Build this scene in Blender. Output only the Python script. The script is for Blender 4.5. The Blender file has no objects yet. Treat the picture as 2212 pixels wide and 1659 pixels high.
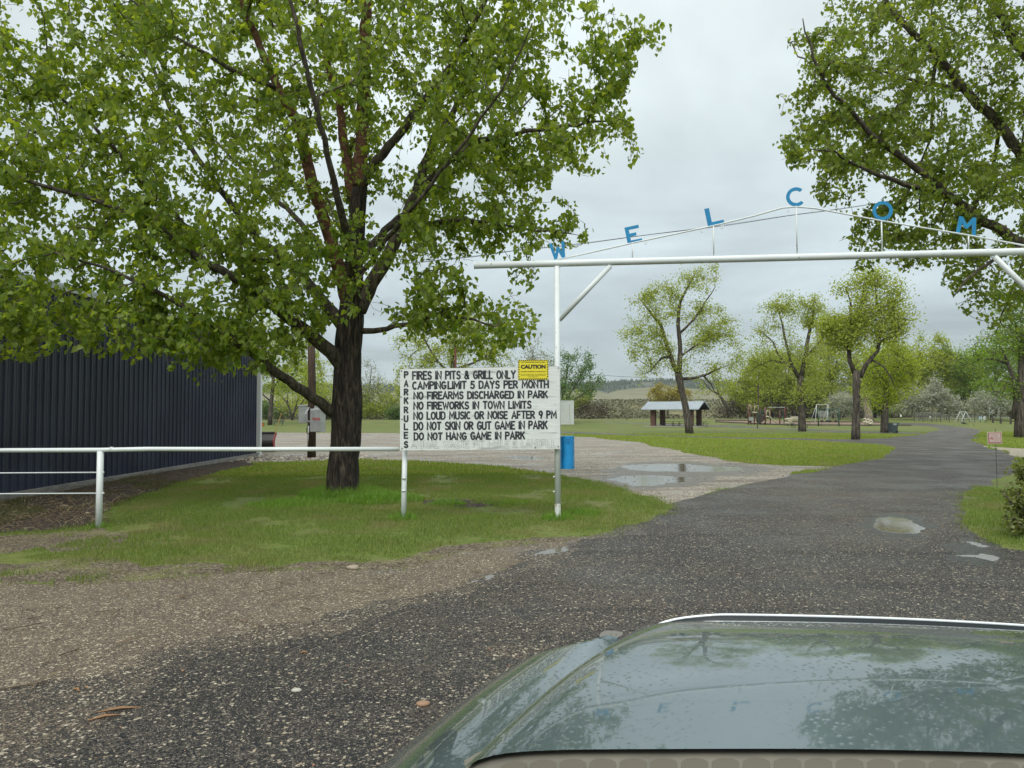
import bpy, bmesh, math, random
import numpy as np
from mathutils import Vector, Matrix, noise as mnoise
from mathutils.geometry import delaunay_2d_cdt
random.seed(7); RNG = np.random.default_rng(11)
SC = bpy.context.scene
COL = SC.collection

# ---------------------------------------------------------------- camera
CAM_H = 1.62; FPX = 1550.0; CX, CY = 1106.0, 829.5
PITCH = math.atan(60.5/FPX); ROLL = math.radians(0.2)
f_ = Vector((0, math.cos(PITCH), math.sin(PITCH)))
r0 = Vector((1, 0, 0)); u0 = Vector((0, -math.sin(PITCH), math.cos(PITCH)))
r_ = r0*math.cos(ROLL) - u0*math.sin(ROLL)
u_ = u0*math.cos(ROLL) + r0*math.sin(ROLL)
cam = bpy.data.cameras.new('camera'); cam_o = bpy.data.objects.new('camera', cam)
COL.objects.link(cam_o)
cam.sensor_width = 36; cam.lens = FPX/2212*36; cam.clip_start = 0.05; cam.clip_end = 8000
cam_o.matrix_world = Matrix(((r_.x, u_.x, -f_.x, 0), (r_.y, u_.y, -f_.y, 0), (r_.z, u_.z, -f_.z, CAM_H), (0, 0, 0, 1)))
SC.camera = cam_o

# ---------------------------------------------------------------- sky
W = bpy.data.worlds.new('World'); SC.world = W; W.use_nodes = True
nt = W.node_tree; nt.nodes.clear()
def N(nt, t, **kw):
    n = nt.nodes.new(t)
    for k, v in kw.items():
        if k.startswith('_'): setattr(n, k[1:], v)
        else: n.inputs[k].default_value = v
    return n
def L(nt, a, b): nt.links.new(a, b)
SUN_EL, SUN_ROT = math.radians(52), math.radians(200)
out = N(nt, 'ShaderNodeOutputWorld'); bg = N(nt, 'ShaderNodeBackground', Strength=0.1)
sky = N(nt, 'ShaderNodeTexSky', _sky_type='NISHITA', _sun_disc=False, _sun_elevation=SUN_EL, _sun_rotation=SUN_ROT)
tc = N(nt, 'ShaderNodeTexCoord'); sep = N(nt, 'ShaderNodeSeparateXYZ'); L(nt, tc.outputs['Generated'], sep.inputs[0])
mz = N(nt, 'ShaderNodeMath', _operation='MAXIMUM'); L(nt, sep.outputs['Z'], mz.inputs[0]); mz.inputs[1].default_value = 0.0
ramp = N(nt, 'ShaderNodeValToRGB'); cr = ramp.color_ramp
cr.interpolation = 'EASE'
def sky_col(i, pos, c):
    e = cr.elements[i] if i < 2 else cr.elements.new(pos)
    e.position = pos; e.color = (*c, 1)
sky_col(0, 0.0, (.33, .38, .40)); sky_col(1, 1.0, (.95, 1.0, .98))
sky_col(2, .10, (.345, .405, .425)); sky_col(3, .24, (.45, .52, .54)); sky_col(4, .42, (.56, .625, .635)); 
L(nt, mz.outputs[0], ramp.inputs[0])
zz = N(nt, 'ShaderNodeMath', _operation='ADD'); L(nt, mz.outputs[0], zz.inputs[0]); zz.inputs[1].default_value = 0.16
dx = N(nt, 'ShaderNodeMath', _operation='DIVIDE'); L(nt, sep.outputs['X'], dx.inputs[0]); L(nt, zz.outputs[0], dx.inputs[1])
dy = N(nt, 'ShaderNodeMath', _operation='DIVIDE'); L(nt, sep.outputs['Y'], dy.inputs[0]); L(nt, zz.outputs[0], dy.inputs[1])
cmb = N(nt, 'ShaderNodeCombineXYZ'); L(nt, dx.outputs[0], cmb.inputs[0]); L(nt, dy.outputs[0], cmb.inputs[1])
nz = N(nt, 'ShaderNodeTexNoise', Scale=1.1, Detail=5.0, Roughness=.55, Distortion=.4); L(nt, cmb.outputs[0], nz.inputs['Vector'])
mr = N(nt, 'ShaderNodeMapRange'); L(nt, nz.outputs['Fac'], mr.inputs[0])
mr.inputs[1].default_value = .3; mr.inputs[2].default_value = .7; mr.inputs[3].default_value = .78; mr.inputs[4].default_value = 1.18
vm = N(nt, 'ShaderNodeVectorMath', _operation='SCALE'); L(nt, ramp.outputs[0], vm.inputs[0]); L(nt, mr.outputs[0], vm.inputs['Scale'])
vm2 = N(nt, 'ShaderNodeVectorMath', _operation='SCALE'); L(nt, vm.outputs[0], vm2.inputs[0]); vm2.inputs['Scale'].default_value = 11.0
mx = N(nt, 'ShaderNodeMix', _data_type='RGBA'); mx.inputs[0].default_value = .94
L(nt, sky.outputs[0], mx.inputs[6]); L(nt, vm2.outputs[0], mx.inputs[7])
L(nt, mx.outputs[2], bg.inputs['Color']); L(nt, bg.outputs[0], out.inputs[0])

sun = bpy.data.lights.new('sun', 'SUN'); sun.energy = 1.5; sun.angle = math.radians(35); sun.color = (1, .97, .93)
so = bpy.data.objects.new('sun', sun); COL.objects.link(so)
sd = Vector((math.sin(SUN_ROT)*math.cos(SUN_EL), math.cos(SUN_ROT)*math.cos(SUN_EL), math.sin(SUN_EL)))
so.rotation_euler = sd.to_track_quat('Z', 'Y').to_euler(); so.location = (0, 0, 40)
SC.view_settings.view_transform = 'Standard'; SC.view_settings.look = 'None'
SC.view_settings.exposure = 0.5; SC.view_settings.gamma = 1; SC.view_settings.use_curve_mapping = False
SC.render.engine = 'CYCLES'
SC.cycles.max_bounces = 8; SC.cycles.diffuse_bounces = 4; SC.cycles.glossy_bounces = 3; SC.cycles.transmission_bounces = 6
SC.cycles.transparent_max_bounces = 4; SC.cycles.caustics_reflective = False; SC.cycles.caustics_refractive = False
SC.cycles.use_denoising = True

# ---------------------------------------------------------------- terrain height and measuring helpers
def sstep(a, b, x):
    t = min(1, max(0, (x-a)/(b-a))); return t*t*(3-2*t)
def gz(x, y):
    z = -0.5*sstep(28, 72, y) - .45*sstep(72, 115, y) + .8*sstep(132, 162, y)
    z += 5.0*sstep(182, 250, y)
    z -= 0.07*sstep(-3.0, -6.5, x)*sstep(4, 8, y)*(1-sstep(14, 20, y))
    z += 0.018*mnoise.noise(Vector((x*.35, y*.35, 1.3)))*(1-sstep(20, 40, y))*sstep(3, 7, y)
    z += 0.10*mnoise.noise(Vector((x*.08, y*.08, 7.3)))*sstep(35, 60, y)
    return z
def ray(px, py): return f_ + r_*((px-CX)/FPX) - u_*((py-CY)/FPX)
CP = Vector((0, 0, CAM_H)); UP = Vector((0, 0, 1))
def A(px, py, D):                       # point at distance D (along Y) measured on the photograph
    d = ray(px, py); return CP + d*(D/d.y)
def G(px, py, z=None):                  # ground point
    d = ray(px, py)
    if z is not None: return CP + d*((z-CAM_H)/d.z)
    t = .5; pt = 0
    while t < 3000:
        p = CP + d*t
        if p.z < gz(p.x, p.y): break
        pt = t; t *= 1.03
    for _ in range(24):
        m = (pt+t)/2; p = CP + d*m
        if p.z < gz(p.x, p.y): t = m
        else: pt = m
    p = CP + d*t; return Vector((p.x, p.y, gz(p.x, p.y)))
def proj(P):                            # world array -> photo pixel
    P = np.asarray(P) - np.array(CP)
    w = P @ np.array(f_); return np.stack([CX + FPX*(P @ np.array(r_))/w, CY - FPX*(P @ np.array(u_))/w], 1), w
def inside(poly, pts):
    poly = np.array(poly, float); x, y = pts[:, 0], pts[:, 1]; r = np.zeros(len(pts), bool); j = len(poly)-1
    for i in range(len(poly)):
        xi, yi = poly[i]; xj, yj = poly[j]
        c = ((yi > y) != (yj > y)) & (x < (xj-xi)*(y-yi)/((yj-yi)+1e-12)+xi); r ^= c; j = i
    return r

# ---------------------------------------------------------------- object helpers
def tag(o, label=None, cat=None, group=None, kind=None):
    if label: o['label'] = label
    if cat: o['category'] = cat
    if group: o['group'] = group
    if kind: o['kind'] = kind
    return o
def thing(name, label, cat, loc=(0, 0, 0), group=None, kind=None):
    o = bpy.data.objects.new(name, None); COL.objects.link(o); o.location = loc; o.empty_display_size = .2
    return tag(o, label, cat, group, kind)
def root_loc(p):
    v = Vector((0, 0, 0))
    while p is not None: v += p.location; p = p.parent
    return v
def link(name, me, mat, parent=None, smooth=False):
    o = bpy.data.objects.new(name, me); COL.objects.link(o)
    if mat is not None:
        for m in (mat if isinstance(mat, (list, tuple)) else [mat]): me.materials.append(m)
    if parent is not None: o.parent = parent
    if smooth: me.polygons.foreach_set('use_smooth', [True]*len(me.polygons))
    return o
def np_mesh(name, V, F):
    V = np.asarray(V, np.float32).reshape(-1, 3); F = np.asarray(F, np.int32); n = F.shape[1]
    me = bpy.data.meshes.new(name); me.vertices.add(len(V)); me.vertices.foreach_set('co', V.ravel())
    me.loops.add(F.size); me.loops.foreach_set('vertex_index', F.ravel())
    me.polygons.add(len(F)); me.polygons.foreach_set('loop_start', np.arange(0, F.size, n, dtype=np.int32))
    me.polygons.foreach_set('loop_total', np.full(len(F), n, np.int32)); me.update(calc_edges=True); return me
class MB:
    def __init__(s): s.v = []; s.f = []
    def add(s, vs, fs):
        b = len(s.v); s.v += [tuple(v) for v in vs]; s.f += [tuple(b+i for i in f) for f in fs]; return s
    def box(s, c, size, rot=None, R=None):
        c = Vector(c); hx, hy, hz = [k/2 for k in size]
        if R is None: R = Matrix.Rotation(rot or 0, 3, 'Z')
        vs = [c + R @ Vector((x*hx, y*hy, z*hz)) for z in (-1, 1) for y in (-1, 1) for x in (-1, 1)]
        return s.add(vs, [(0, 2, 3, 1), (4, 5, 7, 6), (0, 1, 5, 4), (2, 6, 7, 3), (0, 4, 6, 2), (1, 3, 7, 5)])
    def bar(s, a, b, w, h=None, up=(0, 0, 1)):
        a = Vector(a); b = Vector(b); d = (b-a); L_ = d.length; y = d.normalized(); u = Vector(up)
        if abs(y.dot(u)) > .95: u = Vector((1, 0, 0))
        x = y.cross(u).normalized(); z = x.cross(y); R = Matrix((x, y, z)).transposed()
        return s.box((a+b)/2, (w, L_, h or w), R=R)
    def tube(s, pts, r, n=10, cap=True, jit=None):
        pts = [Vector(p) for p in pts]; m = len(pts); rs = r if isinstance(r, (list, tuple)) else [r]*m
        prev = None; rings = []
        for i, p in enumerate(pts):
            t = (pts[min(i+1, m-1)] - pts[max(i-1, 0)]).normalized()
            if prev is None:
                ref = Vector((0, 0, 1)) if abs(t.z) < .9 else Vector((0, 1, 0)); x = t.cross(ref).normalized()
            else: x = (prev - t*prev.dot(t)).normalized()
            prev = x; y = t.cross(x)
            ring = []
            for k in range(n):
                a = 2*math.pi*k/n; rr = rs[i]*(jit(i, k, p, a) if jit else 1)
                ring.append(p + x*(math.cos(a)*rr) + y*(math.sin(a)*rr))
            rings.append(ring)
        b = len(s.v); s.v += [tuple(v) for g in rings for v in g]
        for i in range(m-1):
            for k in range(n):
                k2 = (k+1) % n; s.f.append((b+i*n+k, b+i*n+k2, b+(i+1)*n+k2, b+(i+1)*n+k))
        if cap: s.f.append(tuple(b+k for k in reversed(range(n)))); s.f.append(tuple(b+(m-1)*n+k for k in range(n)))
        return s
    def prism(s, poly, R, o, d):         # poly in local x,z plane extruded along local y by d
        n = len(poly); o = Vector(o)
        vs = [o + R @ Vector((x, 0, z)) for x, z in poly] + [o + R @ Vector((x, d, z)) for x, z in poly]
        fs = [tuple(range(n)), tuple(range(2*n-1, n-1, -1))] + [(i, i+n, (i+1) % n+n, (i+1) % n) for i in range(n)]
        return s.add(vs, fs)
    def build(s, name, mat, parent=None, smooth=False, label=None, kind=None, bevel=0):
        off = root_loc(parent); me = bpy.data.meshes.new(name)
        me.from_pydata([tuple(Vector(v)-off) for v in s.v], [], s.f); me.update()
        if bevel:
            bm = bmesh.new(); bm.from_mesh(me)
            bmesh.ops.bevel(bm, geom=bm.edges[:], offset=bevel, segments=1, affect='EDGES', clamp_overlap=True); bm.to_mesh(me); bm.free()
        o = link(name, me, mat, parent, smooth)
        if label: o['label'] = label
        if kind: o['kind'] = kind
        return o
def auto_smooth(o, deg=40):
    me = o.data; bm = bmesh.new(); bm.from_mesh(me)
    for f in bm.faces: f.smooth = True
    for e in bm.edges:
        if len(e.link_faces) == 2 and e.calc_face_angle(0) > math.radians(deg): e.smooth = False
    bm.to_mesh(me); bm.free(); return o
def copy_tree(o, parent=None):
    c = o.copy(); COL.objects.link(c); c.parent = parent
    for ch in [q for q in bpy.data.objects if q.parent == o and q is not c]: copy_tree(ch, c)
    return c

# ---------------------------------------------------------------- materials
def mat(name, col, col2=None, scale=5.0, rough=.7, rough2=None, metal=0.0, bump=0.0, bscale=None, stretch=(1, 1, 1), coat=0.0, detail=5.0, lo=.4, hi=.62, spec=.5):
    m = bpy.data.materials.new(name); m.use_nodes = True; nt = m.node_tree; b = nt.nodes['Principled BSDF']
    b.inputs['Base Color'].default_value = (*col, 1); b.inputs['Roughness'].default_value = rough
    b.inputs['Metallic'].default_value = metal; b.inputs['Coat Weight'].default_value = coat; b.inputs['Specular IOR Level'].default_value = spec
    b.inputs['Coat Roughness'].default_value = .05
    tc = N(nt, 'ShaderNodeTexCoord'); mp = N(nt, 'ShaderNodeMapping'); mp.inputs['Scale'].default_value = stretch
    L(nt, tc.outputs['Object'], mp.inputs[0])
    if col2 is not None:
        n = N(nt, 'ShaderNodeTexNoise', Scale=scale, Detail=detail, Roughness=.6); L(nt, mp.outputs[0], n.inputs['Vector'])
        r = N(nt, 'ShaderNodeMapRange'); L(nt, n.outputs['Fac'], r.inputs[0]); r.inputs[1].default_value = lo; r.inputs[2].default_value = hi
        x = N(nt, 'ShaderNodeMix', _data_type='RGBA'); L(nt, r.outputs[0], x.inputs[0])
        x.inputs[6].default_value = (*col, 1); x.inputs[7].default_value = (*col2, 1); L(nt, x.outputs[2], b.inputs['Base Color'])
        if rough2 is not None:
            rr = N(nt, 'ShaderNodeMapRange'); L(nt, r.outputs[0], rr.inputs[0]); rr.inputs[3].default_value = rough; rr.inputs[4].default_value = rough2
            L(nt, rr.outputs[0], b.inputs['Roughness'])
    if bump:
        n2 = N(nt, 'ShaderNodeTexNoise', Scale=bscale or scale*3, Detail=6.0, Roughness=.65); L(nt, mp.outputs[0], n2.inputs['Vector'])
        bp = N(nt, 'ShaderNodeBump', Strength=bump, Distance=.02); L(nt, n2.outputs['Fac'], bp.inputs['Height']); L(nt, bp.outputs[0], b.inputs['Normal'])
    return m
def leaf_mat(name, c1, c2, trans=.45, tcol=None, rough=.42):
    m = bpy.data.materials.new(name); m.use_nodes = True; nt = m.node_tree; b = nt.nodes['Principled BSDF']
    g = N(nt, 'ShaderNodeNewGeometry'); r = N(nt, 'ShaderNodeValToRGB')
    r.color_ramp.elements[0].color = (*c1, 1); r.color_ramp.elements[1].color = (*c2, 1)
    L(nt, g.outputs['Random Per Island'], r.inputs[0]); L(nt, r.outputs[0], b.inputs['Base Color'])
    b.inputs['Roughness'].default_value = rough; b.inputs['Specular IOR Level'].default_value = .35
    t = N(nt, 'ShaderNodeBsdfTranslucent'); mm = N(nt, 'ShaderNodeMix', _data_type='RGBA', _blend_type='MULTIPLY')
    mm.inputs[0].default_value = 1; L(nt, r.outputs[0], mm.inputs[6]); mm.inputs[7].default_value = (*(tcol or (1.9, 1.7, .55)), 1)
    L(nt, mm.outputs[2], t.inputs[0]); s = N(nt, 'ShaderNodeMixShader'); s.inputs[0].default_value = trans
    L(nt, b.outputs[0], s.inputs[1]); L(nt, t.outputs[0], s.inputs[2]); L(nt, s.outputs[0], nt.nodes['Material Output'].inputs[0])
    return m

def multi(name, base, layers, rough=.85, bump=None, stretch=(1, 1, 1), spec=.3, wet=None):
    """base colour, then layers (noise scale, lo, hi, colour, kind) painted over each other; bump = [(kind, scale, strength, dist)]"""
    m = bpy.data.materials.new(name); m.use_nodes = True; nt = m.node_tree; b = nt.nodes['Principled BSDF']
    tc = N(nt, 'ShaderNodeTexCoord'); mp = N(nt, 'ShaderNodeMapping'); mp.inputs['Scale'].default_value = stretch
    L(nt, tc.outputs['Object'], mp.inputs[0]); cur = None
    for (sc, lo, hi, c, kind) in layers:
        x = N(nt, 'ShaderNodeMix', _data_type='RGBA')
        if cur is None: x.inputs[6].default_value = (*base, 1)
        else: L(nt, cur, x.inputs[6])
        x.inputs[7].default_value = (*c, 1)
        if kind == 'n': n = N(nt, 'ShaderNodeTexNoise', Scale=sc, Detail=5.0, Roughness=.62); o = n.outputs['Fac']; L(nt, mp.outputs[0], n.inputs['Vector'])
        elif kind in 'st':                                                      # wheel tracks: noise drawn out along the way people drive
            m2 = N(nt, 'ShaderNodeMapping'); m2.inputs['Rotation'].default_value = (0, 0, math.radians(-4 if kind == 's' else -52)); m2.inputs['Scale'].default_value = (.10, 1.6, 1); L(nt, tc.outputs['Object'], m2.inputs[0])
            n = N(nt, 'ShaderNodeTexNoise', Scale=sc, Detail=4.0, Roughness=.55, Distortion=.3); o = n.outputs['Fac']; L(nt, m2.outputs[0], n.inputs['Vector'])
        else:
            n = N(nt, 'ShaderNodeTexVoronoi', Scale=sc); L(nt, mp.outputs[0], n.inputs['Vector'])
            s = N(nt, 'ShaderNodeSeparateColor'); L(nt, n.outputs['Color'], s.inputs[0]); o = s.outputs[0 if kind == 'v' else 1]
        r = N(nt, 'ShaderNodeMapRange'); L(nt, o, r.inputs[0]); r.inputs[1].default_value = lo; r.inputs[2].default_value = hi
        L(nt, r.outputs[0], x.inputs[0]); cur = x.outputs[2]
    if cur: L(nt, cur, b.inputs['Base Color'])
    b.inputs['Roughness'].default_value = rough; b.inputs['Specular IOR Level'].default_value = spec
    if wet:
        n = N(nt, 'ShaderNodeTexNoise', Scale=wet[0], Detail=4.0); L(nt, mp.outputs[0], n.inputs['Vector'])
        r = N(nt, 'ShaderNodeMapRange'); L(nt, n.outputs['Fac'], r.inputs[0]); r.inputs[1].default_value = wet[1]; r.inputs[2].default_value = wet[2]
        r.inputs[3].default_value = rough; r.inputs[4].default_value = wet[3]; L(nt, r.outputs[0], b.inputs['Roughness'])
    prev = None
    for (kind, sc, st, dist) in (bump or []):
        if kind == 'n': n = N(nt, 'ShaderNodeTexNoise', Scale=sc, Detail=5.0); o = n.outputs['Fac']
        else: n = N(nt, 'ShaderNodeTexVoronoi', Scale=sc); o = n.outputs['Distance']
        L(nt, mp.outputs[0], n.inputs['Vector']); bp = N(nt, 'ShaderNodeBump', Strength=st, Distance=dist)
        if kind == 'v': bp.invert = True
        L(nt, o, bp.inputs['Height'])
        if prev: L(nt, prev, bp.inputs['Normal'])
        prev = bp.outputs[0]
    if prev: L(nt, prev, b.inputs['Normal'])
    return m
M_worn = multi('worn muddy turf edge', (.085, .066, .045), [(1.2, .45, .6, (.13, .13, .045), 'n'), (5, .5, .65, (.06, .048, .034), 'n'), (60, .74, .8, (.25, .21, .15), 'v')], .9, [('n', 25, .6, .03)])
M_mixed = multi('mixed dark and tan gravel and veil tint', (.115, .090, .065), [(1.5, .42, .6, (.055, .047, .040), 'n'), (80, .5, .6, (.035, .032, .03), 'v'), (110, .80, .84, (.24, .20, .145), 'v'), (60, .94, .955, (.44, .39, .30), 'w')], .7, [('v', 75, .9, .012)], wet=(.9, .45, .62, .4))
M_wetlot = multi('wet dark gravel margin', (.15, .128, .10), [(3, .45, .6, (.11, .092, .072), 'n'), (50, .6, .7, (.09, .075, .06), 'v')], .4, [('v', 30, .5, .015)], spec=.5)
M_wetroad = multi('wet dark road margin', (.026, .023, .02), [(70, .6, .7, (.05, .044, .038), 'v')], .3, [('v', 60, .6, .01)], spec=.5)
M_lawn = multi('lawn turf', (.115, .16, .028), [(.12, .42, .6, (.17, .175, .05), 'n'), (.35, .52, .66, (.12, .10, .045), 'n'), (.9, .52, .68, (.14, .125, .05), 'n'), (9, .45, .7, (.06, .09, .016), 'n'), (60, .5, .75, (.13, .18, .03), 'n')], .9, [('n', 40, .5, .03)])
M_road = multi('dark asphalt millings', (.048, .041, .034), [(.35, .42, .66, (.078, .069, .059), 'n'), (.22, .44, .60, (.105, .084, .062), 'n'), (.9, .52, .66, (.024, .022, .020), 't'), (1.6, .5, .7, (.03, .028, .027), 'n'), (70, .50, .6, (.018, .018, .020), 'v'), (120, .84, .87, (.20, .175, .14), 'v'), (60, .962, .972, (.40, .35, .26), 'w')], .62, [('v', 70, .9, .012), ('v', 140, .5, .006)], spec=.3, wet=(.8, .45, .62, .38))
M_lot = multi('pale wet gravel', (.30, .265, .215), [(.5, .40, .62, (.21, .185, .155), 'n'), (50, .6, .7, (.16, .13, .10), 'v'), (30, .82, .86, (.46, .41, .33), 'w'), (6, .55, .7, (.17, .15, .12), 'n'), (1.0, .50, .62, (.17, .145, .115), 's')], .7, [('v', 30, .7, .02), ('n', 3, .3, .05)], wet=(.7, .5, .65, .3))
M_shoulder = multi('tan packed gravel', (.15, .118, .085), [(.7, .42, .62, (.10, .08, .062), 'n'), (90, .55, .65, (.075, .06, .047), 'v'), (120, .74, .78, (.26, .215, .15), 'v'), (60, .93, .95, (.42, .37, .27), 'w')], .8, [('v', 90, .8, .01)], wet=(1.1, .5, .66, .4))
M_soil = multi('dark mulch and soil', (.045, .034, .026), [(1.2, .45, .65, (.075, .055, .04), 'n'), (30, .6, .7, (.02, .016, .013), 'v'), (45, .82, .88, (.17, .13, .09), 'w')], .9, [('v', 30, .9, .03), ('n', 8, .5, .05)])
M_sand = multi('pale sand', (.33, .29, .22), [(3, .45, .6, (.24, .21, .16), 'n')], .85, [('n', 20, .4, .02)])
M_woodchip = multi('playground wood chips', (.24, .17, .12), [(3, .45, .6, (.17, .12, .09), 'n')], .9)
M_field = multi('rough pasture', (.14, .135, .06), [(.05, .42, .58, (.20, .17, .09), 'n'), (.3, .45, .65, (.075, .085, .035), 'n')], .95)
def water_mat():
    m = bpy.data.materials.new('shallow muddy water'); m.use_nodes = True; nt = m.node_tree; b = nt.nodes['Principled BSDF']
    b.inputs['Base Color'].default_value = (.14, .12, .09, 1); b.inputs['Roughness'].default_value = .05; b.inputs['IOR'].default_value = 1.33
    b.inputs['Specular IOR Level'].default_value = .5
    tc = N(nt, 'ShaderNodeTexCoord'); n = N(nt, 'ShaderNodeTexNoise', Scale=14, Detail=3.0); L(nt, tc.outputs['Object'], n.inputs[0])
    bp = N(nt, 'ShaderNodeBump', Strength=.12, Distance=.01); L(nt, n.outputs[0], bp.inputs['Height']); L(nt, bp.outputs[0], b.inputs['Normal'])
    return m
M_water = water_mat()
M_rusty = multi('white paint flaking to rust', (.64, .67, .63), [(9, .50, .56, (.34, .24, .13), 'n'), (14, .60, .66, (.035, .028, .024), 'n')], .6, [('n', 40, .5, .01)])
def white_paint():
    m = multi('white weathered pipe paint', (.66, .70, .69), [(2.2, .40, .62, (.72, .76, .75), 'n'), (14, .66, .70, (.20, .21, .21), 'n'), (1.6, .72, .74, (.30, .18, .09), 'n')], .45, [('n', 60, .12, .005)], spec=.5)
    return m
M_white = white_paint()
def bark_mat(name, c1, c2, c3, sc=1.0, st=(9, 9, 1.6)):
    m = bpy.data.materials.new(name); m.use_nodes = True; nt = m.node_tree; b = nt.nodes['Principled BSDF']
    tc = N(nt, 'ShaderNodeTexCoord'); mp = N(nt, 'ShaderNodeMapping'); mp.inputs['Scale'].default_value = [s*sc for s in st]; L(nt, tc.outputs['Object'], mp.inputs[0])
    n = N(nt, 'ShaderNodeTexNoise', Scale=2.2, Detail=8.0, Roughness=.65, Distortion=.6); L(nt, mp.outputs[0], n.inputs[0])
    r = N(nt, 'ShaderNodeValToRGB'); L(nt, n.outputs[0], r.inputs[0]); r.color_ramp.elements[0].position = .38; r.color_ramp.elements[0].color = (*c1, 1)
    r.color_ramp.elements[1].position = .68; r.color_ramp.elements[1].color = (*c3, 1); e = r.color_ramp.elements.new(.52); e.color = (*c2, 1)
    L(nt, r.outputs[0], b.inputs['Base Color']); b.inputs['Roughness'].default_value = .85; b.inputs['Specular IOR Level'].default_value = .25
    bp = N(nt, 'ShaderNodeBump', Strength=.9, Distance=.04); L(nt, n.outputs[0], bp.inputs['Height']); L(nt, bp.outputs[0], b.inputs['Normal']); return m
M_bark = bark_mat('furrowed dark bark', (.012, .010, .009), (.045, .036, .029), (.13, .10, .075))
M_limb = bark_mat('grey brown limb bark', (.035, .029, .022), (.085, .070, .052), (.16, .135, .10), 1, (6, 6, 2))
M_bark_red = bark_mat('smooth reddish bark', (.07, .034, .02), (.15, .07, .04), (.20, .12, .08), 1, (3, 3, 9))
M_bark_far = bark_mat('grey brown bark', (.03, .025, .02), (.09, .075, .06), (.19, .165, .135), .5)
M_twig = mat('dark twig bark', (.075, .06, .042), (.14, .115, .08), 6, .8)
M_twigf = mat('grey brown twig bark', (.10, .09, .06), (.17, .15, .10), 6, .8)
M_leaf = leaf_mat('green cottonwood leaf', (.115, .195, .02), (.28, .36, .07), .57)
M_leaf2 = leaf_mat('olive cottonwood leaf', (.105, .17, .022), (.25, .32, .07), .55)
M_leafy = leaf_mat('yellow green spring leaf', (.27, .345, .04), (.46, .53, .095), .5, (1.4, 1.3, .5))
M_leafb = leaf_mat('bright yellow green leaf', (.24, .33, .025), (.44, .52, .06), .5, (1.4, 1.3, .4))
M_leafg = leaf_mat('fresh green leaf', (.11, .21, .03), (.26, .37, .07), .5)
M_leafo = leaf_mat('ochre willow leaf', (.25, .22, .04), (.36, .32, .07), .3)
M_olive = leaf_mat('silver grey olive leaf', (.30, .32, .22), (.50, .52, .42), .4, (1, 1, .9))
M_brown = leaf_mat('brown brush twig', (.08, .065, .04), (.16, .14, .08), .1, (1, 1, 1))
M_bushg = leaf_mat('mid green bush leaf', (.04, .10, .015), (.12, .20, .035), .35)

# ================================================================ ground: one conforming sheet cut into regions
def jagged(P, amp, depth=4, seed=1, minlen=.12):
    rnd = random.Random(seed); pts = [(p[0], p[1]) for p in P]; outp = []
    def rec(a, b, d):
        l = math.hypot(b[0]-a[0], b[1]-a[1])
        if d == 0 or l < minlen: return [a]
        k = (rnd.random()-.5)*2*min(amp*l, .5); m = ((a[0]+b[0])/2 - (b[1]-a[1])/l*k, (a[1]+b[1])/2 + (b[0]-a[0])/l*k)
        return rec(a, m, d-1) + rec(m, b, d-1)
    for i in range(len(pts)): outp += rec(pts[i], pts[(i+1) % len(pts)], depth)
    return outp
def gp(*pp): return [(lambda v: (v.x, v.y))(G(*p)) for p in pp]
REG = []
def region(name, m, poly, amp=.10, depth=4, seed=1, minlen=.12): REG.append((name, m, jagged(poly, amp, depth, seed, minlen) if amp else poly))
region('grass_field', M_lawn, [(-900, -60), (900, -60), (900, 3000), (-900, 3000)], 0)
region('far_pasture', M_field, [(-900, 168), (-30, 166), (10, 170), (60, 166), (900, 168), (900, 3000), (-900, 3000)], .04, 4, 3, 3)
region('dirt_shoulder', M_shoulder, [(-15, 4.0), (-15, 8.0)] + gp((0, 1252), (120, 1262), (300, 1250), (500, 1236), (700, 1226), (880, 1224), (920, 1210), (1000, 1190), (1150, 1172), (1230, 1164), (1290, 1158), (1224, 1187), (1130, 1215), (1057, 1243), (1011, 1266), (920, 1290), (840, 1305), (664, 1356), (488, 1387), (351, 1407), (293, 1442), (195, 1469), (0, 1500)), .08, 5, 5, .1)
region('road', M_road, [(-15, -12), (-15, 4.2)] + gp((0, 1498), (195, 1467), (293, 1440), (351, 1405), (488, 1385), (664, 1354), (840, 1303), (920, 1288), (1011, 1264), (1057, 1241), (1130, 1213), (1224, 1186), (1270, 1160), (1330, 1145), (1400, 1125), (1440, 1105), (1447, 1087), (1512, 1071), (1590, 1052), (1706, 1025), (1799, 1008), (1860, 998), (1925, 977), (1934, 968), (1908, 962), (1850, 958), (1788, 955), (1737, 952), (1618, 949), (1461, 944.5), (1354, 941), (1209, 935), (1120, 931), (1120, 929.4), (1209, 932), (1354, 938), (1461, 941.5), (1566, 944.5), (1737, 947), (1790, 949), (1840, 949), (1920, 946), (1989, 938), (2026, 930), (2034, 926), (2010, 921.5), (1960, 918.5), (1930, 916.5), (1850, 914.5), (1780, 913.4), (1780, 911.8), (1850, 912.4), (1938, 913.2), (1990, 914), (2031, 917), (2057, 920), (2091, 924), (2120, 930), (2128, 938), (2112, 945), (2100, 949), (2108, 957), (2125, 962), (2159, 972), (2193, 985), (2193, 990), (2180, 1009), (2171, 1028), (2148, 1047), (2102, 1054), (2080, 1071), (2076, 1092), (2080, 1120), (2093, 1139), (2133, 1164), (2165, 1183), (2212, 1190), (2300, 1200), (2500, 1215)) + [(9, 6.0), (16, 2), (16, -12)], .06, 4, 6, .12)
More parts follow.
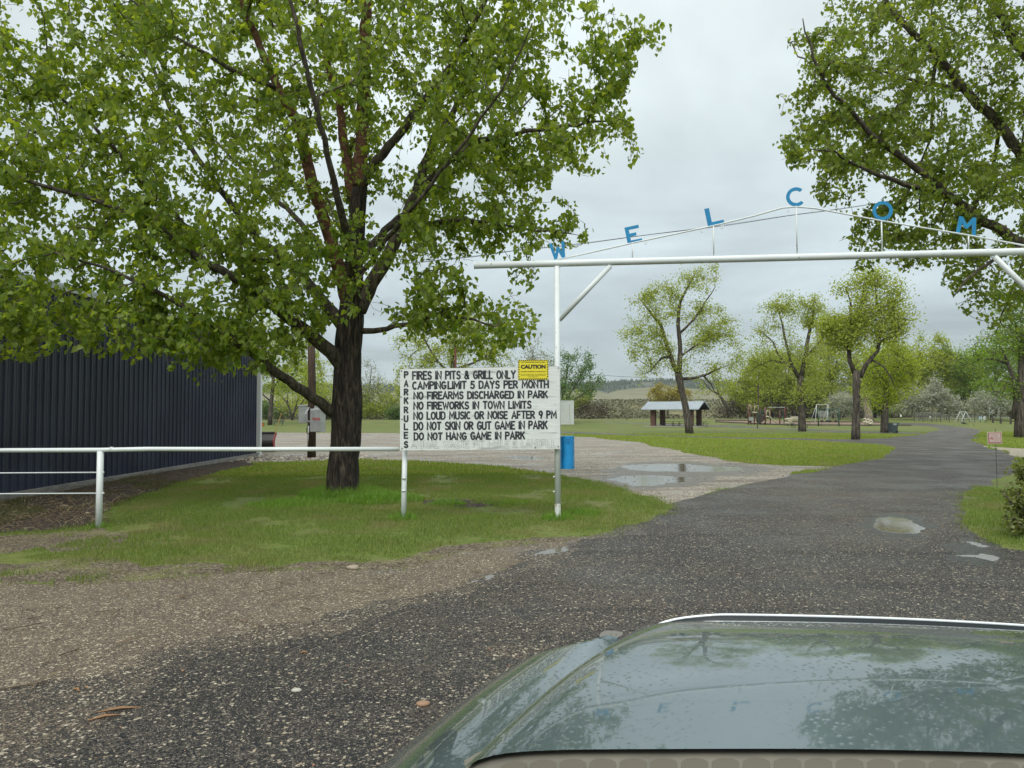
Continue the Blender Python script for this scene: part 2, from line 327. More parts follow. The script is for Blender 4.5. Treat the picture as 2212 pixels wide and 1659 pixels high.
region('worn_lawn_edge', M_worn, gp((-60, 1262), (0, 1256), (120, 1266), (300, 1254), (500, 1240), (700, 1230), (880, 1228), (925, 1213), (1000, 1193), (1150, 1175), (1235, 1166), (1240, 1158), (1150, 1160), (1000, 1176), (900, 1196), (860, 1208), (700, 1212), (500, 1222), (420, 1215), (300, 1226), (200, 1205), (100, 1212), (-60, 1200)), .2, 5, 31, .06)
region('gravel_and_veil_tint', M_mixed, gp((-80, 1530), (0, 1516), (200, 1484), (300, 1456), (360, 1424), (490, 1404), (664, 1373), (840, 1322), (925, 1306), (1020, 1280), (1130, 1230), (1225, 1196), (1400, 1155), (1440, 1125), (1330, 1150), (1225, 1180), (1120, 1208), (1011, 1256), (920, 1282), (840, 1296), (664, 1345), (488, 1376), (351, 1396), (293, 1430), (195, 1460), (0, 1486), (-80, 1500)), .28, 5, 32, .05)
region('gravel_and_veil_tint', M_mixed, gp((-200, 1495), (0, 1490), (190, 1462), (300, 1440), (330, 1470), (270, 1520), (210, 1580), (100, 1640), (-60, 1700), (-300, 1750)), .25, 5, 34, .05)  # windscreen veil at lower left painted into the ground colour as tan
region('gravel_and_veil_tint', M_mixed, gp((1040, 1400), (1100, 1385), (1165, 1392), (1190, 1405), (1120, 1422), (1050, 1418)), .25, 5, 33, .05)
region('service_path', M_road, gp((1305, 910.6), (1403, 914.0), (1520, 917.5), (1620, 921), (1737, 926.5), (1822, 931), (1940, 933.5), (2000, 935), (1985, 939), (1940, 938), (1822, 935.5), (1737, 930), (1620, 924), (1520, 920), (1403, 916), (1305, 912)), .03, 2, 8, .5)
region('gravel_lot', M_lot, [(-30, 26), (-30, 60)] + gp((560, 934), (700, 935), (860, 936), (1000, 937), (1120, 938), (1210, 940), (1260, 944), (1382, 955), (1475, 978), (1614, 1001), (1700, 1006), (1799, 1008), (1706, 1025), (1590, 1052), (1512, 1071), (1440, 1089), (1400, 1072), (1340, 1050), (1270, 1036), (1210, 1026), (1100, 1010), (900, 996), (775, 992), (600, 999), (552, 1000)), .07, 5, 9, .12)
region('flower_bed', M_soil, [(-12, 9.2), (-12.5, 27)] + gp((548, 986), (556, 1004), (470, 1021), (380, 1045), (300, 1075), (240, 1095), (222, 1132), (110, 1148), (0, 1152)), .10, 5, 10, .12)
region('sand_patch', M_sand, gp((2125, 963), (2170, 967), (2212, 969), (2400, 972), (2400, 1000), (2230, 995), (2193, 987), (2159, 972)), .06, 4, 11, .15)
region('playground_surface', M_woodchip, gp((1540, 908), (1640, 908), (1800, 909), (1900, 911), (1905, 917), (1800, 919), (1700, 918.5), (1620, 916), (1545, 912)), 0)
region('worn_lawn_edge', M_worn, gp((-80, 1165), (0, 1158), (110, 1152), (225, 1140), (300, 1160), (260, 1185), (180, 1190), (90, 1182), (0, 1196), (-80, 1200)), .25, 5, 36, .06)
region('bare_patch', M_soil, gp((905, 1082), (960, 1078), (1050, 1080), (1090, 1090), (1040, 1096), (960, 1092), (915, 1090)), .15, 4, 21, .1)
region('wet_gravel', M_wetlot, gp((1325, 1008), (1360, 1000), (1471, 998), (1540, 1001), (1640, 1006), (1680, 1014), (1600, 1025), (1520, 1040), (1500, 1050), (1400, 1060), (1340, 1052), (1290, 1038), (1330, 1024)), .22, 5, 41, .08)
region('wet_road', M_wetroad, gp((1875, 1118), (1915, 1108), (1965, 1112), (1995, 1126), (2030, 1142), (2000, 1162), (1940, 1162), (1885, 1152)), .25, 5, 42, .05)
region('wet_road', M_wetroad, gp((2030, 1175), (2080, 1160), (2150, 1172), (2190, 1205), (2150, 1225), (2070, 1215), (2040, 1200)), .28, 5, 43, .05)
region('puddle', M_water, gp((1346, 1006), (1380, 1003), (1471, 1002), (1520, 1006), (1600, 1010), (1612, 1015), (1560, 1019), (1481, 1019), (1400, 1018), (1356, 1014)), .16, 5, 12, .08)
region('puddle', M_water, gp((1310, 1036), (1344, 1028), (1422, 1027), (1493, 1033), (1481, 1041), (1442, 1043), (1400, 1050), (1364, 1050)), .12, 5, 13, .08)
region('puddle', M_water, gp((1894, 1119), (1920, 1116), (1955, 1120), (1975, 1131), (2000, 1141), (1985, 1152), (1950, 1152), (1903, 1147)), .10, 5, 14, .05)
region('puddle', M_water, gp((2085, 1170), (2110, 1172), (2138, 1181), (2120, 1182), (2097, 1176)), .22, 5, 15, .04)
region('puddle', M_water, gp((2060, 1200), (2120, 1196), (2160, 1206), (2148, 1212), (2100, 1203)), .22, 5, 16, .04)
region('puddle', M_water, gp((1180, 1190), (1218, 1181), (1196, 1194), (1160, 1201)), .3, 5, 17, .04)
region('puddle', M_water, gp((1010, 1260), (1050, 1245), (1064, 1242), (1040, 1254)), .3, 5, 18, .04)
region('puddle', M_water, gp((1080, 985), (1130, 984), (1190, 990), (1130, 993)), .15, 4, 19, .08)
region('puddle', M_water, gp((1295, 1372), (1312, 1362), (1345, 1366), (1330, 1378), (1300, 1385)), .12, 4, 20, .04)
def build_ground():
    vs = []; faces = []
    for n, m, P in REG:
        b = len(vs); vs += [Vector(p) for p in P]; faces.append(list(range(b, b+len(P))))
    rnd = random.Random(3)
    def grid(x0, x1, y0, y1, s):
        x = x0
        while x < x1:
            y = y0
            while y < y1: vs.append(Vector((x+rnd.uniform(-.2, .2)*s, y+rnd.uniform(-.2, .2)*s))); y += s
            x += s
    grid(-12, 12, 2, 20, .5); grid(-40, 50, 20, 60, 1.6); grid(-70, 110, 60, 240, 5); grid(-600, 700, 240, 1400, 70)
    r = delaunay_2d_cdt(vs, [], faces, 1, 1e-5)
    ov, of, ofo = r[0], r[2], r[5]
    V = [(v.x, v.y, gz(v.x, v.y)) for v in ov]
    groups = {}
    tri = np.array([f[:3] for f in of]); XY = np.array([(v.x, v.y) for v in ov]); C3 = XY[tri].mean(1); own = np.full(len(tri), -1)
    for k, (n, m, P) in enumerate(REG): own[inside(P, C3)] = k
    for k, f in zip(own, of):
        if k >= 0: groups.setdefault(int(k), []).append(f)
    byname = {}
    for k, fs in groups.items():
        n, m, P = REG[k]; used = sorted({i for f in fs for i in f}); mp = {j: i for i, j in enumerate(used)}
        vv = [V[j] for j in used]
        if n == 'puddle':
            z0 = min(p[2] for p in vv) + .004; vv = [(p[0], p[1], z0 if False else p[2]+.002) for p in vv]
        ff = []
        for f in fs:
            a, b, c = [V[i] for i in f[:3]]
            cr_ = (b[0]-a[0])*(c[1]-a[1])-(b[1]-a[1])*(c[0]-a[0]); f = f if cr_ > 0 else f[::-1]
            ff.append(tuple(mp[i] for i in f))
        me = bpy.data.meshes.new(n); me.from_pydata(vv, [], ff); me.update()
        o = link(n, me, m, smooth=True); tag(o, kind='structure')
build_ground()

# ================================================================ hills
def ridge(name, prof, D, base_py, m, depth, seed, rough=1.0):
    rnd = random.Random(seed); cols = []
    xs = np.linspace(prof[0][0], prof[-1][0], 150); ys = np.interp(xs, [p[0] for p in prof], [p[1] for p in prof])
    V = []; F = []; rows = 9
    for i, (x, y) in enumerate(zip(xs, ys)):
        top = A(x, y + mnoise.noise(Vector((x*.03, seed, 0)))*rough, D)
        for j in range(rows):
            t = j/(rows-1); yy = D - depth*(1-t); z = (top.z)*(t**.8) + (1-t)*2 + mnoise.noise(Vector((top.x*.01, j*.6, seed)))*top.z*.18*(1-t)*t*4
            V.append((top.x*yy/D + mnoise.noise(Vector((x*.02, j, 3)))*6, yy, z))
        V.append((top.x*1.3, D*1.3, top.z*.6))
    R_ = rows+1
    for i in range(len(xs)-1):
        for j in range(R_-1): F.append((i*R_+j, (i+1)*R_+j, (i+1)*R_+j+1, i*R_+j+1))
    o = link(name, np_mesh(name, V, F), m, smooth=True); tag(o, kind='structure'); return xs, ys, V, R_
M_hillf = multi('distant forested slope', (.06, .075, .06), [(.02, .5, .65, (.12, .125, .09), 'n'), (.09, .5, .65, (.045, .06, .045), 'n')], 1)
M_hillt = multi('tan grass hill', (.17, .165, .10), [(.012, .45, .62, (.22, .205, .14), 'n'), (.05, .5, .7, (.14, .15, .075), 'n')], 1)
prof_f = [(-700, 836), (0, 832), (600, 834), (1100, 832), (1288, 829), (1330, 825), (1400, 823), (1500, 822), (1600, 826), (1800, 830), (2212, 828), (3000, 832)]
prof_t = [(-700, 850), (600, 850), (1200, 846), (1286, 843), (1302, 844), (1312, 851), (1324, 851), (1336, 843), (1358, 840), (1393, 837), (1430, 835), (1480, 839), (1560, 842), (1700, 848), (3000, 850)]
xsF, ysF, VF, RF = ridge('hill', prof_f, 1500, 850, M_hillf, 420, 5)
ridge('hill', prof_t, 700, 862, M_hillt, 330, 9, .5)
def conifers():
    rnd = random.Random(5); V = []; F = []
    for k in range(15000):
        i = rnd.randrange(8, len(xsF)-10); t = rnd.random(); j = 3 + rnd.random()**.6*5.0
        if mnoise.noise(Vector((i*.21, j*.8, 2.0))) < -.22 and j < 7.3: continue
        j0 = int(min(j, 7)); fr = min(j-j0, 1.0); a = Vector(VF[i*RF+j0]).lerp(Vector(VF[i*RF+j0+1]), fr); b = Vector(VF[(i+1)*RF+j0]).lerp(Vector(VF[(i+1)*RF+j0+1]), fr)
        p = a.lerp(b, t); h = rnd.uniform(3.5, 8.5); r = h*rnd.uniform(.22, .36); c = len(V); n = 5
        V += [(p.x+math.cos(q*6.283/n)*r, p.y+math.sin(q*6.283/n)*r, p.z) for q in range(n)] + [(p.x, p.y, p.z+h)]
        F += [(c+q, c+(q+1) % n, c+n) for q in range(n)]
    tag(link('distant_pine_forest', np_mesh('distant_pine_forest', V, F), multi('dark pine green', (.035, .052, .034), [(.02, .4, .6, (.05, .068, .042), 'n')], 1)), 'dark scattered pine forest covering the far ridge below the grey sky', 'forest', kind='stuff')
conifers()

# ================================================================ gate and pipe fence
def strokes_arc(cx, cy, rx, ry, a0, a1, n=10):
    return [(cx+rx*math.cos(math.radians(a0+(a1-a0)*i/n)), cy+ry*math.sin(math.radians(a0+(a1-a0)*i/n))) for i in range(n+1)]
gpL = A(1205, 1118, 10.9); GL = Vector((gpL.x, 10.9, gz(gpL.x, 10.9)))           # left gate post base
bL = A(1025, 572, 11.1); bM = A(1205, 569, 10.95); bR = A(2212, 548, 10.25)
xdir = (bR-bL); xdir.z = 0; slope = (bR-bL); slope.normalize(); gdir = xdir.normalized()
zb = bM.z; 
def beam(px):                                                              # point of the crossbeam line above photo column px
    d = ray(px, 560); n = Vector((-gdir.y, gdir.x, 0)); t = (bM-CP).dot(n)/d.dot(n); q = CP + d*t
    return Vector((q.x, q.y, zb + (q-bM).dot(gdir)*.0))
gate = thing('welcome_gate', 'tall white pipe gateway over the park drive with blue WELCOME letters on its arch', 'gate', GL)
gate_top = zb
PX_R = 2268
pR = beam(PX_R); GR = Vector((pR.x, pR.y, gz(pR.x, pR.y)))
pL = beam(1203); m = MB()
m.tube([beam(1025), beam(1300), beam(1720), beam(2100), beam(2450)], .053, 16).build('crossbeam', M_white, gate, True)
MB().tube([(beam(1025)-gdir*.004), beam(1025)+gdir*.006], .057, 16).build('beam_collar', M_white, gate, True)
def post(m, base, top, r, n=14): m.tube([Vector((base.x, base.y, base.z-.15)), top], r, n)
m = MB(); post(m, GL, pL-Vector((0, 0, .05)), .046); m.build('post', M_white, gate, True)
m = MB(); post(m, GR, pR-Vector((0, 0, .05)), .046); m.build('post', M_white, gate, True)
n_in = Vector((gdir.y, -gdir.x, 0))
def at_h(base, z): return Vector((base.x, base.y, z))
MB().tube([GL-UP*.1, GL+UP*.24+Vector((-.001, 0, 0))], .0475, 14, cap=False).build('rusted_post_foot', M_rusty, gate, True)
brace_z = A(1207, 690, 10.9).z
MB().tube([at_h(pL, brace_z)+gdir*.03, beam(1318)-Vector((0, 0, .06))], .040, 12).build('brace', M_white, gate, True)
MB().tube([at_h(pR, brace_z)-gdir*.03, beam(2148)-Vector((0, 0, .06))], .040, 12).build('brace', M_white, gate, True)
# arch rod
def on_gate(px, py):                                                        # point in the gate plane
    d = ray(px, py); n = Vector((-gdir.y, gdir.x, 0)); t = (bM-CP).dot(n)/d.dot(n); return CP + d*t
rod = [on_gate(1200, 562), on_gate(1260, 549), on_gate(1370, 524), on_gate(1540, 488), on_gate(1630, 466), on_gate(1690, 449), on_gate(1720, 446.5), on_gate(1760, 450), on_gate(1904, 477), on_gate(2092, 508), on_gate(2212, 530), on_gate(2290, 543)]
MB().tube(rod, .0125, 8).build('arch_rod', M_white, gate, True)
for px, py in ((1366, 526), (1541, 489), (1720, 447), (1904, 477), (2092, 509)):
    q = on_gate(px, py); bq = beam(px); MB().tube([Vector((q.x, q.y, q.z)), Vector((q.x, q.y, zb+.05))], .011, 8).build('strut', M_white, gate, True)
for px, py in ((1742, 449), (1807, 459), (1808, 459)): pass
for px, py in ((1395, 520), (1516, 494), (1542+18, 486), (1703, 450), (1758, 451)):
    q = on_gate(px, py); MB().tube([q+gdir*.012, q+gdir*.014-Vector((0, 0, .045)), q-Vector((0, 0, .06)), q-gdir*.014-Vector((0, 0, .045)), q-gdir*.012], .005, 5).build('hook', M_white, gate, True)
M_blue = mat('blue enamel', (.010, .24, .47), (.008, .20, .42), 9, .4, bump=.05)
def ring(cx, cz, r0_, r1, a0, a1, n=28):
    o_ = strokes_arc(cx, cz, r1, r1, a0, a1, n); i_ = strokes_arc(cx, cz, r0_, r0_, a1, a0, n); return o_, i_
def letter(ch, px, py, w, h, ang, lab):                                      # px,py: bottom centre in the gate plane
    q = on_gate(px, py); ca, sa = math.cos(ang), math.sin(ang)
    R = Matrix((gdir, Vector((-gdir.y, gdir.x, 0)), Vector((0, 0, 1)))).transposed() @ Matrix(((ca, 0, -sa), (0, 1, 0), (sa, 0, ca)))
    s = .25; polys = []
    if ch == 'L': polys = [[(-.5, 0), (.5, 0), (.5, .2), (-.22, .2), (-.22, 1), (-.5, 1)]]
    if ch == 'E': polys = [[(-.5, 0), (.5, 0), (.5, .19), (-.24, .19), (-.24, .42), (.2, .42), (.2, .6), (-.24, .6), (-.24, .82), (.45, .82), (.45, 1), (-.5, 1)]]
    if ch == 'W': polys = [[(-.32, 0), (-.14, 0), (.04, .42), (.22, 0), (.42, 0), (.55, 1), (.34, 1), (.27, .36), (.12, .72), (-.05, .72), (-.2, .36), (-.3, 1), (-.52, 1)]]
    if ch == 'M': polys = [[(-.55, 0), (-.34, 0), (-.28, .64), (-.06, .34), (.06, .34), (.28, .64), (.34, 0), (.55, 0), (.46, 1), (.28, 1), (0, .58), (-.28, 1), (-.46, 1)]]
    mb = MB(); 
    if ch in 'CO':
        a0, a1 = (50, 318) if ch == 'C' else (0, 360)
        o_, i_ = ring(0, .5, .34, .52, a0, a1); k = len(o_); pts = [(x*h, 0, z*h) for x, z in o_] + [(x*h, 0, z*h) for x, z in reversed(i_)]
        vs = [q + R @ Vector((x, y+dy_, z)) for dy_ in (-.006, .006) for x, y, z in pts]; fs = []
        for i in range(k-1):
            fs += [(i, k+i, k+i+1, i+1), (2*k+i, 2*k+i+1, 3*k+i+1, 3*k+i), (i, i+1, 2*k+i+1, 2*k+i), (k+i, 3*k+i, 3*k+i+1, k+i+1)]
        if ch == 'C': fs += [(0, 2*k, 3*k, k), (k-1, 2*k-1, 4*k-1, 3*k-1)]
        mb.add(vs, fs)
    else:
        for p in polys: mb.prism([(x*w, z*h) for x, z in p], R, q - Vector((-gdir.y, gdir.x, 0))*.006, .012)
    mb.build('letter', M_blue, gate, label=lab)
ul = math.atan2((on_gate(1541, 489)-on_gate(1366, 526)).z, (on_gate(1541, 489)-on_gate(1366, 526)).dot(gdir))
letter('W', 1208, 560, .225, .265, ul*.9, 'blue letter W'); letter('E', 1372, 525, .225, .265, ul, 'blue letter E below the L')
letter('L', 1547, 486, .245, .275, ul, 'blue letter L'); letter('C', 1720, 445, .3, .275, 0, 'blue letter C at the peak')
letter('O', 1903, 475, .3, .275, -ul, 'blue letter O'); letter('M', 2086, 507, .25, .26, -ul*.7, 'blue letter M')
letter('E', 2268, 538, .225, .265, -ul, 'blue letter E at the low end')

fence = thing('pipe_rail_fence', 'low white pipe rail fence running left from the rules board past the dark building', 'fence', A(870, 1118, 10.95))
sgL = A(871, 1118, 10.95); sgL.z = gz(sgL.x, sgL.y)
p1 = A(213, 1133, 10.75); p1.z = gz(p1.x, p1.y)
rail_z = A(217, 972, 10.75).z; rail_r = A(862, 970, 10.95)
railpts = [A(-420, 974, 10.6), A(0, 973, 10.65), Vector((p1.x, p1.y, rail_z)), A(320, 970, 10.78), A(560, 970.5, 10.85), rail_r]
MB().tube(railpts, .0335, 14).build('top_rail', M_white, fence, True)
MB().tube([A(239, 970.6, 10.76), A(243, 970.6, 10.76)], .039, 14).build('rail_collar', M_white, fence, True)
def lean(base, topz, dxx): return Vector((base.x+dxx, base.y, topz))
p1t = Vector((A(217, 985, 10.75).x, p1.y, rail_z-.02))
m = MB(); m.tube([p1-Vector((0, 0, .15)), p1t], .046, 14); m.build('post', M_white, fence, True)
p0 = A(-400, 1138, 10.6); p0.z = gz(p0.x, p0.y); m = MB(); m.tube([p0-Vector((0, 0, .15)), Vector((p0.x, p0.y, rail_z-.02))], .052, 14); m.build('post', M_white, fence, True)
m = MB(); m.tube([sgL-Vector((0, 0, .15)), Vector((A(874, 960, 10.95).x, 10.98, 1.06))], .040, 14); m.build('post', M_white, fence, True)
for py in (1020.5, 1065.5):
    a = A(-400, py+2, 10.6); b = A(212, py, 10.75); MB().tube([a, (a+b)/2-Vector((0, 0, .006)), b], .0105, 6).build('cross_wire', M_white, fence, True)
    k = A(221, py, 10.75); MB().tube([k-Vector((.015, 0, 0)), k+Vector((.025, 0, 0))], .016, 8).build('bolt', M_white, fence, True)
for px, py, par in ((873, 1033, fence), (872, 1060, fence), (1199, 1030, gate), (1199, 1062, gate)):
    k = A(px, py, 10.92); MB().tube([k-Vector((.03, 0, 0)), k+Vector((.03, 0, 0))], .013, 8).build('bolt', M_white, par, True)

# ================================================================ stroke font for hand painted lettering
def arc(cx, cy, rx, ry, a0, a1, n=9): return strokes_arc(cx, cy, rx, ry, a0, a1, n)
GLY = {
 'A': (.62, [[(0, 0), (.31, 1), (.62, 0)], [(.12, .33), (.50, .33)]]),
 'C': (.56, [arc(.30, .5, .28, .5, 55, 305, 14)]),
 'D': (.56, [[(0, 0), (0, 1), (.2, 1)] + arc(.2, .66, .34, .34, 80, 0, 5) + arc(.2, .34, .34, .34, 0, -80, 5) + [(.2, 0), (0, 0)]]),
 'E': (.46, [[(.46, 1), (0, 1), (0, 0), (.46, 0)], [(0, .52), (.38, .52)]]),
 'F': (.46, [[(.46, 1), (0, 1), (0, 0)], [(0, .52), (.38, .52)]]),
 'G': (.58, [arc(.30, .5, .28, .5, 50, 345, 15)[:-2] + [(.57, .2), (.57, .44), (.34, .44)]]),
 'H': (.54, [[(0, 0), (0, 1)], [(.54, 0), (.54, 1)], [(0, .5), (.54, .5)]]),
 'I': (.02, [[(0, 0), (0, 1)]]),
 'K': (.54, [[(0, 0), (0, 1)], [(.5, 1), (.03, .45)], [(.2, .62), (.54, 0)]]),
 'L': (.44, [[(0, 1), (0, 0), (.44, 0)]]),
 'M': (.70, [[(0, 0), (.04, 1), (.35, .3), (.66, 1), (.70, 0)]]),
 'N': (.54, [[(0, 0), (0, 1), (.54, 0), (.54, 1)]]),
 'O': (.58, [arc(.29, .5, .29, .5, 90, 450, 18)]),
 'P': (.50, [[(0, 0), (0, 1), (.26, 1)] + arc(.26, .75, .24, .25, 80, -80, 7) + [(.26, .5), (.04, .5)]]),
 'R': (.52, [[(0, 0), (0, 1), (.26, 1)] + arc(.26, .76, .24, .24, 80, -80, 7) + [(.26, .52), (.04, .52)], [(.22, .48), (.52, 0)]]),
 'S': (.50, [arc(.26, .75, .22, .25, 30, 250, 9) + arc(.25, .25, .24, .25, 70, -150, 9)]),
 'T': (.54, [[(0, 1), (.54, 1)], [(.27, 1), (.27, 0)]]),
 'U': (.54, [[(0, 1), (0, .28)] + arc(.27, .28, .27, .28, 185, 355, 9) + [(.54, .28), (.54, 1)]]),
 'W': (.80, [[(0, 1), (.2, 0), (.4, .75), (.6, 0), (.8, 1)]]),
 'X': (.54, [[(0, 0), (.54, 1)], [(0, 1), (.54, 0)]]),
 'Y': (.56, [[(0, 1), (.28, .5), (.56, 1)], [(.28, .5), (.28, 0)]]),
 '&': (.62, [[(.6, .02), (.14, .72)] + arc(.28, .82, .15, .18, 200, -20, 7) + [(.36, .6), (.1, .42)] + arc(.22, .22, .2, .22, 150, 350, 8) + [(.56, .44)]]),
 '5': (.48, [[(.44, 1), (.06, 1), (.03, .58)] + arc(.2, .32, .26, .3, 95, -150, 10)]),
 '9': (.48, [arc(.24, .72, .22, .27, 0, 360, 14) + [(.46, .7), (.3, 0)]]),
 '1': (.02, [[(0, 0), (0, 1)]]), '-': (.28, [[(0, .45), (.28, .45)]]), ' ': (.30, []), '_': (-.08, []), }
def ribbon(pts, w):
    P = [Vector((p[0], p[1])) for p in pts]; closed = (P[0]-P[-1]).length < 1e-3; Lf = []; Rt = []; n = len(P)
    for i, p in enumerate(P):
        a = P[i-1] if i > 0 else (P[-2] if closed else None); b = P[i+1] if i < n-1 else (P[1] if closed else None)
        d1 = (p-a).normalized() if a is not None else (b-p).normalized(); d2 = (b-p).normalized() if b is not None else d1
        n1 = Vector((-d1.y, d1.x)); n2 = Vector((-d2.y, d2.x)); mm = n1+n2
        if mm.length < .2: mm = n1
        mm.normalize(); k = w/max(.45, mm.dot(n1)); e = Vector((0, 0))
        if not closed and i == 0: e = -d1*w*.7
        if not closed and i == n-1: e = d2*w*.7
        Lf.append(p+mm*k+e); Rt.append(p-mm*k+e)
    return Lf, Rt
def paint_text(txt, x0, x1, z0, z1, sw, put, rnd, outline=False, jitter=.5, spaces=None):
    """lay txt between x0..x1 / z0..z1 (metres on the board); put(x,z,layer)->world"""
    H = z1-z0; wd = [GLY[c][0] for c in txt]; gap = .22; tot = sum(wd) + gap*(len(txt)-1); sx = (x1-x0)/tot; mb = MB(); x = 0; lay = 0
    for c, w in zip(txt, wd):
        jz = (rnd.random()-.5)*.06*H*jitter; sc = 1+(rnd.random()-.5)*.08*jitter; sh = (rnd.random()-.5)*.08*jitter
        for st in GLY[c][1]:
            pts = [((x+px_)*sx + x0 + pz*sh*H, z0+jz+pz*H*sc) for px_, pz in st]
            Lf, Rt = ribbon(pts, sw*(1+(rnd.random()-.5)*.25*jitter)); lay = (lay+1) % 3
            def strip(a, b):
                k = len(a); mb.add([put(p.x, p.y, lay) for p in a] + [put(p.x, p.y, lay) for p in b], [(k+i, k+i+1, i+1, i) for i in range(k-1)])
            if not outline: strip(Lf, Rt)
            else:
                for e in (Lf, Rt):
                    q = [(p.x, p.y) for p in e]; l2, r2 = ribbon(q, .0022); strip(l2, r2)
        x += w+gap
    return mb
# ================================================================ park rules board
BW, BH = 2.44, 1.245
b0 = A(864, 973, 10.83); b1 = A(1210, 970, 10.80); bd = (b1-b0); bd.z = 0; bd.normalize(); bn = Vector((bd.y, -bd.x, 0))
def on_board(x, z, lay=0): return b0 + bd*(x*(b1-b0).length/BW) + Vector((0, 0, z + x/BW*(b1.z-b0.z))) + bn*(.0022+lay*.0004)
board = thing('rules_board', 'white painted plywood board headed PARK RULES fixed between two white posts', 'sign', b0)
M_board = multi('white painted plywood', (.66, .69, .66), [(3, .42, .62, (.74, .77, .74), 'n'), (1.2, .60, .66, (.42, .44, .42), 'n'), (5, .66, .72, (.30, .31, .29), 'n')], .6, [('n', 9, .5, .006)], stretch=(1, 1, 9), spec=.3)
RB = Matrix((bd, -bn, Vector((0, 0, 1)))).transposed()
MB().add([on_board(x, z) - bn*(.0022+dy_) for dy_ in (0, .018) for x, z in ((0, 0), (2.44, 0), (2.44, 1.245), (0, 1.225))],
         [(0, 1, 2, 3), (7, 6, 5, 4), (0, 4, 5, 1), (1, 5, 6, 2), (2, 6, 7, 3), (3, 7, 4, 0)]).build('plywood_panel', M_board, board)
for x in (.02,): MB().add([on_board(x_, z_)-bn*(.021+d_) for d_ in (0, .03) for x_, z_ in ((.0, 1.205), (2.42, 1.222), (2.42, 1.248), (.0, 1.229))], [(0, 1, 2, 3), (7, 6, 5, 4), (0, 4, 5, 1), (1, 5, 6, 2), (2, 6, 7, 3), (3, 7, 4, 0)]).build('top_edge_strip', mat('dark wet timber', (.05, .045, .04), rough=.7), board)
M_ink = mat('black sign paint', (.022, .024, .03), (.035, .038, .045), 20, .55); M_pencil = mat('grey pencil outline', (.33, .35, .33), rough=.7)
rnd = random.Random(4); zx = lambda v: (v-92)/546; zy = lambda v: (935-v)/546
LINES = [("FIRES IN PITS & GRILL ONLY", 198, 1052, 289, 350), ("CAMPING_LIMIT 5 DAYS PER MONTH", 198, 1328, 374, 430), ("NO FIREARMS DISCHARGED IN PARK", 208, 1320, 459, 513),
 ("NO FIREWORKS IN TOWN LIMITS", 208, 1183, 542, 597), ("NO LOUD MUSIC OR NOISE AFTER 9 PM", 208, 1392, 624, 680), ("DO NOT SKIN OR GUT GAME IN PARK", 210, 1316, 707, 766), ("DO NOT HANG GAME IN PARK", 212, 1128, 794, 848)]
for t, xa, xb, ya, yb in LINES:
    paint_text(t, zx(xa), zx(xb), zy(yb), zy(ya), .0128, on_board, rnd).build('lettering', M_ink, board, label='black painted line reading '+t.replace('&', 'and').replace('_', ' '))
for c, ya in zip("PARKRULES", (290, 362, 432, 503, 580, 652, 716, 788, 864)):
    paint_text(c, zx(129), zx(156), zy(ya+46), zy(ya), .0125, on_board, rnd).build('lettering', M_ink, board, label='black letter '+c+' of the upright heading PARK RULES')
paint_text("ANIMAL WASTE PIT 1-MILE E LANDFILL", zx(192), zx(1386), zy(916), zy(862), .0118, on_board, rnd, outline=True).build('lettering', M_pencil, board, label='faint outlined lettering ANIMAL WASTE PIT 1-MILE E LANDFILL')
M_bolt = mat('dull steel bolt', (.35, .36, .36), rough=.4, metal=.7)
for x, z in ((.012, .81), (.03, .03), (2.41, .04), (2.06, .03), (2.42, 1.22), (.02, 1.20), (.03, .47)):
    q = on_board(x, z); MB().tube([q-bn*.004, q+bn*.006], .011, 8).build('bolt', M_bolt, board)

# ---------------------------------------------------------------- print with the built in font
FC = {}
def font_mesh(txt, size, bold=0.0, align='CENTER', ext=.0, space=1.0):
    cu = bpy.data.curves.new('t', 'FONT'); cu.body = txt; cu.size = size; cu.offset = bold; cu.align_x = align; cu.align_y = 'CENTER'; cu.extrude = ext; cu.space_character = space; cu.resolution_u = 3
    o = bpy.data.objects.new('t', cu); COL.objects.link(o); dg = bpy.context.evaluated_depsgraph_get(); me = bpy.data.meshes.new_from_object(o.evaluated_get(dg))
    V = np.array([v.co[:] for v in me.vertices]); F = [tuple(p.vertices) for p in me.polygons]
    bpy.data.objects.remove(o); bpy.data.curves.remove(cu); bpy.data.meshes.remove(me); return V, F
def put_text(txt, o, ex, ez, size, m, parent, width=None, bold=0, name='lettering', label=None, nrm=None, lift=.002, height=None, bend=None):
    V, F = font_mesh(txt, size, bold); 
    w = V[:, 0].max()-V[:, 0].min(); h = V[:, 1].max()-V[:, 1].min(); sx = width/w if width else 1; sz = height/h if height else 1
    cx = (V[:, 0].max()+V[:, 0].min())/2; cz = (V[:, 1].max()+V[:, 1].min())/2
    mb = MB(); mb.add([Vector(o) + Vector(ex)*((v[0]-cx)*sx) + Vector(ez)*((v[1]-cz)*sz) + Vector(nrm)*lift for v in V], F)
    return mb.build(name, m, parent, label=label)
UP = Vector((0, 0, 1))
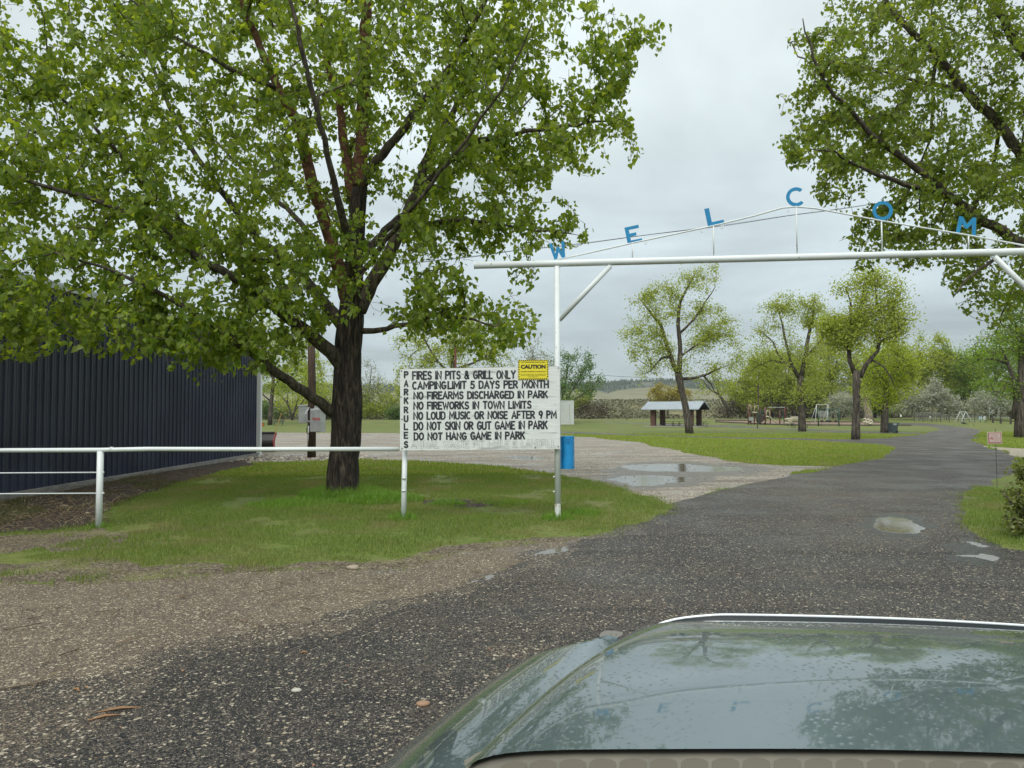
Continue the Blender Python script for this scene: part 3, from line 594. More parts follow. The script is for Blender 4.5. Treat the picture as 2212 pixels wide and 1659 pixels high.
# caution sign
q0 = on_board(1.806, 1.046); cau = thing('caution_sign', 'small yellow CAUTION sign with black striped border on the rules board corner', 'sign', q0)
M_yel = mat('yellow sign sheet', (.78, .66, .03), rough=.45); M_blk = mat('sign black', (.015, .015, .015), rough=.5)
def oc(x, z, l=0.0): return on_board(1.806+x, 1.046+z) + bn*(.006+l)
MB().add([oc(x, z, d_) for d_ in (0, -.003) for x, z in ((0, 0), (.46, 0), (.46, .30), (0, .30))], [(0, 1, 2, 3), (7, 6, 5, 4), (0, 4, 5, 1), (1, 5, 6, 2), (2, 6, 7, 3), (3, 7, 4, 0)]).build('sign_plate', M_yel, cau)
st = MB(); t = .022
for i in range(15):
    a = i*.0318
    for zz0 in (0, .278): st.add([oc(min(.46, a+dx_), zz0+dz, .0012) for dx_, dz in ((0, 0), (.016, 0), (.032, t), (.016, t))], [(0, 1, 2, 3)])
for i in range(7):
    a = .03+i*.036
    for xx0 in (0, .438): st.add([oc(xx0+dx_, a+dz, .0012) for dx_, dz in ((0, 0), (t, .014), (t, .030), (0, .016))], [(0, 1, 2, 3)])
st.build('hazard_stripes', M_blk, cau)
for txt, z, w, h, b in (("CIVIL PREPAREDNESS WARNING SIREN", .262, .36, .013, .004), ("CAUTION", .196, .375, .064, .006), ("THIS SIREN OPERATES AUTOMATICALLY", .122, .385, .014, .004),
                     ("ITS SOUND CAN BE DANGEROUS TO YOUR HEARING, WHEN", .082, .38, .010, .003), ("IT STARTS TO OPERATE, COVER YOUR EARS AND MOVE AT", .062, .38, .010, .003), ("LEAST 100 FEET AWAY.", .042, .15, .010, .003)):
    put_text(txt, oc(.23, z), bd, UP, .1, M_blk, cau, width=w, height=h, bold=b, nrm=bn, lift=.0015)

# ================================================================ donation box (blue pipe on the gate post)
dq = A(1226, 1014, 11.0); don = thing('donation_box', 'bright blue upright pipe donation box hung beside the rules board post', 'donation box', dq)
M_dblue = mat('chipped bright blue paint', (.012, .27, .60), (.014, .22, .50), 8, .45, bump=.1)
ztop = A(1226, 942, 11.0).z; cxd = A(1226, 980, 11.0)
rD = 15.5/1550*11*.86
cyl = MB().tube([Vector((cxd.x+.01, cxd.y, dq.z+.012)), Vector((cxd.x+.01, cxd.y, ztop-.012))], rD, 24).build('pipe_body', M_dblue, don, False); auto_smooth(cyl, 40)
MB().tube([Vector((cxd.x+.01, cxd.y, ztop-.012)), Vector((cxd.x+.01, cxd.y, ztop))], rD*1.03, 24).build('lid', M_dblue, don)
MB().box((A(1212, 980, 11.0).x, cxd.y-.0, (dq.z+ztop)/2), (.035, .02, (ztop-dq.z)*.98)).build('mounting_plate', M_dblue, don)
lk = Vector((cxd.x, cxd.y-rD-.012, ztop-.04)); MB().box(lk+Vector((0, 0, .01)), (.035, .02, .03)).box(lk-Vector((0, .004, .028)), (.028, .018, .03)).build('padlock', M_dblue, don)
M_wr = mat('worn white lettering', (.42, .55, .65), (.10, .35, .6), 30, .7)
for i, ch in enumerate("DONATION"):
    a = math.radians(-90+48); c0 = Vector((cxd.x+.01+math.cos(a)*rD, cxd.y+math.sin(a)*rD, ztop-.07-i*.052)); nn = Vector((math.cos(a), math.sin(a), 0)); ee = Vector((-nn.y, nn.x, 0))
    put_text(ch, c0, ee, UP, .05, M_wr, don, height=.036, width=(.012 if ch == 'I' else .03), nrm=nn, lift=.0045)

# ================================================================ dark metal building
cA = G(552, 986); cA = Vector((cA.x, cA.y, gz(cA.x, cA.y))); cB = G(0, 1082); wd = (cA-cB); wd.z = 0; wl = wd.length; wd.normalize(); wn = Vector((wd.y, -wd.x, 0))  # wn faces the lawn (+x)
if wn.x < 0: wn = -wn
zA = A(553, 729, cA.y).z; zB = A(0, 597, cB.y).z
bldg = thing('metal_building', 'dark navy ribbed metal building with white corner trim at the left', 'building', cA)
M_navy = mat('dark navy coated steel', (.017, .023, .055), (.033, .040, .078), .9, .34, rough2=.5, spec=.55, bump=.03, bscale=2)
M_trim = mat('white trim', (.62, .65, .64), (.7, .72, .72), 4, .5); M_conc = multi('weathered concrete', (.28, .27, .25), [(4, .45, .65, (.20, .19, .18), 'n')], .85, [('n', 30, .3, .01)])
PW = .9144; base_h = .12; npan = int((wl+9)/PW)
def panel_mesh(H, H2):
    prof = []                                                                # 4 major ribs with small stiffeners between
    x = 0; rib = .2286
    for k in range(4):
        x0 = k*rib; prof += [(x0, 0), (x0+.055, 0), (x0+.062, .006), (x0+.078, .006), (x0+.085, 0), (x0+.115, 0), (x0+.122, .006), (x0+.138, .006), (x0+.145, 0), (x0+.172, 0), (x0+.184, .03), (x0+.206, .03), (x0+.218, 0)]
    prof.append((PW, 0)); V = []; F = []
    for i, (a, d) in enumerate(prof): V += [(a, d, 0), (a, d, 1.0)]
    for i in range(len(prof)-1): F.append((2*i, 2*i+2, 2*i+3, 2*i+1))
    return V, F
PV, PF = panel_mesh(1, 1)
for i in range(npan):
    s0 = wl - (i+1)*PW; me = bpy.data.meshes.new('wall_panel'); vv = []
    for a, d, t_ in PV:
        s = s0+a; zt = zA + (zB-zA)*(wl-s)/wl; zb_ = gz(0, 15)+base_h+.0 + (cB.z-cA.z)*(wl-s)/wl*.6; p = cB + wd*s + wn*(d+.004*(i % 2)); vv.append(Vector((p.x, p.y, zb_ + (zt-zb_)*t_)) - cA)
    me.from_pydata(vv, [], [f[::-1] for f in PF]); me.update(); o = link('wall_panel', me, M_navy, bldg)
far = cB - wd*9.0; back = -wn*14
def wallquad(mb, a, b, za0, za1, zb0, zb1, thick=.1):
    n = (b-a).cross(UP).normalized()*thick; V = [Vector((p.x, p.y, z)) for p, z in ((a, za0), (b, zb0), (b, zb1), (a, za1))]; mb.add(V+[v-n for v in V], [(0, 1, 2, 3), (7, 6, 5, 4), (0, 4, 5, 1), (1, 5, 6, 2), (2, 6, 7, 3), (3, 7, 4, 0)])
m = MB(); wallquad(m, cA - wn*.05 - wd*.02, cA+back - wd*.02, 0, zA-.02, 0, zA+1.2); m.build('end_wall', M_navy, bldg)
m = MB(); a, b = far-wn*.012, cA-wn*.012; m.add([Vector((p.x, p.y, z)) for p, z in ((a, 0), (b, 0), (b, zA-.01), (a, zB-.01 + (zB-zA)*.5))], [(0, 1, 2, 3)]); m.build('wall', M_navy, bldg)
m = MB(); m.bar(far+wn*.03+UP*(zB+(zB-zA)*9/wl+.04-far.z), cA+wd*.08+wn*.03+UP*(zA+.04-cA.z), .10, .12); m.build('eave_trim', M_trim, bldg)
m = MB(); m.add([far+UP*(zB+.12), cA+wd*.1+UP*(zA+.09), cA+back*.5+wd*.1+UP*(zA+2.0), far+back*.5+UP*(zB+2.0)], [(0, 1, 2, 3)]).add([far+back+UP*(zB+.12), cA+back+wd*.1+UP*(zA+.09), cA+back*.5+wd*.1+UP*(zA+2.0), far+back*.5+UP*(zB+2.0)], [(3, 2, 1, 0)]); m.build('roof', M_navy, bldg)
m = MB(); m.box(cA+wd*.05+wn*.07+UP*((zA+.03)/2), (.22, .14, zA-.03), rot=math.atan2(wd.y, wd.x)-math.pi/2); m.build('corner_trim', mat('bright white trim', (.78, .80, .79), rough=.5), bldg)
m = MB(); m.bar(far+wn*.045+UP*(base_h*.5-.05), cA+wd*.1+wn*.045+UP*(base_h*.5-.02), .13, base_h+.05); m.build('concrete_base', M_conc, bldg)

# ================================================================ siren pole with cabinets
pb = G(673, 990); pole = thing('utility_pole', 'thick brown timber siren pole standing between the dark building and the big tree', 'pole', pb)
M_pole = bark_mat('brown creosote timber', (.03, .02, .014), (.075, .052, .038), (.14, .10, .07), 1, (14, 14, .8))
k = pb.y/1550
MB().tube([pb-UP*.2, pb+UP*2.4, pb+UP*4.7+Vector((-.05, 0, 0))], [9.4*k, 8.4*k, 7.6*k], 14).build('shaft', M_pole, pole, True)
cab = A(684, 908, pb.y-.35); cbn = thing('siren_cabinet', 'grey steel siren control cabinet with red WHELEN lettering strapped to the timber pole', 'electrical box', cab)
M_steel = mat('galvanised cabinet steel', (.42, .44, .44), (.52, .54, .54), 5, .42, metal=.35, bump=.05)
w_ = 28*k; h_ = 49*k; c1 = A(686.5, 908, pb.y-.42)
RC = -.28
MB().box(c1, (w_*.96, .30, h_), rot=RC).build('cabinet_body', M_steel, cbn, bevel=.01)
fr = c1 + Matrix.Rotation(RC, 3, 'Z') @ Vector((.03, -.165, 0)); MB().box(fr, (w_*.82, .025, h_*.97), rot=RC).build('door', M_steel, cbn, bevel=.006)
fx = Matrix.Rotation(RC, 3, 'Z') @ Vector((1, 0, 0)); fn = Matrix.Rotation(RC, 3, 'Z') @ Vector((0, -1, 0))
M_red = mat('red lettering', (.5, .03, .02), rough=.5)
put_text("WHELEN", fr + UP*(h_*.06) + fx*.01, fx, UP, .1, M_red, cbn, width=w_*.66, height=.095, bold=.003, nrm=fn, lift=.016)
MB().box(c1+UP*(h_/2+.05)+Vector((-.05, 0, 0)), (.13, .12, .10)).build('junction_box', M_steel, cbn)
for dx_ in (-.33, -.26): MB().box(c1+Vector((dx_-.05, -.17, -.23)), (.03, .02, .02)).build('latch', M_trim, cbn)
c2 = A(657, 895, pb.y+.05); cb2 = thing('meter_box', 'pale grey electrical box left behind the timber siren pole', 'electrical box', c2)
MB().box(c2, (.36, .2, .62), rot=.1).build('box_body', M_steel, cb2, bevel=.008); MB().box(c2+UP*.325, (.40, .24, .03), rot=.1).build('lid', M_trim, cb2)
cd = thing('conduit', 'grey conduit and black cable looping from the boxes down the timber siren pole', 'cable', A(667, 940, pb.y-.15))
MB().tube([A(668, 880, pb.y-.15), A(659, 895, pb.y-.3), A(660, 906, pb.y-.3), A(668, 911, pb.y-.25), A(677, 911, pb.y-.3)], .022, 8).build('loop_pipe', M_steel, cd, True)
MB().tube([A(665, 985, pb.y-.05), A(666, 950, pb.y-.1), A(667, 920, pb.y-.15)], .022, 8).build('riser_pipe', M_trim, cd, True)
MB().tube([A(668, 915, pb.y-.2), A(663, 922, pb.y-.3), A(662, 934, pb.y-.3), A(666, 938, pb.y-.2), A(669, 932, pb.y-.15)], .012, 6).build('black_cable', M_blk, cd, True)

# ================================================================ snow plough behind the building corner
D = cA.y+3.2; sp = thing('snow_plow', 'dark snow plough blade with red edge and amber lamps parked behind the building corner', 'snow plow', A(575, 978, D))
M_pl = mat('black plough steel', (.02, .02, .022), (.04, .035, .035), 4, .5); M_rd = mat('dark red enamel', (.28, .02, .03), rough=.4)
zt = A(575, 936, D).z; zl = A(575, 976, D).z; xr = A(594, 950, D).x; pts = []
for i in range(9):
    a = i/8; pts.append((D - .25*math.sin(a*3.1416)+.10*a, zl + (zt-zl)*a))
m = MB(); V = []; 
for x in (xr-2.6, xr-.03):
    for (y, z) in pts: V.append((x, y, z))
    for (y, z) in pts: V.append((x, y+.03, z))
m.add(V, [(i, i+1, 18+i+1, 18+i) for i in range(8)] + [(9+i, 18+9+i, 18+9+i+1, 9+i+1) for i in range(8)]); m.build('blade', M_pl, sp)
m = MB(); n = 9; V = [(xr-.03, y-.02, z) for y, z in pts] + [(xr-.03, y+.16, z) for y, z in pts] + [(xr+.01, y-.02, z) for y, z in pts] + [(xr+.01, y+.16, z) for y, z in pts]
m.add(V, [(i, i+1, n+i+1, n+i) for i in range(8)] + [(2*n+i, 3*n+i, 3*n+i+1, 2*n+i+1) for i in range(8)] + [(i, 2*n+i, 2*n+i+1, i+1) for i in range(8)]); m.build('side_plate', M_rd, sp)
MB().bar((xr-2.6, D-.14, zl+(zt-zl)*.62), (xr-.1, D-.14, zl+(zt-zl)*.56), .03, .04).build('rib', M_trim, sp)
MB().tube([(xr-2.6, D+.1, zt+.02), (xr, D+.1, zt+.02)], .045, 8).build('rubber_flap', M_pl, sp, True)
MB().bar((xr-1.0, D+.3, zl+.02), (xr-1.0, D+1.3, zl+.2), .1, .1).build('push_frame', M_pl, sp)
lp = A(561, 917, D+.4); M_amb = mat('amber lens', (.85, .28, .02), rough=.25); M_clr = mat('clear lens', (.45, .47, .47), rough=.15)
MB().box(lp, (.36, .12, .15)).build('lamp_housing', M_pl, sp, bevel=.01); MB().box(lp+Vector((.12, -.07, 0)), (.12, .03, .12)).build('amber_lens', M_amb, sp); MB().box(lp+Vector((-.08, -.07, 0)), (.2, .03, .11)).build('clear_lens', M_clr, sp)
MB().tube([lp-UP*.07, lp+Vector((-.1, 0, -.25)), Vector((lp.x-.2, D+.3, zt-.1))], .02, 6).build('lamp_bracket', M_pl, sp)
MB().tube([Vector((xr-.02, D, zt-.05)), A(608, 892, D)], .014, 6).build('marker_rod', mat('orange marker rod', (.6, .38, .12), rough=.5), sp)

# ================================================================ vehicle front seen over its bonnet
car = thing('car', 'glossy grey green car bonnet with dark deflector strip at the lower right', 'car', G(1700, 1500, .9)-UP*.9)
M_paint = bpy.data.materials.new('grey green metallic paint'); M_paint.use_nodes = True; _n = M_paint.node_tree; _b = _n.nodes['Principled BSDF']
_b.inputs['Base Color'].default_value = (.15, .205, .225, 1); _b.inputs['Metallic'].default_value = .75; _b.inputs['Roughness'].default_value = .36; _b.inputs['Coat Weight'].default_value = 1; _b.inputs['Coat Roughness'].default_value = .03; _b.inputs['Coat IOR'].default_value = 1.6
_t = N(_n, 'ShaderNodeTexCoord'); _v = N(_n, 'ShaderNodeTexVoronoi', Scale=70.0, Randomness=1.0); L(_n, _t.outputs['Object'], _v.inputs[0])
_r = N(_n, 'ShaderNodeMapRange'); L(_n, _v.outputs['Distance'], _r.inputs[0]); _r.inputs[1].default_value = .0; _r.inputs[2].default_value = .32; _r.inputs[3].default_value = 1; _r.inputs[4].default_value = 0
_w = N(_n, 'ShaderNodeTexNoise', Scale=3.0, Detail=3.0); L(_n, _t.outputs['Object'], _w.inputs[0]); _m = N(_n, 'ShaderNodeMath', _operation='MULTIPLY'); L(_n, _r.outputs[0], _m.inputs[0]); L(_n, _w.outputs[0], _m.inputs[1])
_p = N(_n, 'ShaderNodeBump', Strength=.35, Distance=.003); L(_n, _m.outputs[0], _p.inputs['Height']); L(_n, _p.outputs[0], _b.inputs['Coat Normal'])
def cat_rom(P, n):
    P = [Vector(p) for p in P]; out_ = []
    Q = [P[0]*2-P[1]] + P + [P[-1]*2-P[-2]]
    for i in range(1, len(Q)-2):
        a, b, c, d = Q[i-1:i+3]
        for k in range(n):
            t = k/n; out_.append(.5*((2*b)+(c-a)*t+(2*a-5*b+4*c-d)*t*t+(3*b-a-3*c+d)*t**3))
    return out_ + [P[-1]]
def resamp(P, n):
    L_ = [0]
    for a, b in zip(P, P[1:]): L_.append(L_[-1]+(b-a).length)
    o_ = []; j = 0
    for i in range(n):
        s = L_[-1]*i/(n-1)
        while j < len(P)-2 and L_[j+1] < s: j += 1
        t = (s-L_[j])/max(1e-9, L_[j+1]-L_[j]); o_.append(P[j].lerp(P[j+1], min(1, t)))
    return o_
NF = 60
front = resamp(cat_rom([G(1385, 1349, .985), G(1405, 1340, .99), G(1440, 1334, .995), G(1500, 1331, 1.0), G(1700, 1333, 1.005), G(1950, 1340, 1.005), G(2212, 1354, 1.0), G(2500, 1376, .99), G(2800, 1404, .97)], 8), NF)
rear = resamp(cat_rom([G(1000, 1632, 1.095), G(1060, 1625, 1.10), G(1200, 1620, 1.11), G(1400, 1618, 1.12), G(1800, 1618, 1.125), G(2212, 1628, 1.12), G(2600, 1650, 1.11), G(3000, 1690, 1.09)], 8), NF)
leftm = G(1236, 1445, 1.055)
V = []; F = []; NR = 26
for i in range(NF):
    for j in range(NR):
        t = j/(NR-1); p = rear[i].lerp(front[i], t); s = i/(NF-1)
        p = p + UP*(.030*math.sin(math.pi*t)) + UP*(.012*math.exp(-((s-.5)/.3)**2)*math.sin(math.pi*min(1, t*1.1)))
        e = math.exp(-s*14); q = rear[0].lerp(front[0], t); off = (leftm-rear[0].lerp(front[0], .5))*math.sin(math.pi*t); off.z = 0; p = p + off*e
        p = p - UP*(.02*math.exp(-s*40)) - UP*(.045*max(0, (t-.88)/.12)**2)
        V.append(p)
for i in range(NF-1):
    for j in range(NR-1): F.append((i*NR+j, (i+1)*NR+j, (i+1)*NR+j+1, i*NR+j+1))
hood_edge = [V[j] for j in range(NR)]; hood_front = [V[i*NR+NR-1] for i in range(NF)]; hood_rear = [V[i*NR] for i in range(NF)]
MB().add(V, F).build('bonnet', M_paint, car, True)
outer = resamp(cat_rom([G(735, 1735, .86), G(815, 1660, .87), G(900, 1592, .885), G(980, 1528, .90), G(1075, 1462, .91), G(1115, 1443, .92), G(1180, 1434, .95), G(1230, 1430, .965), G(1258, 1425, .985)], 8), NR)
V = []; F = []; K = 8
he = hood_edge[:]; he = resamp([hood_rear[0]+ (hood_rear[0]-hood_edge[3])*.8] + he[:-4], NR)
for j in range(NR):
    for k in range(K):
        t = k/(K-1); p = he[j].lerp(outer[j], t) + UP*(.035*math.sin(math.pi*t)) - UP*(.008 if k == 0 else 0); V.append(p)
for j in range(NR-1):
    for k in range(K-1): F.append((j*K+k, j*K+k+1, (j+1)*K+k+1, (j+1)*K+k))
MB().add(V, F).build('fender', M_paint, car, True)
V = []; F = []
for j in range(NR):
    o_ = outer[j]; hd = Vector((.44, .9, 0)); sd_ = Vector((-.9, .44, 0))
    V += [o_, o_+sd_*.03-UP*.06, o_+sd_*.045-UP*.25, o_+sd_*.03-UP*.5]
for j in range(NR-1):
    for k in range(3): F.append((j*4+k, (j+1)*4+k, (j+1)*4+k+1, j*4+k+1))
MB().add(V, F).build('side_panel', M_paint, car, True)
V = []; F = []; M_dark = mat('tinted dark plastic', (.012, .018, .02), rough=.35, spec=.25); M_edge_glint = mat('pale sky glint on deflector edge', (.80, .83, .84), rough=.25, metal=.2)
top = []
for i in range(NF):
    p = hood_front[i]; s = i/(NF-1); r = min(1, s*7); dd = Vector((p.x, p.y, 0)).normalized()
    a = p + UP*.004; b = p + dd*.035 + UP*(.038*math.sqrt(r)+.002); V += [a-UP*.03, a, b]; top.append(b)
for i in range(NF-1): F += [(3*i, 3*i+3, 3*i+4, 3*i+1), (3*i+1, 3*i+4, 3*i+5, 3*i+2)]
MB().add(V, F).build('deflector', M_dark, car, True)
MB().tube(top, .0042, 6).build('deflector_highlight', M_edge_glint, car, True)  # pale bead paints the sky's reflection along the deflector's top edge
V = []; F = []
for i in range(NF):
    p = hood_front[i]; dd = Vector((p.x, p.y, 0)).normalized(); V += [p-UP*.02, p+dd*.05-UP*.12, p+dd*.07-UP*.5]
for i in range(NF-1): F += [(3*i, 3*i+3, 3*i+4, 3*i+1), (3*i+1, 3*i+4, 3*i+5, 3*i+2)]
MB().add(V, F).build('grille_panel', M_paint, car, True)
# cowl at the base of the windscreen
V = []; F = []; M_cowl = mat('grey cowl plastic', (.19, .175, .14), (.15, .14, .115), 8, .5)
for i in range(NF):
    p = hood_rear[i]; dd = Vector((p.x, p.y, 0)).normalized(); V += [p-UP*.012+dd*.05, p-UP*.010-dd*.006, p-dd*.16-UP*.01, p-dd*.3+UP*.02]
for i in range(NF-1):
    for k in range(3): F.append((4*i+k, 4*i+k+1, 4*i+4+k+1, 4*i+4+k))
MB().add(V, F).build('cowl', M_cowl, car, True)
M_cowl_arc = mat('dark cowl arc', (.115, .10, .075), rough=.6)
for i in range(3, NF-3, 2):
    p = hood_rear[i].lerp(hood_rear[i+1], .5); dd = Vector((p.x, p.y, 0)).normalized(); tt = (hood_rear[i+1]-hood_rear[i]).normalized(); w = (hood_rear[i+1]-hood_rear[i]).length*.85
    c = p - dd*.022 - UP*.012; pts = [c - tt*w + -dd*.03, c - tt*w, c - tt*w*.6 + dd*.008, c+dd*.011, c + tt*w*.6+dd*.008, c + tt*w, c + tt*w-dd*.03]
    MB().add([q+UP*.004 for q in pts], [tuple(range(6, -1, -1))]).build('cowl_arc', M_cowl_arc, car)  # flat arc-shaped plates, darker than the cowl they lie on

# ================================================================ trees
def leaf_shape(kind):
    if kind == 'heart':      # broad cottonwood leaf, folded on its midrib; y runs from stalk to tip
        V = np.array([(0, .02, 0), (-.38, -.02, .10), (-.5, .28, .14), (0, 1.0, -.10), (.5, .28, .14), (.38, -.02, .10), (0, .45, -.02)]); F = np.array([(0, 6, 2), (0, 2, 1), (6, 3, 2), (0, 4, 6), (0, 5, 4), (6, 4, 3)])
        return V*np.array([.92, 1, 1]), F
    return np.array([(0, 0, 0), (-.42, .45, .1), (0, 1, 0), (.42, .45, .1)]), np.array([(0, 2, 1), (0, 3, 2)])
def leaves_mesh(name, P, size, kind, rng, droop=.75, var=.3):
    """P: (n,3) stalk points"""
    n = len(P); V0, F0 = leaf_shape(kind); s = size*(1-var+2*var*rng.random(n)) if kind != 'heart' else size*(.6+.8*rng.random(n))
    a = rng.random(n)*2*np.pi; el = -np.pi/2*np.clip(droop + .35*rng.standard_normal(n), -.4, 1.0)
    yd = np.stack([np.cos(a)*np.cos(el), np.sin(a)*np.cos(el), np.sin(el)], 1)
    r = rng.standard_normal((n, 3)); xd = np.cross(yd, r); xd /= np.linalg.norm(xd, axis=1)[:, None]+1e-9; zd = np.cross(xd, yd)
    V = P[:, None, :] + s[:, None, None]*(V0[None, :, 0, None]*xd[:, None, :] + V0[None, :, 1, None]*yd[:, None, :] + V0[None, :, 2, None]*zd[:, None, :])
    F = (F0[None] + (np.arange(n)*len(V0))[:, None, None]).reshape(-1, 3); return V.reshape(-1, 3), F
def seg_mesh(a, b, ra, rb, n):
    d = b-a; l = np.linalg.norm(d, axis=1)[:, None]+1e-9; d = d/l
    ref = np.where(np.abs(d[:, 2:3]) < .9, np.array([[0, 0, 1.]]), np.array([[1., 0, 0]])); x = np.cross(d, ref); x /= np.linalg.norm(x, axis=1)[:, None]; y = np.cross(d, x)
    ang = np.arange(n)*2*np.pi/n; c, s = np.cos(ang), np.sin(ang)
    off = x[:, None, :]*c[None, :, None] + y[:, None, :]*s[None, :, None]
    V = np.concatenate([a[:, None]+off*ra[:, None, None], (b+d*rb[:, None]*.5)[:, None]+off*rb[:, None, None]], 1)
    k = np.arange(n); k2 = (k+1) % n; F0 = np.stack([k, k2, n+k2, n+k], 1)
    F = (F0[None]+(np.arange(len(a))*2*n)[:, None, None]).reshape(-1, 4); return V.reshape(-1, 3), F
def resample(pts, rad, step):
    P = [np.array(pts[0], float)]; R_ = [rad[0]]
    for a, b, ra, rb in zip(pts[:-1], pts[1:], rad[:-1], rad[1:]):
        a = np.array(a, float); b = np.array(b, float); n = max(1, int(round(np.linalg.norm(b-a)/step)))
        for k in range(1, n+1): P.append(a+(b-a)*k/n); R_.append(ra+(rb-ra)*k/n)
    return np.array(P), np.array(R_)
def grow(limbs, tips, step, rng, twig_r, pw=.46, wob=.12, maxr=.2):
    pos = []; par = []; rad = []; dirn = []
    for (P, R_, att) in limbs:
        base = len(pos)
        for i, (p, r) in enumerate(zip(P, R_)):
            if i == 0: q = att if att is not None else -1
            else: q = base+i-1
            if i == 0 and pos: q = int(np.argmin([np.linalg.norm(p-x) for x in pos]))
            pos.append(p); par.append(q); rad.append(r); d = (P[min(i+1, len(P)-1)]-P[max(i-1, 0)]); dirn.append(d/(np.linalg.norm(d)+1e-9))
    n0 = len(pos); cap = n0 + len(tips)*14 + 10
    X = np.zeros((cap, 3)); Dn = np.zeros((cap, 3)); X[:n0] = pos; Dn[:n0] = dirn; Lr = np.array(rad)
    elig = np.zeros(cap, bool); elig[:n0] = Lr < maxr
    par = list(par); n = n0
    d0 = np.array([np.min(np.linalg.norm(X[:n0]-t, axis=1)) for t in tips]); order = np.argsort(d0); ends = []; leafpts = []
    for ti in order:
        t = tips[ti]; v = t-X[:n]; d = np.linalg.norm(v, axis=1)+1e-6; cos = (v*Dn[:n]).sum(1)/d
        cost = d*(1.45-.55*cos) + (~elig[:n])*50; j = int(np.argmin(cost)); dist = d[j]
        k = max(1, min(13, int(math.ceil(dist/step)))); p0 = X[j]; p1 = p0+Dn[j]*dist*.42 + rng.standard_normal(3)*dist*wob*.6; prev = j; q0 = p0
        if n + k >= cap: break
        for i in range(1, k+1):
            s = i/k; q = (1-s)**2*p0+2*s*(1-s)*p1+s*s*t + (rng.standard_normal(3)*step*wob if i < k else 0)
            X[n] = q; dd = q-q0; Dn[n] = dd/(np.linalg.norm(dd)+1e-9); elig[n] = True; par.append(prev); prev = n; n += 1; q0 = q
        ends.append((prev, k))
    W_ = np.zeros(n)
    for e, k in ends: W_[e] += 1
    parr = np.array(par)
    for i in range(n-1, n0-1, -1): W_[parr[i]] += W_[i]
    R_ = np.zeros(n); R_[:n0] = Lr; R_[n0:] = twig_r*np.maximum(W_[n0:], 1)**pw
    for i in range(n0, n): R_[i] = min(R_[i], R_[parr[i]]*.92)
    return X[:n], parr, R_, n0, ends
def leaf_points(X, par, ends, per, rng, spread, back, n0):
    P = []
    for e, k in ends:
        chain = [e]; L_ = 0
        while L_ < back and par[chain[-1]] >= n0: L_ += np.linalg.norm(X[chain[-1]]-X[par[chain[-1]]]); chain.append(par[chain[-1]])
        c = X[chain]; m = max(1, int(per*(.6+.8*rng.random())))
        if len(c) == 1: q = np.repeat(c, m, 0)
        else:
            u = rng.random(m)**1.4*(len(c)-1); i = np.minimum(u.astype(int), len(c)-2); f = (u-i)[:, None]; q = c[i]*(1-f)+c[i+1]*f
        P.append(q+rng.standard_normal((m, 3))*spread)
    return np.concatenate(P)
def sample_blobs(blobs, n, rng, clip=None, hollow=0.0, mind=0, dens=None):
    out_ = []; vol = np.array([b[3]*b[4]*b[5] for b in blobs], float)**.62; vol /= vol.sum(); tot = 0
    while tot < n:
        m = int((n-tot)*2)+50; k = rng.choice(len(blobs), m, p=vol); B = np.array(blobs)[k]; d = rng.standard_normal((m, 3)); d /= np.linalg.norm(d, axis=1)[:, None]
        r = rng.random(m)**(1/3.); r = hollow+(1-hollow)*r; P = B[:, :3]+d*r[:, None]*B[:, 3:6]
        ok = P[:, 1] > mind
        if clip is not None: pp, w = proj(P); ok &= inside(clip, pp)
        if dens is not None: ok &= dens(P)
        P = P[ok]; out_.append(P); tot += len(P)
    return np.concatenate(out_)[:n]
def blob(px, py, D, rx, ry, rd=None):
    c = A(px, py, D); k = D/1550; return (c.x, c.y, c.z, rx*k, (rd if rd else rx*.9)*k, ry*k)
def trunk_mesh(P, R_, n, seed, amp=.09, flare=0):
    m = MB()
    def jit(i, k, p, a):
        v = mnoise.noise(Vector((math.cos(a)*2.6, math.sin(a)*2.6, p.z*.9+seed)))*.9 + abs(mnoise.noise(Vector((math.cos(a)*7, math.sin(a)*7, p.z*1.3+seed))))*1.1
        return 1 + amp*(v-.25)
    m.tube([Vector(p) for p in P], [float(r) for r in R_], n, jit=jit); return m
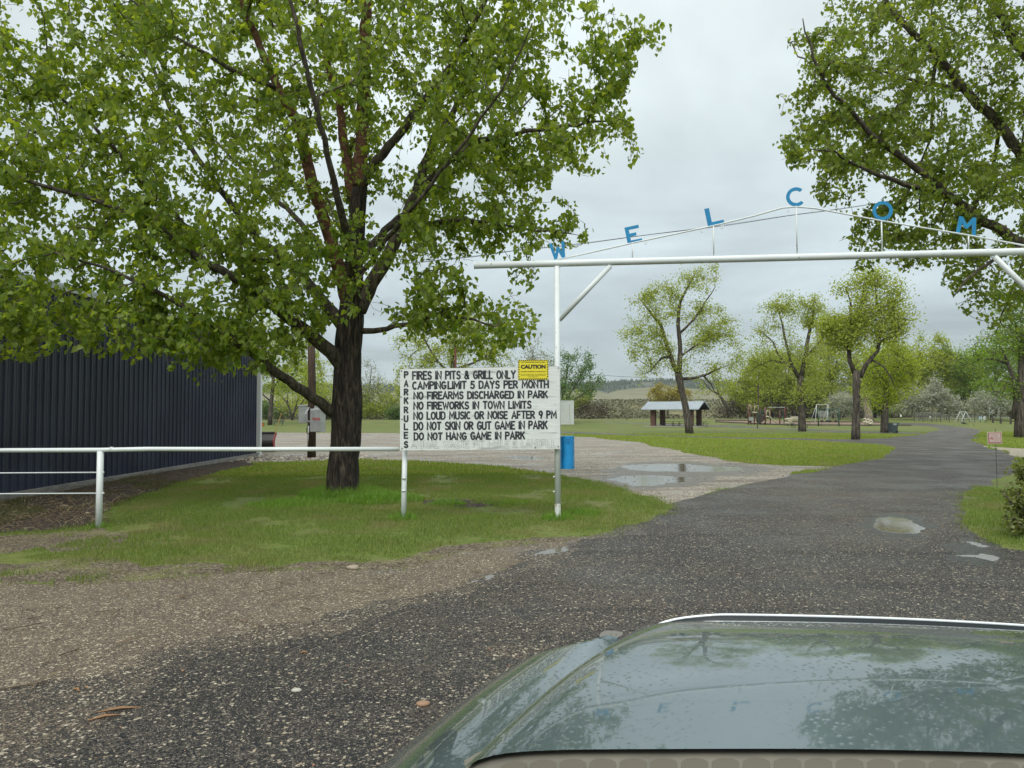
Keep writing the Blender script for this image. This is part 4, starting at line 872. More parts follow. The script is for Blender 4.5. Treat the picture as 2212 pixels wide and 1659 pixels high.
def plant_tree(name, label, cat, base, limbs_def, blobs, ntips, per, lsize, kind, m_leaf, m_bark, m_twig, seed, group=None, step=.5, twig_r=.008, clip=None, spread=.1, back=1.0, droop=.6, dens=None, wob=.12, sides=4, trunk_sides=12, singles=0, hollow=0.0, limb_mats=None, maxr=.2, bmin=0, amp=.09, mind=0):
    rng = np.random.default_rng(seed); root = thing(name, label, cat, base, group)
    limbs = []; tm = MB()
    for li, (pts, rad) in enumerate(limbs_def):
        P, R_ = resample(pts, rad, step); 
        if len(P) > 3 and li > 0:
            P[1:-1] += rng.standard_normal((len(P)-2, 3))*min(.05, step*.06)
        limbs.append((P, R_, None))
    if name == 'cottonwood_tree' and singles: stepf = .07
    else: stepf = None
    for li, (pts, rad) in enumerate(limbs_def):
        P, R_, _ = limbs[li]
        if stepf: P, R_ = resample(P, R_, stepf if li == 0 else .12)
        tmb = trunk_mesh(P, R_, (40 if li == 0 else 16) if stepf else (trunk_sides if li == 0 else max(6, trunk_sides-4)), seed+li, (.16 if li == 0 else .10) if stepf else amp)
        nm = 'trunk' if li == 0 else 'limb'
        mt = (limb_mats[li] if limb_mats and li < len(limb_mats) else m_bark)
        tmb.build(nm, mt, root, True)
    tips = sample_blobs(blobs, ntips, rng, clip, hollow, mind, dens)
    X, par, R_, n0, ends = grow(limbs, tips, step, rng, twig_r, wob=wob, maxr=maxr)
    idx = np.arange(n0, len(X)); idx = idx[R_[idx] > bmin]; a = X[par[idx]]; b = X[idx]; ra = np.minimum(R_[par[idx]], R_[idx]*1.25); rb = R_[idx]
    off = np.array(root.location); V, F = seg_mesh(a-off, b-off, ra, rb, sides)
    o = link('branches', np_mesh('branches', V, F), m_twig, root, True); o['kind'] = 'stuff'
    LP = leaf_points(X, par, ends, per, rng, spread, back, n0)
    if clip is not None: pp, w = proj(LP); LP = LP[(w > mind*.9) & (inside(clip, pp))] 
    V, F = leaves_mesh('f', LP-off, lsize, kind, rng, droop); me = np_mesh('foliage', V, F); o = link('foliage', me, m_leaf, root); o['kind'] = 'stuff'
    if singles:                                                               # the nearest leaves are parts of their own
        pp, w = proj(LP); vis = (pp[:, 0] > 5) & (pp[:, 0] < 2207) & (pp[:, 1] > 5) & (pp[:, 1] < 1650) & (w > 3)
        k = np.where(vis)[0]; k = k[np.argsort(w[k])][:singles]; v0, f0 = leaf_shape(kind)
        nv = len(v0); nf = len(f0); VV = V.reshape(-1, nv, 3); shared = None; keep = np.ones(len(LP), bool); keep[k] = False
        shared = np_mesh('leaf', v0, f0); shared.materials.append(m_leaf)
        for i in k:
            # rebuild the frame of that leaf from its vertices
            o_ = VV[i, 0]; yv = VV[i, 3]-VV[i, 0]; xv = VV[i, 4]-VV[i, 2]; s = np.linalg.norm(xv)/.92; xh = Vector(xv/np.linalg.norm(xv)); yh = Vector(yv/np.linalg.norm(yv)); zh = xh.cross(yh).normalized(); yh = zh.cross(xh)
            ob = bpy.data.objects.new('leaf', shared); COL.objects.link(ob); ob.parent = root
            ob.matrix_local = Matrix(((xh.x*s, yh.x*s, zh.x*s, o_[0]), (xh.y*s, yh.y*s, zh.y*s, o_[1]), (xh.z*s, yh.z*s, zh.z*s, o_[2]), (0, 0, 0, 1)))
        V2 = VV[keep].reshape(-1, 3); F2 = (f0[None]+(np.arange(keep.sum())*nv)[:, None, None]).reshape(-1, 3)
        bpy.data.meshes.remove(me) if False else None
        o2 = bpy.data.objects['foliage'] if False else o; o2.data = np_mesh('foliage', V2, F2); o2.data.materials.append(m_leaf)
    return root
def LM(*pp): return [tuple(A(*p)) for p in pp]

# ---- the big cottonwood on the lawn
B1 = G(740, 1072); D0 = B1.y; off_ = D0-13.8
def d(v): return v+off_
k0 = D0/1550
limbs1 = [
 (LM((740, 1084, d(13.8)), (741, 1050, d(13.8)), (743, 990, d(13.8)), (748, 925, d(13.8)), (748, 890, d(13.8)), (750, 850, d(13.8)), (752, 790, d(13.8)), (754, 740, d(13.8)), (757, 690, d(13.8)), (760, 640, d(13.8)), (765, 560, d(13.8)), (772, 470, d(13.8)), (778, 400, d(13.8))), [36*k0, 33*k0, 30*k0, 31*k0, 33*k0, 30*k0, 28*k0, 28.5*k0, 27*k0, 24*k0, 19*k0, 17*k0, 15*k0]),
 (LM((722, 893, d(13.8)), (690, 868, d(13.5)), (640, 836, d(13.1)), (590, 800, d(12.7)), (550, 768, d(12.4)), (505, 735, d(12.1)), (440, 688, d(11.8)), (360, 640, d(11.5)), (260, 590, d(11.2)), (120, 545, d(10.9))), [.115, .10, .09, .08, .07, .06, .05, .038, .028, .016]),
 (LM((745, 795, d(13.8)), (715, 762, d(13.6)), (670, 722, d(13.4)), (625, 690, d(13.2)), (590, 655, d(13.0)), (520, 605, d(12.7)), (430, 560, d(12.3)), (330, 480, d(12)), (230, 440, d(11.7)), (60, 390, d(11.3)), (-80, 330, d(11))), [.16, .14, .125, .11, .10, .085, .07, .055, .045, .03, .015]),
 (LM((748, 712, d(13.8)), (705, 660, d(14.1)), (665, 610, d(14.4)), (630, 570, d(14.7)), (560, 520, d(15.0)), (500, 440, d(15.4)), (420, 330, d(15.8)), (350, 200, d(16)), (300, 60, d(16.2)), (240, -120, d(16.4))), [.14, .12, .11, .10, .085, .07, .055, .045, .035, .015]),
 (LM((755, 660, d(13.8)), (725, 560, d(13.6)), (705, 490, d(13.5)), (680, 420, d(13.4)), (658, 340, d(13.3)), (648, 270, d(13.2)), (600, 190, d(13.0)), (560, 100, d(12.9)), (515, -10, d(12.8)), (450, -180, d(12.6))), [.16, .13, .125, .12, .11, .10, .08, .065, .05, .02]),
 (LM((775, 670, d(13.8)), (805, 610, d(13.9)), (838, 555, d(14.0)), (868, 490, d(14.1)), (900, 420, d(14.2)), (915, 360, d(14.3)), (940, 300, d(14.4)), (980, 240, d(14.5)), (1069, 80, d(14.8)), (1130, -60, d(15))), [.16, .14, .13, .12, .11, .09, .075, .06, .04, .02]),
 (LM((900, 425, d(14.2)), (935, 380, d(14.0)), (1006, 310, d(13.6)), (1111, 289, d(13.3)), (1217, 272, d(13)), (1320, 262, d(12.8))), [.085, .075, .06, .045, .032, .015]),
 (LM((780, 400, d(13.8)), (800, 365, d(13.7)), (857, 298, d(13.5)), (921, 214, d(13.2)), (975, 140, d(12.9)), (1040, 20, d(12.5)), (1110, -130, d(12))), [.12, .10, .085, .07, .055, .04, .02]),
 (LM((778, 405, d(13.8)), (783, 300, d(13.8)), (786, 180, d(13.8)), (790, 60, d(13.8)), (795, -100, d(13.8)), (790, -300, d(13.8))), [.15, .135, .12, .10, .075, .03]),
 (LM((768, 470, d(13.9)), (755, 390, d(14.1)), (742, 300, d(14.3)), (732, 220, d(14.5)), (700, 110, d(14.8)), (680, -50, d(15.2))), [.11, .10, .09, .075, .055, .03]),
 (LM((780, 715, d(13.8)), (832, 712, d(13.6)), (880, 700, d(13.4)), (945, 682, d(13.1)), (1020, 690, d(12.9)), (1090, 712, d(12.7))), [.06, .05, .042, .032, .022, .012]),
 (LM((868, 495, d(14.1)), (935, 478, d(13.8)), (1006, 474, d(13.5)), (1133, 494, d(13.2)), (1234, 505, d(13))), [.05, .042, .034, .022, .012]),
 (LM((765, 640, d(13.8)), (760, 560, d(12.7)), (735, 450, d(11.6)), (700, 300, d(10.8)), (650, 100, d(10.2)), (600, -120, d(9.8))), [.09, .075, .06, .045, .035, .018]),
 (LM((775, 600, d(13.8)), (830, 520, d(12.9)), (900, 440, d(12.1)), (985, 330, d(11.5)), (1080, 200, d(11)), (1150, 50, d(10.7))), [.055, .045, .035, .028, .02, .010]),
 (LM((762, 620, d(13.8)), (720, 560, d(15)), (640, 470, d(16.2)), (540, 380, d(17.2)), (420, 260, d(18))), [.09, .075, .06, .04, .02]),
 (LM((778, 560, d(13.8)), (850, 480, d(15.2)), (950, 400, d(16.4)), (1060, 300, d(17.4)), (1160, 200, d(18))), [.09, .075, .06, .04, .02]),
 (LM((600, 190, d(13)), (500, 150, d(12.6)), (380, 80, d(12.2)), (260, -20, d(12))), [.05, .04, .03, .015]),
 (LM((630, 570, d(14.7)), (540, 560, d(14.2)), (430, 520, d(13.6)), (300, 380, d(13.2)), (180, 250, d(13)), (60, 160, d(12.8))), [.07, .06, .05, .04, .03, .015]),
]
sil1 = [(-900, -900), (1500, -900), (1380, -200), (1300, -20), (1335, 15), (1395, 22), (1452, 52), (1450, 100), (1412, 125), (1380, 150), (1352, 178), (1382, 222), (1368, 262), (1378, 292), (1416, 312), (1402, 335), (1358, 362), (1300, 378), (1258, 385), (1215, 362), (1190, 375), (1205, 420), (1250, 436), (1240, 460), (1283, 490), (1272, 520), (1255, 540), (1210, 540), (1180, 570), (1158, 612), (1125, 650), (1170, 680), (1175, 705), (1190, 745), (1158, 760), (1120, 745), (1080, 776), (1005, 776), (960, 750), (900, 770), (850, 745), (810, 770), (790, 775), (785, 700), (705, 700), (700, 770), (712, 850), (690, 868), (650, 830), (600, 792), (575, 800), (552, 848), (520, 800), (497, 846), (470, 820), (440, 812), (417, 850), (395, 800), (372, 812), (350, 770), (300, 775), (262, 795), (225, 770), (180, 768), (130, 752), (82, 786), (30, 776), (-900, 790)]
blobs1 = [blob(700, 210, d(13.8), 500, 430, 430), blob(330, 330, d(12.8), 400, 330, 300), blob(100, 520, d(12.2), 330, 230, 250), blob(430, 620, d(12.6), 330, 170, 220), blob(980, 250, d(13.6), 330, 300, 320),
          blob(1180, 220, d(13.4), 240, 270, 230), blob(1090, 480, d(13.4), 200, 150, 200), blob(1010, 680, d(13.2), 190, 110, 170), blob(680, 640, d(12.6), 160, 180, 120), blob(560, 720, d(13), 170, 130, 150), blob(60, 150, d(13), 350, 300, 280), blob(860, 560, d(12.4), 170, 140, 120), blob(620, -250, d(13.8), 620, 420, 500), blob(672, 805, d(12.9), 45, 60, 50), blob(1310, 140, d(13.2), 90, 100, 160), blob(1400, 85, d(13), 40, 45, 60), blob(130, 690, d(11.6), 260, 95, 160), blob(440, 760, d(12.2), 150, 90, 130), blob(300, 720, d(11.4), 180, 80, 130)]
holes = np.array([(870, 340, 55, 70), (712, 360, 30, 70), (830, 470, 42, 70), (1010, 395, 45, 30), (700, 520, 22, 60), (840, 620, 36, 40), (840, 760, 30, 30), (640, 430, 24, 40), (1060, 590, 60, 34), (250, 560, 40, 14), (20, 480, 30, 18), (590, 690, 30, 20), (1180, 560, 40, 20), (1050, 640, 50, 16), (60, 60, 20, 26)])
def dens1(P):
    pp, w = proj(P); ok = np.ones(len(P), bool)
    for hx, hy, rx, ry in holes: ok &= ~((((pp[:, 0]-hx)/rx)**2+((pp[:, 1]-hy)/ry)**2 < 1) & (RNG.random(len(P)) < .86))
    n = np.array([mnoise.noise(Vector((p[0]*.9, p[1]*.9, p[2]*.9))) for p in P]); ok &= n > -.27
    tr = (np.abs(pp[:, 0]-(752+ (1-pp[:, 1]/800)*20)) < 42) & (pp[:, 1] > 380) & (w < D0); ok &= ~(tr & (RNG.random(len(P)) < .45))
    ok &= ~((pp[:, 0] > 640) & (pp[:, 0] < 830) & (pp[:, 1] > 735) & (w < D0))
    return ok
lm = [None]*len(limbs1)
T1 = plant_tree('cottonwood_tree', 'big spreading green cottonwood on the lawn left of the rules board', 'tree', B1, limbs1, blobs1, 7300, 11, .093, 'heart', M_leaf, M_bark, M_twig, 21, step=.22, twig_r=.0034, clip=sil1, spread=.075, back=.8, dens=dens1, singles=300, maxr=.11, mind=8.2,
                limb_mats=[M_bark, M_limb, M_limb, M_limb, M_bark_red, M_limb, M_limb, M_limb, M_bark_red, M_bark_red]+[M_limb]*10)
# ---- cottonwood overhanging from the right
BR = G(2560, 1010); BR.y = 17.0; BR.x = 15.6; BR.z = gz(15.6, 17)
def R2(x, z, y=17.0): return (x, y, z)
limbs2 = [
 ([(BR.x, 17, -.2), (BR.x, 17, 1.5), (BR.x-.1, 17, 3.2), (BR.x-.2, 17, 5.0), (BR.x-.1, 17.2, 8), (BR.x, 17.3, 12)], [.5, .42, .38, .33, .24, .1]),
 ([tuple((BR.x-.1, 17, 3.4))] + LM((2330, 605, 16.6), (2212, 528, 16.2), (2128, 479, 15.9), (2047, 419, 15.6), (1980, 364, 15.4), (1916, 317, 15.2), (1880, 288, 15.1), (1840, 241, 15.0), (1789, 190, 14.9), (1748, 100, 14.8), (1734, 40, 14.8)), [.2, .17, .145, .13, .11, .09, .08, .07, .055, .045, .03, .012]),
 (LM((2047, 419, 15.6), (1970, 403, 15.3), (1900, 380, 15.0), (1857, 360, 14.8), (1800, 330, 14.6), (1740, 320, 14.5)), [.08, .07, .055, .04, .025, .012]),
 ([tuple((BR.x-.15, 17, 4.6))] + LM((2300, 440, 17), (2212, 345, 17), (2161, 271, 17), (2085, 195, 17), (2022, 118, 17), (1958, 59, 17), (1900, -20, 17), (1850, -120, 17)), [.2, .18, .16, .145, .125, .11, .09, .07, .03]),
 ([tuple((BR.x-.1, 17.1, 7))] + LM((2204, 110, 17.6), (2166, 40, 17.6), (2110, -40, 17.6), (2050, -160, 17.6)), [.17, .14, .12, .09, .03]),
 (LM((2212, 530, 16.2), (2150, 560, 15.8), (2090, 600, 15.4), (2060, 640, 15.2)), [.07, .05, .035, .015]),
 (LM((2085, 195, 17), (1990, 180, 17.4), (1890, 150, 17.8), (1800, 110, 18)), [.07, .05, .035, .015]),
 (LM((2022, 118, 17), (2010, 300, 18), (1950, 440, 18.6)), [.06, .04, .015]),
 (LM((2161, 271, 17), (2140, 380, 18), (2090, 480, 18.6), (2040, 560, 19)), [.06, .05, .035, .015]),
 (LM((2300, 440, 17), (2230, 520, 18.2), (2180, 640, 18.8), (2150, 720, 19)), [.07, .05, .035, .015]),
]
sil2 = [(1720, -900), (1730, 0), (1684, 28), (1700, 97), (1735, 130), (1672, 161), (1676, 237), (1705, 275), (1662, 313), (1697, 360), (1750, 368), (1762, 395), (1736, 408), (1765, 430), (1798, 457), (1850, 475), (1812, 522), (1858, 545), (1842, 582), (1880, 590), (1912, 566), (1975, 594), (2043, 566), (2030, 606), (2058, 660), (2118, 696), (2160, 720), (2212, 730), (3200, 730), (3200, -900)]
blobs2 = [blob(2050, 150, 16.5, 330, 280, 250), blob(1850, 200, 15.6, 180, 190, 150), blob(1980, 400, 16, 250, 130, 170), blob(2150, 560, 16.8, 170, 170, 160), blob(2380, 350, 17, 260, 300, 260), blob(1760, 330, 15, 90, 90, 90), blob(2150, -200, 17, 400, 250, 300), blob(1900, 520, 16, 100, 80, 80)]
def dens2(P):
    n = np.array([mnoise.noise(Vector((p[0]*.8, p[1]*.8+5, p[2]*.8))) for p in P]); ok = n > -.24; pp, w = proj(P)
    for hx, hy, rx, ry in ((2160, 330, 34, 30), (1960, 470, 30, 20), (1820, 290, 26, 26), (2110, 430, 30, 22), (1790, 60, 24, 20), (1900, 210, 24, 24), (2170, 470, 40, 30), (2010, 520, 30, 20), (1850, 440, 28, 16)):
        ok &= ~((((pp[:, 0]-hx)/rx)**2+((pp[:, 1]-hy)/ry)**2 < 1) & (RNG.random(len(P)) < .8))
    return ok
limbs2 = [limbs2[0]]+[(P_, [r*.78 for r in q_]) for P_, q_ in limbs2[1:]]
T2 = plant_tree('cottonwood_tree', 'dark limbed cottonwood overhanging the drive from the right behind the O and M', 'tree', BR, limbs2, blobs2, 4300, 11, .090, 'heart', M_leaf2, M_bark, M_twig, 33, step=.26, twig_r=.0036, clip=sil2, spread=.08, back=.75, dens=dens2, singles=150, maxr=.15, mind=9, limb_mats=[M_bark]+[M_limb]*12)

# ---- park and background trees.  limbs and crowns are measured on the photograph at each tree's own distance
def bg(name, label, base, limbs, blobs, ntips, m_leaf, seed, ls=.2, per=9, group=None, m_bark=None, cat='tree', D=None, dens=.0, spread=.3, twig=.012, step=1.0, kind='d', amp=.12, sides=3, hollow=.0, droop=.3, bmin=0, maxr=.6, back=1.6):
    b = G(*base)
    if D is not None: f = min(b.y, 178)/D; ls *= f; spread *= f; step *= f; twig *= f; back *= f; maxr *= f
    if b.y > 178: b = A(base[0], base[1], 178); b.z = gz(b.x, b.y)
    D = b.y
    k = D/1550; LD = []
    for i, (pts, rad) in enumerate(limbs):
        P = [tuple(A(p[0], p[1], D+(p[2] if len(p) > 2 else 0))) for p in pts]
        if i == 0: P = [(b.x, b.y, b.z-.3)] + P; rad = [rad[0]*1.12] + list(rad)
        LD.append((P, [r*k*.70 for r in rad]))
    r7 = random.Random(seed); bb = list(blobs)
    for bx, by, rx, ry, *q in blobs:                                          # small outlying sprays break up the outline
        if rx > 20:
            for _ in range(5): a = r7.uniform(-.5, 3.64); e = r7.uniform(.85, 1.22); bb.append((bx+math.cos(a)*rx*e, by-math.sin(a)*ry*e, rx*r7.uniform(.14, .3), ry*r7.uniform(.2, .42)))
    BL = [blob(bx, by, D+(q[0] if q else 0), rx, ry, rx*.9) for bx, by, rx, ry, *q in bb]
    df = None
    if dens: df = lambda P: np.array([mnoise.noise(Vector((p[0]*.35, p[1]*.35, p[2]*.35+seed))) for p in P]) > dens
    return plant_tree(name, label, cat, b, LD, BL, ntips, per, ls, kind, m_leaf, m_bark or M_bark_far, M_twigf, seed, group, step=step, twig_r=twig, spread=spread, back=back, droop=droop, dens=df, sides=sides, trunk_sides=12, hollow=hollow, maxr=maxr, bmin=bmin, amp=amp)
M_treeA = leaf_mat('dull yellow green spring leaf', (.28, .355, .05), (.47, .54, .12), .5, (1.3, 1.2, .5))
bg('cottonwood_tree', 'old leaning forked cottonwood standing in front of the picnic shelter', (1490, 937),
   [([(1487, 915), (1481, 880), (1472, 840), (1465, 805)], [12, 10, 10, 12]), ([(1464, 805), (1448, 770), (1438, 735), (1425, 700), (1400, 670), (1385, 650)], [8, 7, 6, 5, 3, 1.5]), ([(1466, 805), (1470, 760), (1466, 700), (1470, 650), (1490, 610), (1505, 585)], [9, 7.5, 6, 4.5, 3, 1]),
    ([(1448, 772), (1432, 772), (1420, 782), (1405, 800), (1390, 808)], [4.5, 4, 3, 2, 1]), ([(1475, 818), (1500, 816), (1520, 812), (1535, 830), (1545, 850)], [5, 4.5, 4, 2.5, 1]), ([(1520, 812), (1545, 800), (1570, 790)], [3.5, 2.5, 1]), ([(1468, 720), (1500, 690), (1525, 650), (1545, 620)], [4, 3.5, 2.5, 1]), ([(1470, 770), (1510, 740), (1550, 720)], [3.5, 2.5, 1])],
   [(1425, 690, 68, 48), (1470, 645, 75, 55), (1530, 615, 36, 42), (1395, 745, 48, 30), (1555, 765, 48, 48), (1510, 700, 60, 50), (1450, 735, 50, 36), (1490, 605, 25, 26), (1580, 800, 22, 30), (1410, 660, 34, 32), (1385, 720, 34, 34), (1560, 720, 34, 40), (1585, 770, 28, 34), (1545, 650, 24, 34), (1420, 620, 26, 24), (1480, 590, 20, 18), (1400, 800, 30, 18), (1575, 830, 22, 30), (1375, 750, 22, 24), (1465, 760, 75, 62), (1430, 660, 40, 40), (1510, 770, 60, 60)], 1900, M_treeA, 41, .16, 8, dens=-.08, twig=.006)
bg('cottonwood_tree', 'tall cottonwood with a long arching left limb beside the dark park bench', (1733, 932),
   [([(1732, 900), (1730, 860), (1728, 830), (1730, 812)], [11, 9.5, 9, 9]), ([(1729, 820), (1712, 795), (1690, 782), (1665, 778), (1640, 790), (1622, 800)], [7, 6, 5, 4, 2.5, 1]), ([(1731, 815), (1738, 780), (1745, 740), (1752, 700), (1758, 660), (1760, 640)], [8, 7, 6, 4.5, 3, 1]),
    ([(1712, 795), (1700, 750), (1690, 700), (1680, 670)], [4.5, 4, 3, 1]), ([(1740, 770), (1770, 740), (1790, 700)], [4, 3, 1]), ([(1690, 782), (1670, 740), (1650, 720)], [3.5, 2.5, 1])],
   [(1700, 690, 60, 45), (1655, 735, 45, 36), (1740, 665, 55, 34), (1785, 700, 45, 45), (1690, 790, 70, 40), (1760, 790, 50, 55), (1640, 770, 36, 26), (1740, 730, 50, 40), (1625, 740, 26, 22), (1690, 655, 34, 20), (1775, 650, 26, 24), (1640, 800, 34, 18), (1690, 835, 50, 24), (1775, 830, 36, 34), (1612, 790, 14, 16), (1715, 745, 85, 70), (1640, 745, 40, 50), (1730, 845, 60, 40), (1800, 700, 30, 50)], 2000, M_treeA, 42, .16, 8, dens=-.08, twig=.006)
bg('cottonwood_tree', 'dark barked forked cottonwood nearest the drive with a metal band round its trunk', (1848, 949),
   [([(1849, 920), (1851, 880), (1849, 850), (1851, 825), (1848, 800)], [12.5, 10.5, 10, 11.5, 10]), ([(1846, 805), (1836, 780), (1832, 745), (1838, 700), (1836, 650), (1826, 620)], [8, 7, 6, 4.5, 3, 1]), ([(1858, 815), (1872, 785), (1895, 760), (1905, 710), (1895, 660), (1890, 610)], [8, 7, 6, 4.5, 3, 1]),
    ([(1874, 785), (1890, 780), (1910, 790), (1925, 815), (1932, 835)], [3.5, 3, 2.5, 2, 1]), ([(1900, 740), (1935, 715), (1960, 690)], [4, 3, 1]), ([(1834, 760), (1815, 735), (1795, 710)], [4, 3, 1]), ([(1905, 710), (1930, 660), (1945, 630)], [3, 2, .8]), ([(1838, 700), (1860, 650), (1868, 600)], [3, 2, .8])],
   [(1850, 660, 45, 38), (1895, 625, 38, 32), (1830, 700, 45, 38), (1905, 700, 52, 40), (1870, 750, 60, 45), (1935, 715, 36, 40), (1812, 735, 30, 40), (1935, 650, 28, 26), (1860, 620, 22, 26), (1955, 690, 30, 34), (1800, 690, 26, 26), (1885, 598, 22, 18), (1960, 740, 22, 26), (1925, 610, 22, 20), (1815, 790, 26, 36), (1900, 790, 40, 30), (1975, 700, 12, 22), (1868, 700, 85, 80), (1820, 740, 50, 50), (1930, 770, 40, 40)], 2000, M_treeA, 43, .13, 8, dens=-.08, twig=.005)
bg('cottonwood_tree', 'low crowned bright yellow-green tree growing beside the grey wheeled bin', (1911, 934),
   [([(1911, 905), (1912, 880), (1914, 850), (1918, 820)], [11, 9.5, 8, 6]), ([(1906, 890), (1895, 882), (1888, 880)], [5, 4, 3]), ([(1916, 835), (1895, 800), (1880, 770)], [5, 3.5, 1]), ([(1917, 830), (1945, 790), (1965, 760)], [5, 3.5, 1])],
   [(1915, 800, 52, 45), (1885, 850, 32, 26), (1950, 780, 46, 42), (1945, 845, 42, 26), (1910, 870, 40, 14), (1890, 800, 36, 36)], 1000, M_leafb, 44, .15, 11, dens=-.2)
bg('cottonwood_tree', 'green tree with thick furrowed trunk cut by the right edge of the picture', (2203, 946),
   [([(2203, 920), (2204, 880), (2206, 840), (2207, 790), (2210, 720)], [15, 12.5, 11.5, 10, 6]), ([(2190, 905), (2194, 860), (2188, 820), (2176, 780), (2160, 745)], [7, 7, 6, 4.5, 1.5]), ([(2178, 785), (2150, 776), (2120, 772), (2090, 790)], [4, 3, 2.5, 1]), ([(2206, 800), (2240, 740), (2270, 690)], [6, 4, 1.5]), ([(2208, 750), (2190, 690), (2180, 640)], [5, 3, 1])],
   [(2185, 745, 66, 55), (2150, 790, 48, 34), (2212, 660, 55, 55), (2250, 740, 70, 80), (2165, 840, 36, 20), (2200, 800, 50, 40)], 1100, M_leafg, 45, .13, 10, dens=-.2)
bg('willow_tree', 'sparse tree with crooked spreading dark limbs behind the shelter', (1577, 894),
   [([(1570, 880), (1560, 862), (1552, 850)], [5.5, 5, 4.5]), ([(1554, 852), (1535, 842), (1520, 825), (1505, 815)], [3, 2.5, 2, 1]), ([(1556, 855), (1575, 835), (1595, 825), (1612, 805)], [3.2, 3, 2, 1]), ([(1552, 850), (1548, 830), (1535, 805)], [2.5, 2, 1])],
   [(1600, 815, 34, 30), (1545, 830, 48, 26), (1520, 850, 30, 16), (1580, 850, 30, 20), (1560, 800, 36, 18)], 260, M_leafy, 46, .2, 5, D=118, dens=-.1)
bg('willow_tree', 'round ochre willow beyond the picnic shelter roof', (1442, 880), [([(1442, 868), (1442, 855)], [3, 2.5]), ([(1440, 870), (1425, 855), (1415, 845)], [2, 1.6, .8]), ([(1443, 870), (1458, 853), (1468, 842)], [2, 1.6, .8])],
   [(1418, 857, 26, 17), (1445, 850, 30, 20), (1470, 857, 22, 16)], 420, M_leafo, 47, .30, 9, D=150)
back = [
 ('yellow-green cottonwood rising just behind the play tower', (1640, 903), 122, [(1640, 860, 42, 40), (1625, 820, 34, 30), (1665, 835, 34, 34)], M_leafy, 500),
 ('broad yellow-green cottonwood behind the climbing frame', (1695, 903), 126, [(1700, 820, 50, 46), (1680, 850, 46, 34)], M_leafy, 520),
 ('olive green cottonwood with straight dark trunk behind the green swings', (1800, 904), 118, [(1790, 760, 44, 50), (1805, 800, 46, 50), (1780, 840, 50, 40)], M_treeA, 620),
 ('dense cottonwood behind the forked tree beside the drive', (1862, 904), 125, [(1850, 800, 40, 50), (1870, 850, 44, 34)], M_treeA, 420),
 ('tall rounded yellow cottonwood in the far row right of the drive trees', (1985, 902), 120, [(1985, 775, 42, 44), (1960, 810, 38, 40), (2010, 800, 38, 48), (1980, 840, 50, 30)], M_leafy, 700),
 ('highest rounded cottonwood of the far row behind the corral', (2028, 902), 132, [(2030, 775, 36, 42), (2045, 815, 36, 42), (2018, 850, 36, 26)], M_leafy, 500),
 ('deep green cottonwood of the far row left of the cut off tree', (2085, 902), 118, [(2080, 785, 44, 42), (2065, 830, 40, 38), (2105, 820, 40, 46), (2120, 785, 36, 34)], M_leafg, 640),
 ('dark green cottonwood directly behind the cut off right tree', (2150, 903), 120, [(2150, 760, 50, 56), (2190, 800, 60, 60), (2150, 850, 50, 30)], M_leafg, 640),
 ('leaning trunked willow in the far row above the A-frame swing', (2066, 900), 105, [(2085, 830, 36, 30), (2100, 800, 26, 24)], M_leafy, 260),
 ('pale yellow cottonwood filling the gap left of the play tower', (1600, 902), 128, [(1600, 850, 36, 30), (1620, 870, 34, 24)], M_leafy, 420),
 ('olive cottonwood crown between the arching tree and the swings', (1760, 903), 128, [(1750, 810, 40, 46), (1735, 850, 44, 34)], M_treeA, 560),
 ('tall pale cottonwood crown over the play tower roofline', (1668, 903), 130, [(1660, 790, 34, 36), (1690, 800, 36, 40)], M_treeA, 460),
 ('bushy yellow cottonwood behind the bin tree in the far row', (1935, 903), 128, [(1935, 790, 40, 44), (1945, 840, 46, 36)], M_leafy, 620),
 ('green cottonwood at the far right edge behind the thick trunk', (2215, 903), 128, [(2225, 800, 60, 60), (2210, 860, 50, 30)], M_leafg, 560),
 ('rounded olive cottonwood behind the tall forked tree', (1890, 903), 130, [(1880, 790, 40, 44), (1895, 850, 40, 34)], M_treeA, 520),
]
for i, (lab, base, D, bl, ml, nt_) in enumerate(back):
    x, y = base; bx, by = bl[0][0], bl[0][1]
    bg('cottonwood_tree', lab, base, [([(x, y-25), ((x+bx)/2, (y+by)/2), (bx, by+10), (bx+4, by-20)], [4.2, 3.8, 3, 1.2]), ([(x, y-40), (x-14, y-62), (bl[-1][0]-20, bl[-1][1]-14)], [2.6, 2.2, .8]), ([((x+bx)/2, (y+by)/2), (bx+20, by+10), (bx+32, by-12)], [2.6, 2, .8])],
       bl, int(nt_*1.35), ml, 60+i, .29, 9, D=D, dens=-.2, spread=.4, group='trees in the far row')
for i, (x, y, D, r, lab) in enumerate(((1877, 910, 96, 11, 'broad pale grey cottonwood trunk rising behind the wheeled bin tree'), (1933, 903, 104, 8, 'broken pale tan cottonwood trunk between the bin and the corral'))):
    bg('old_tree', lab, (x, y), [([(x-1, y-12), (x-3, y-28), (x-4, y-42), (x-5, y-60)], [r*1.15, r, r*.9, r*.4]), ([(x, y-30), (x+10, y-60), (x+14, y-80)], [3, 2, .8])], [(x, y-70, 34, 26), (x+14, y-100, 26, 24)], 220, M_leafy, 80+i, .25, 8, D=D,
       m_bark=bark_mat('pale peeled bark', (.10, .085, .065), (.26, .22, .16), (.42, .36, .27), .4), amp=.3)
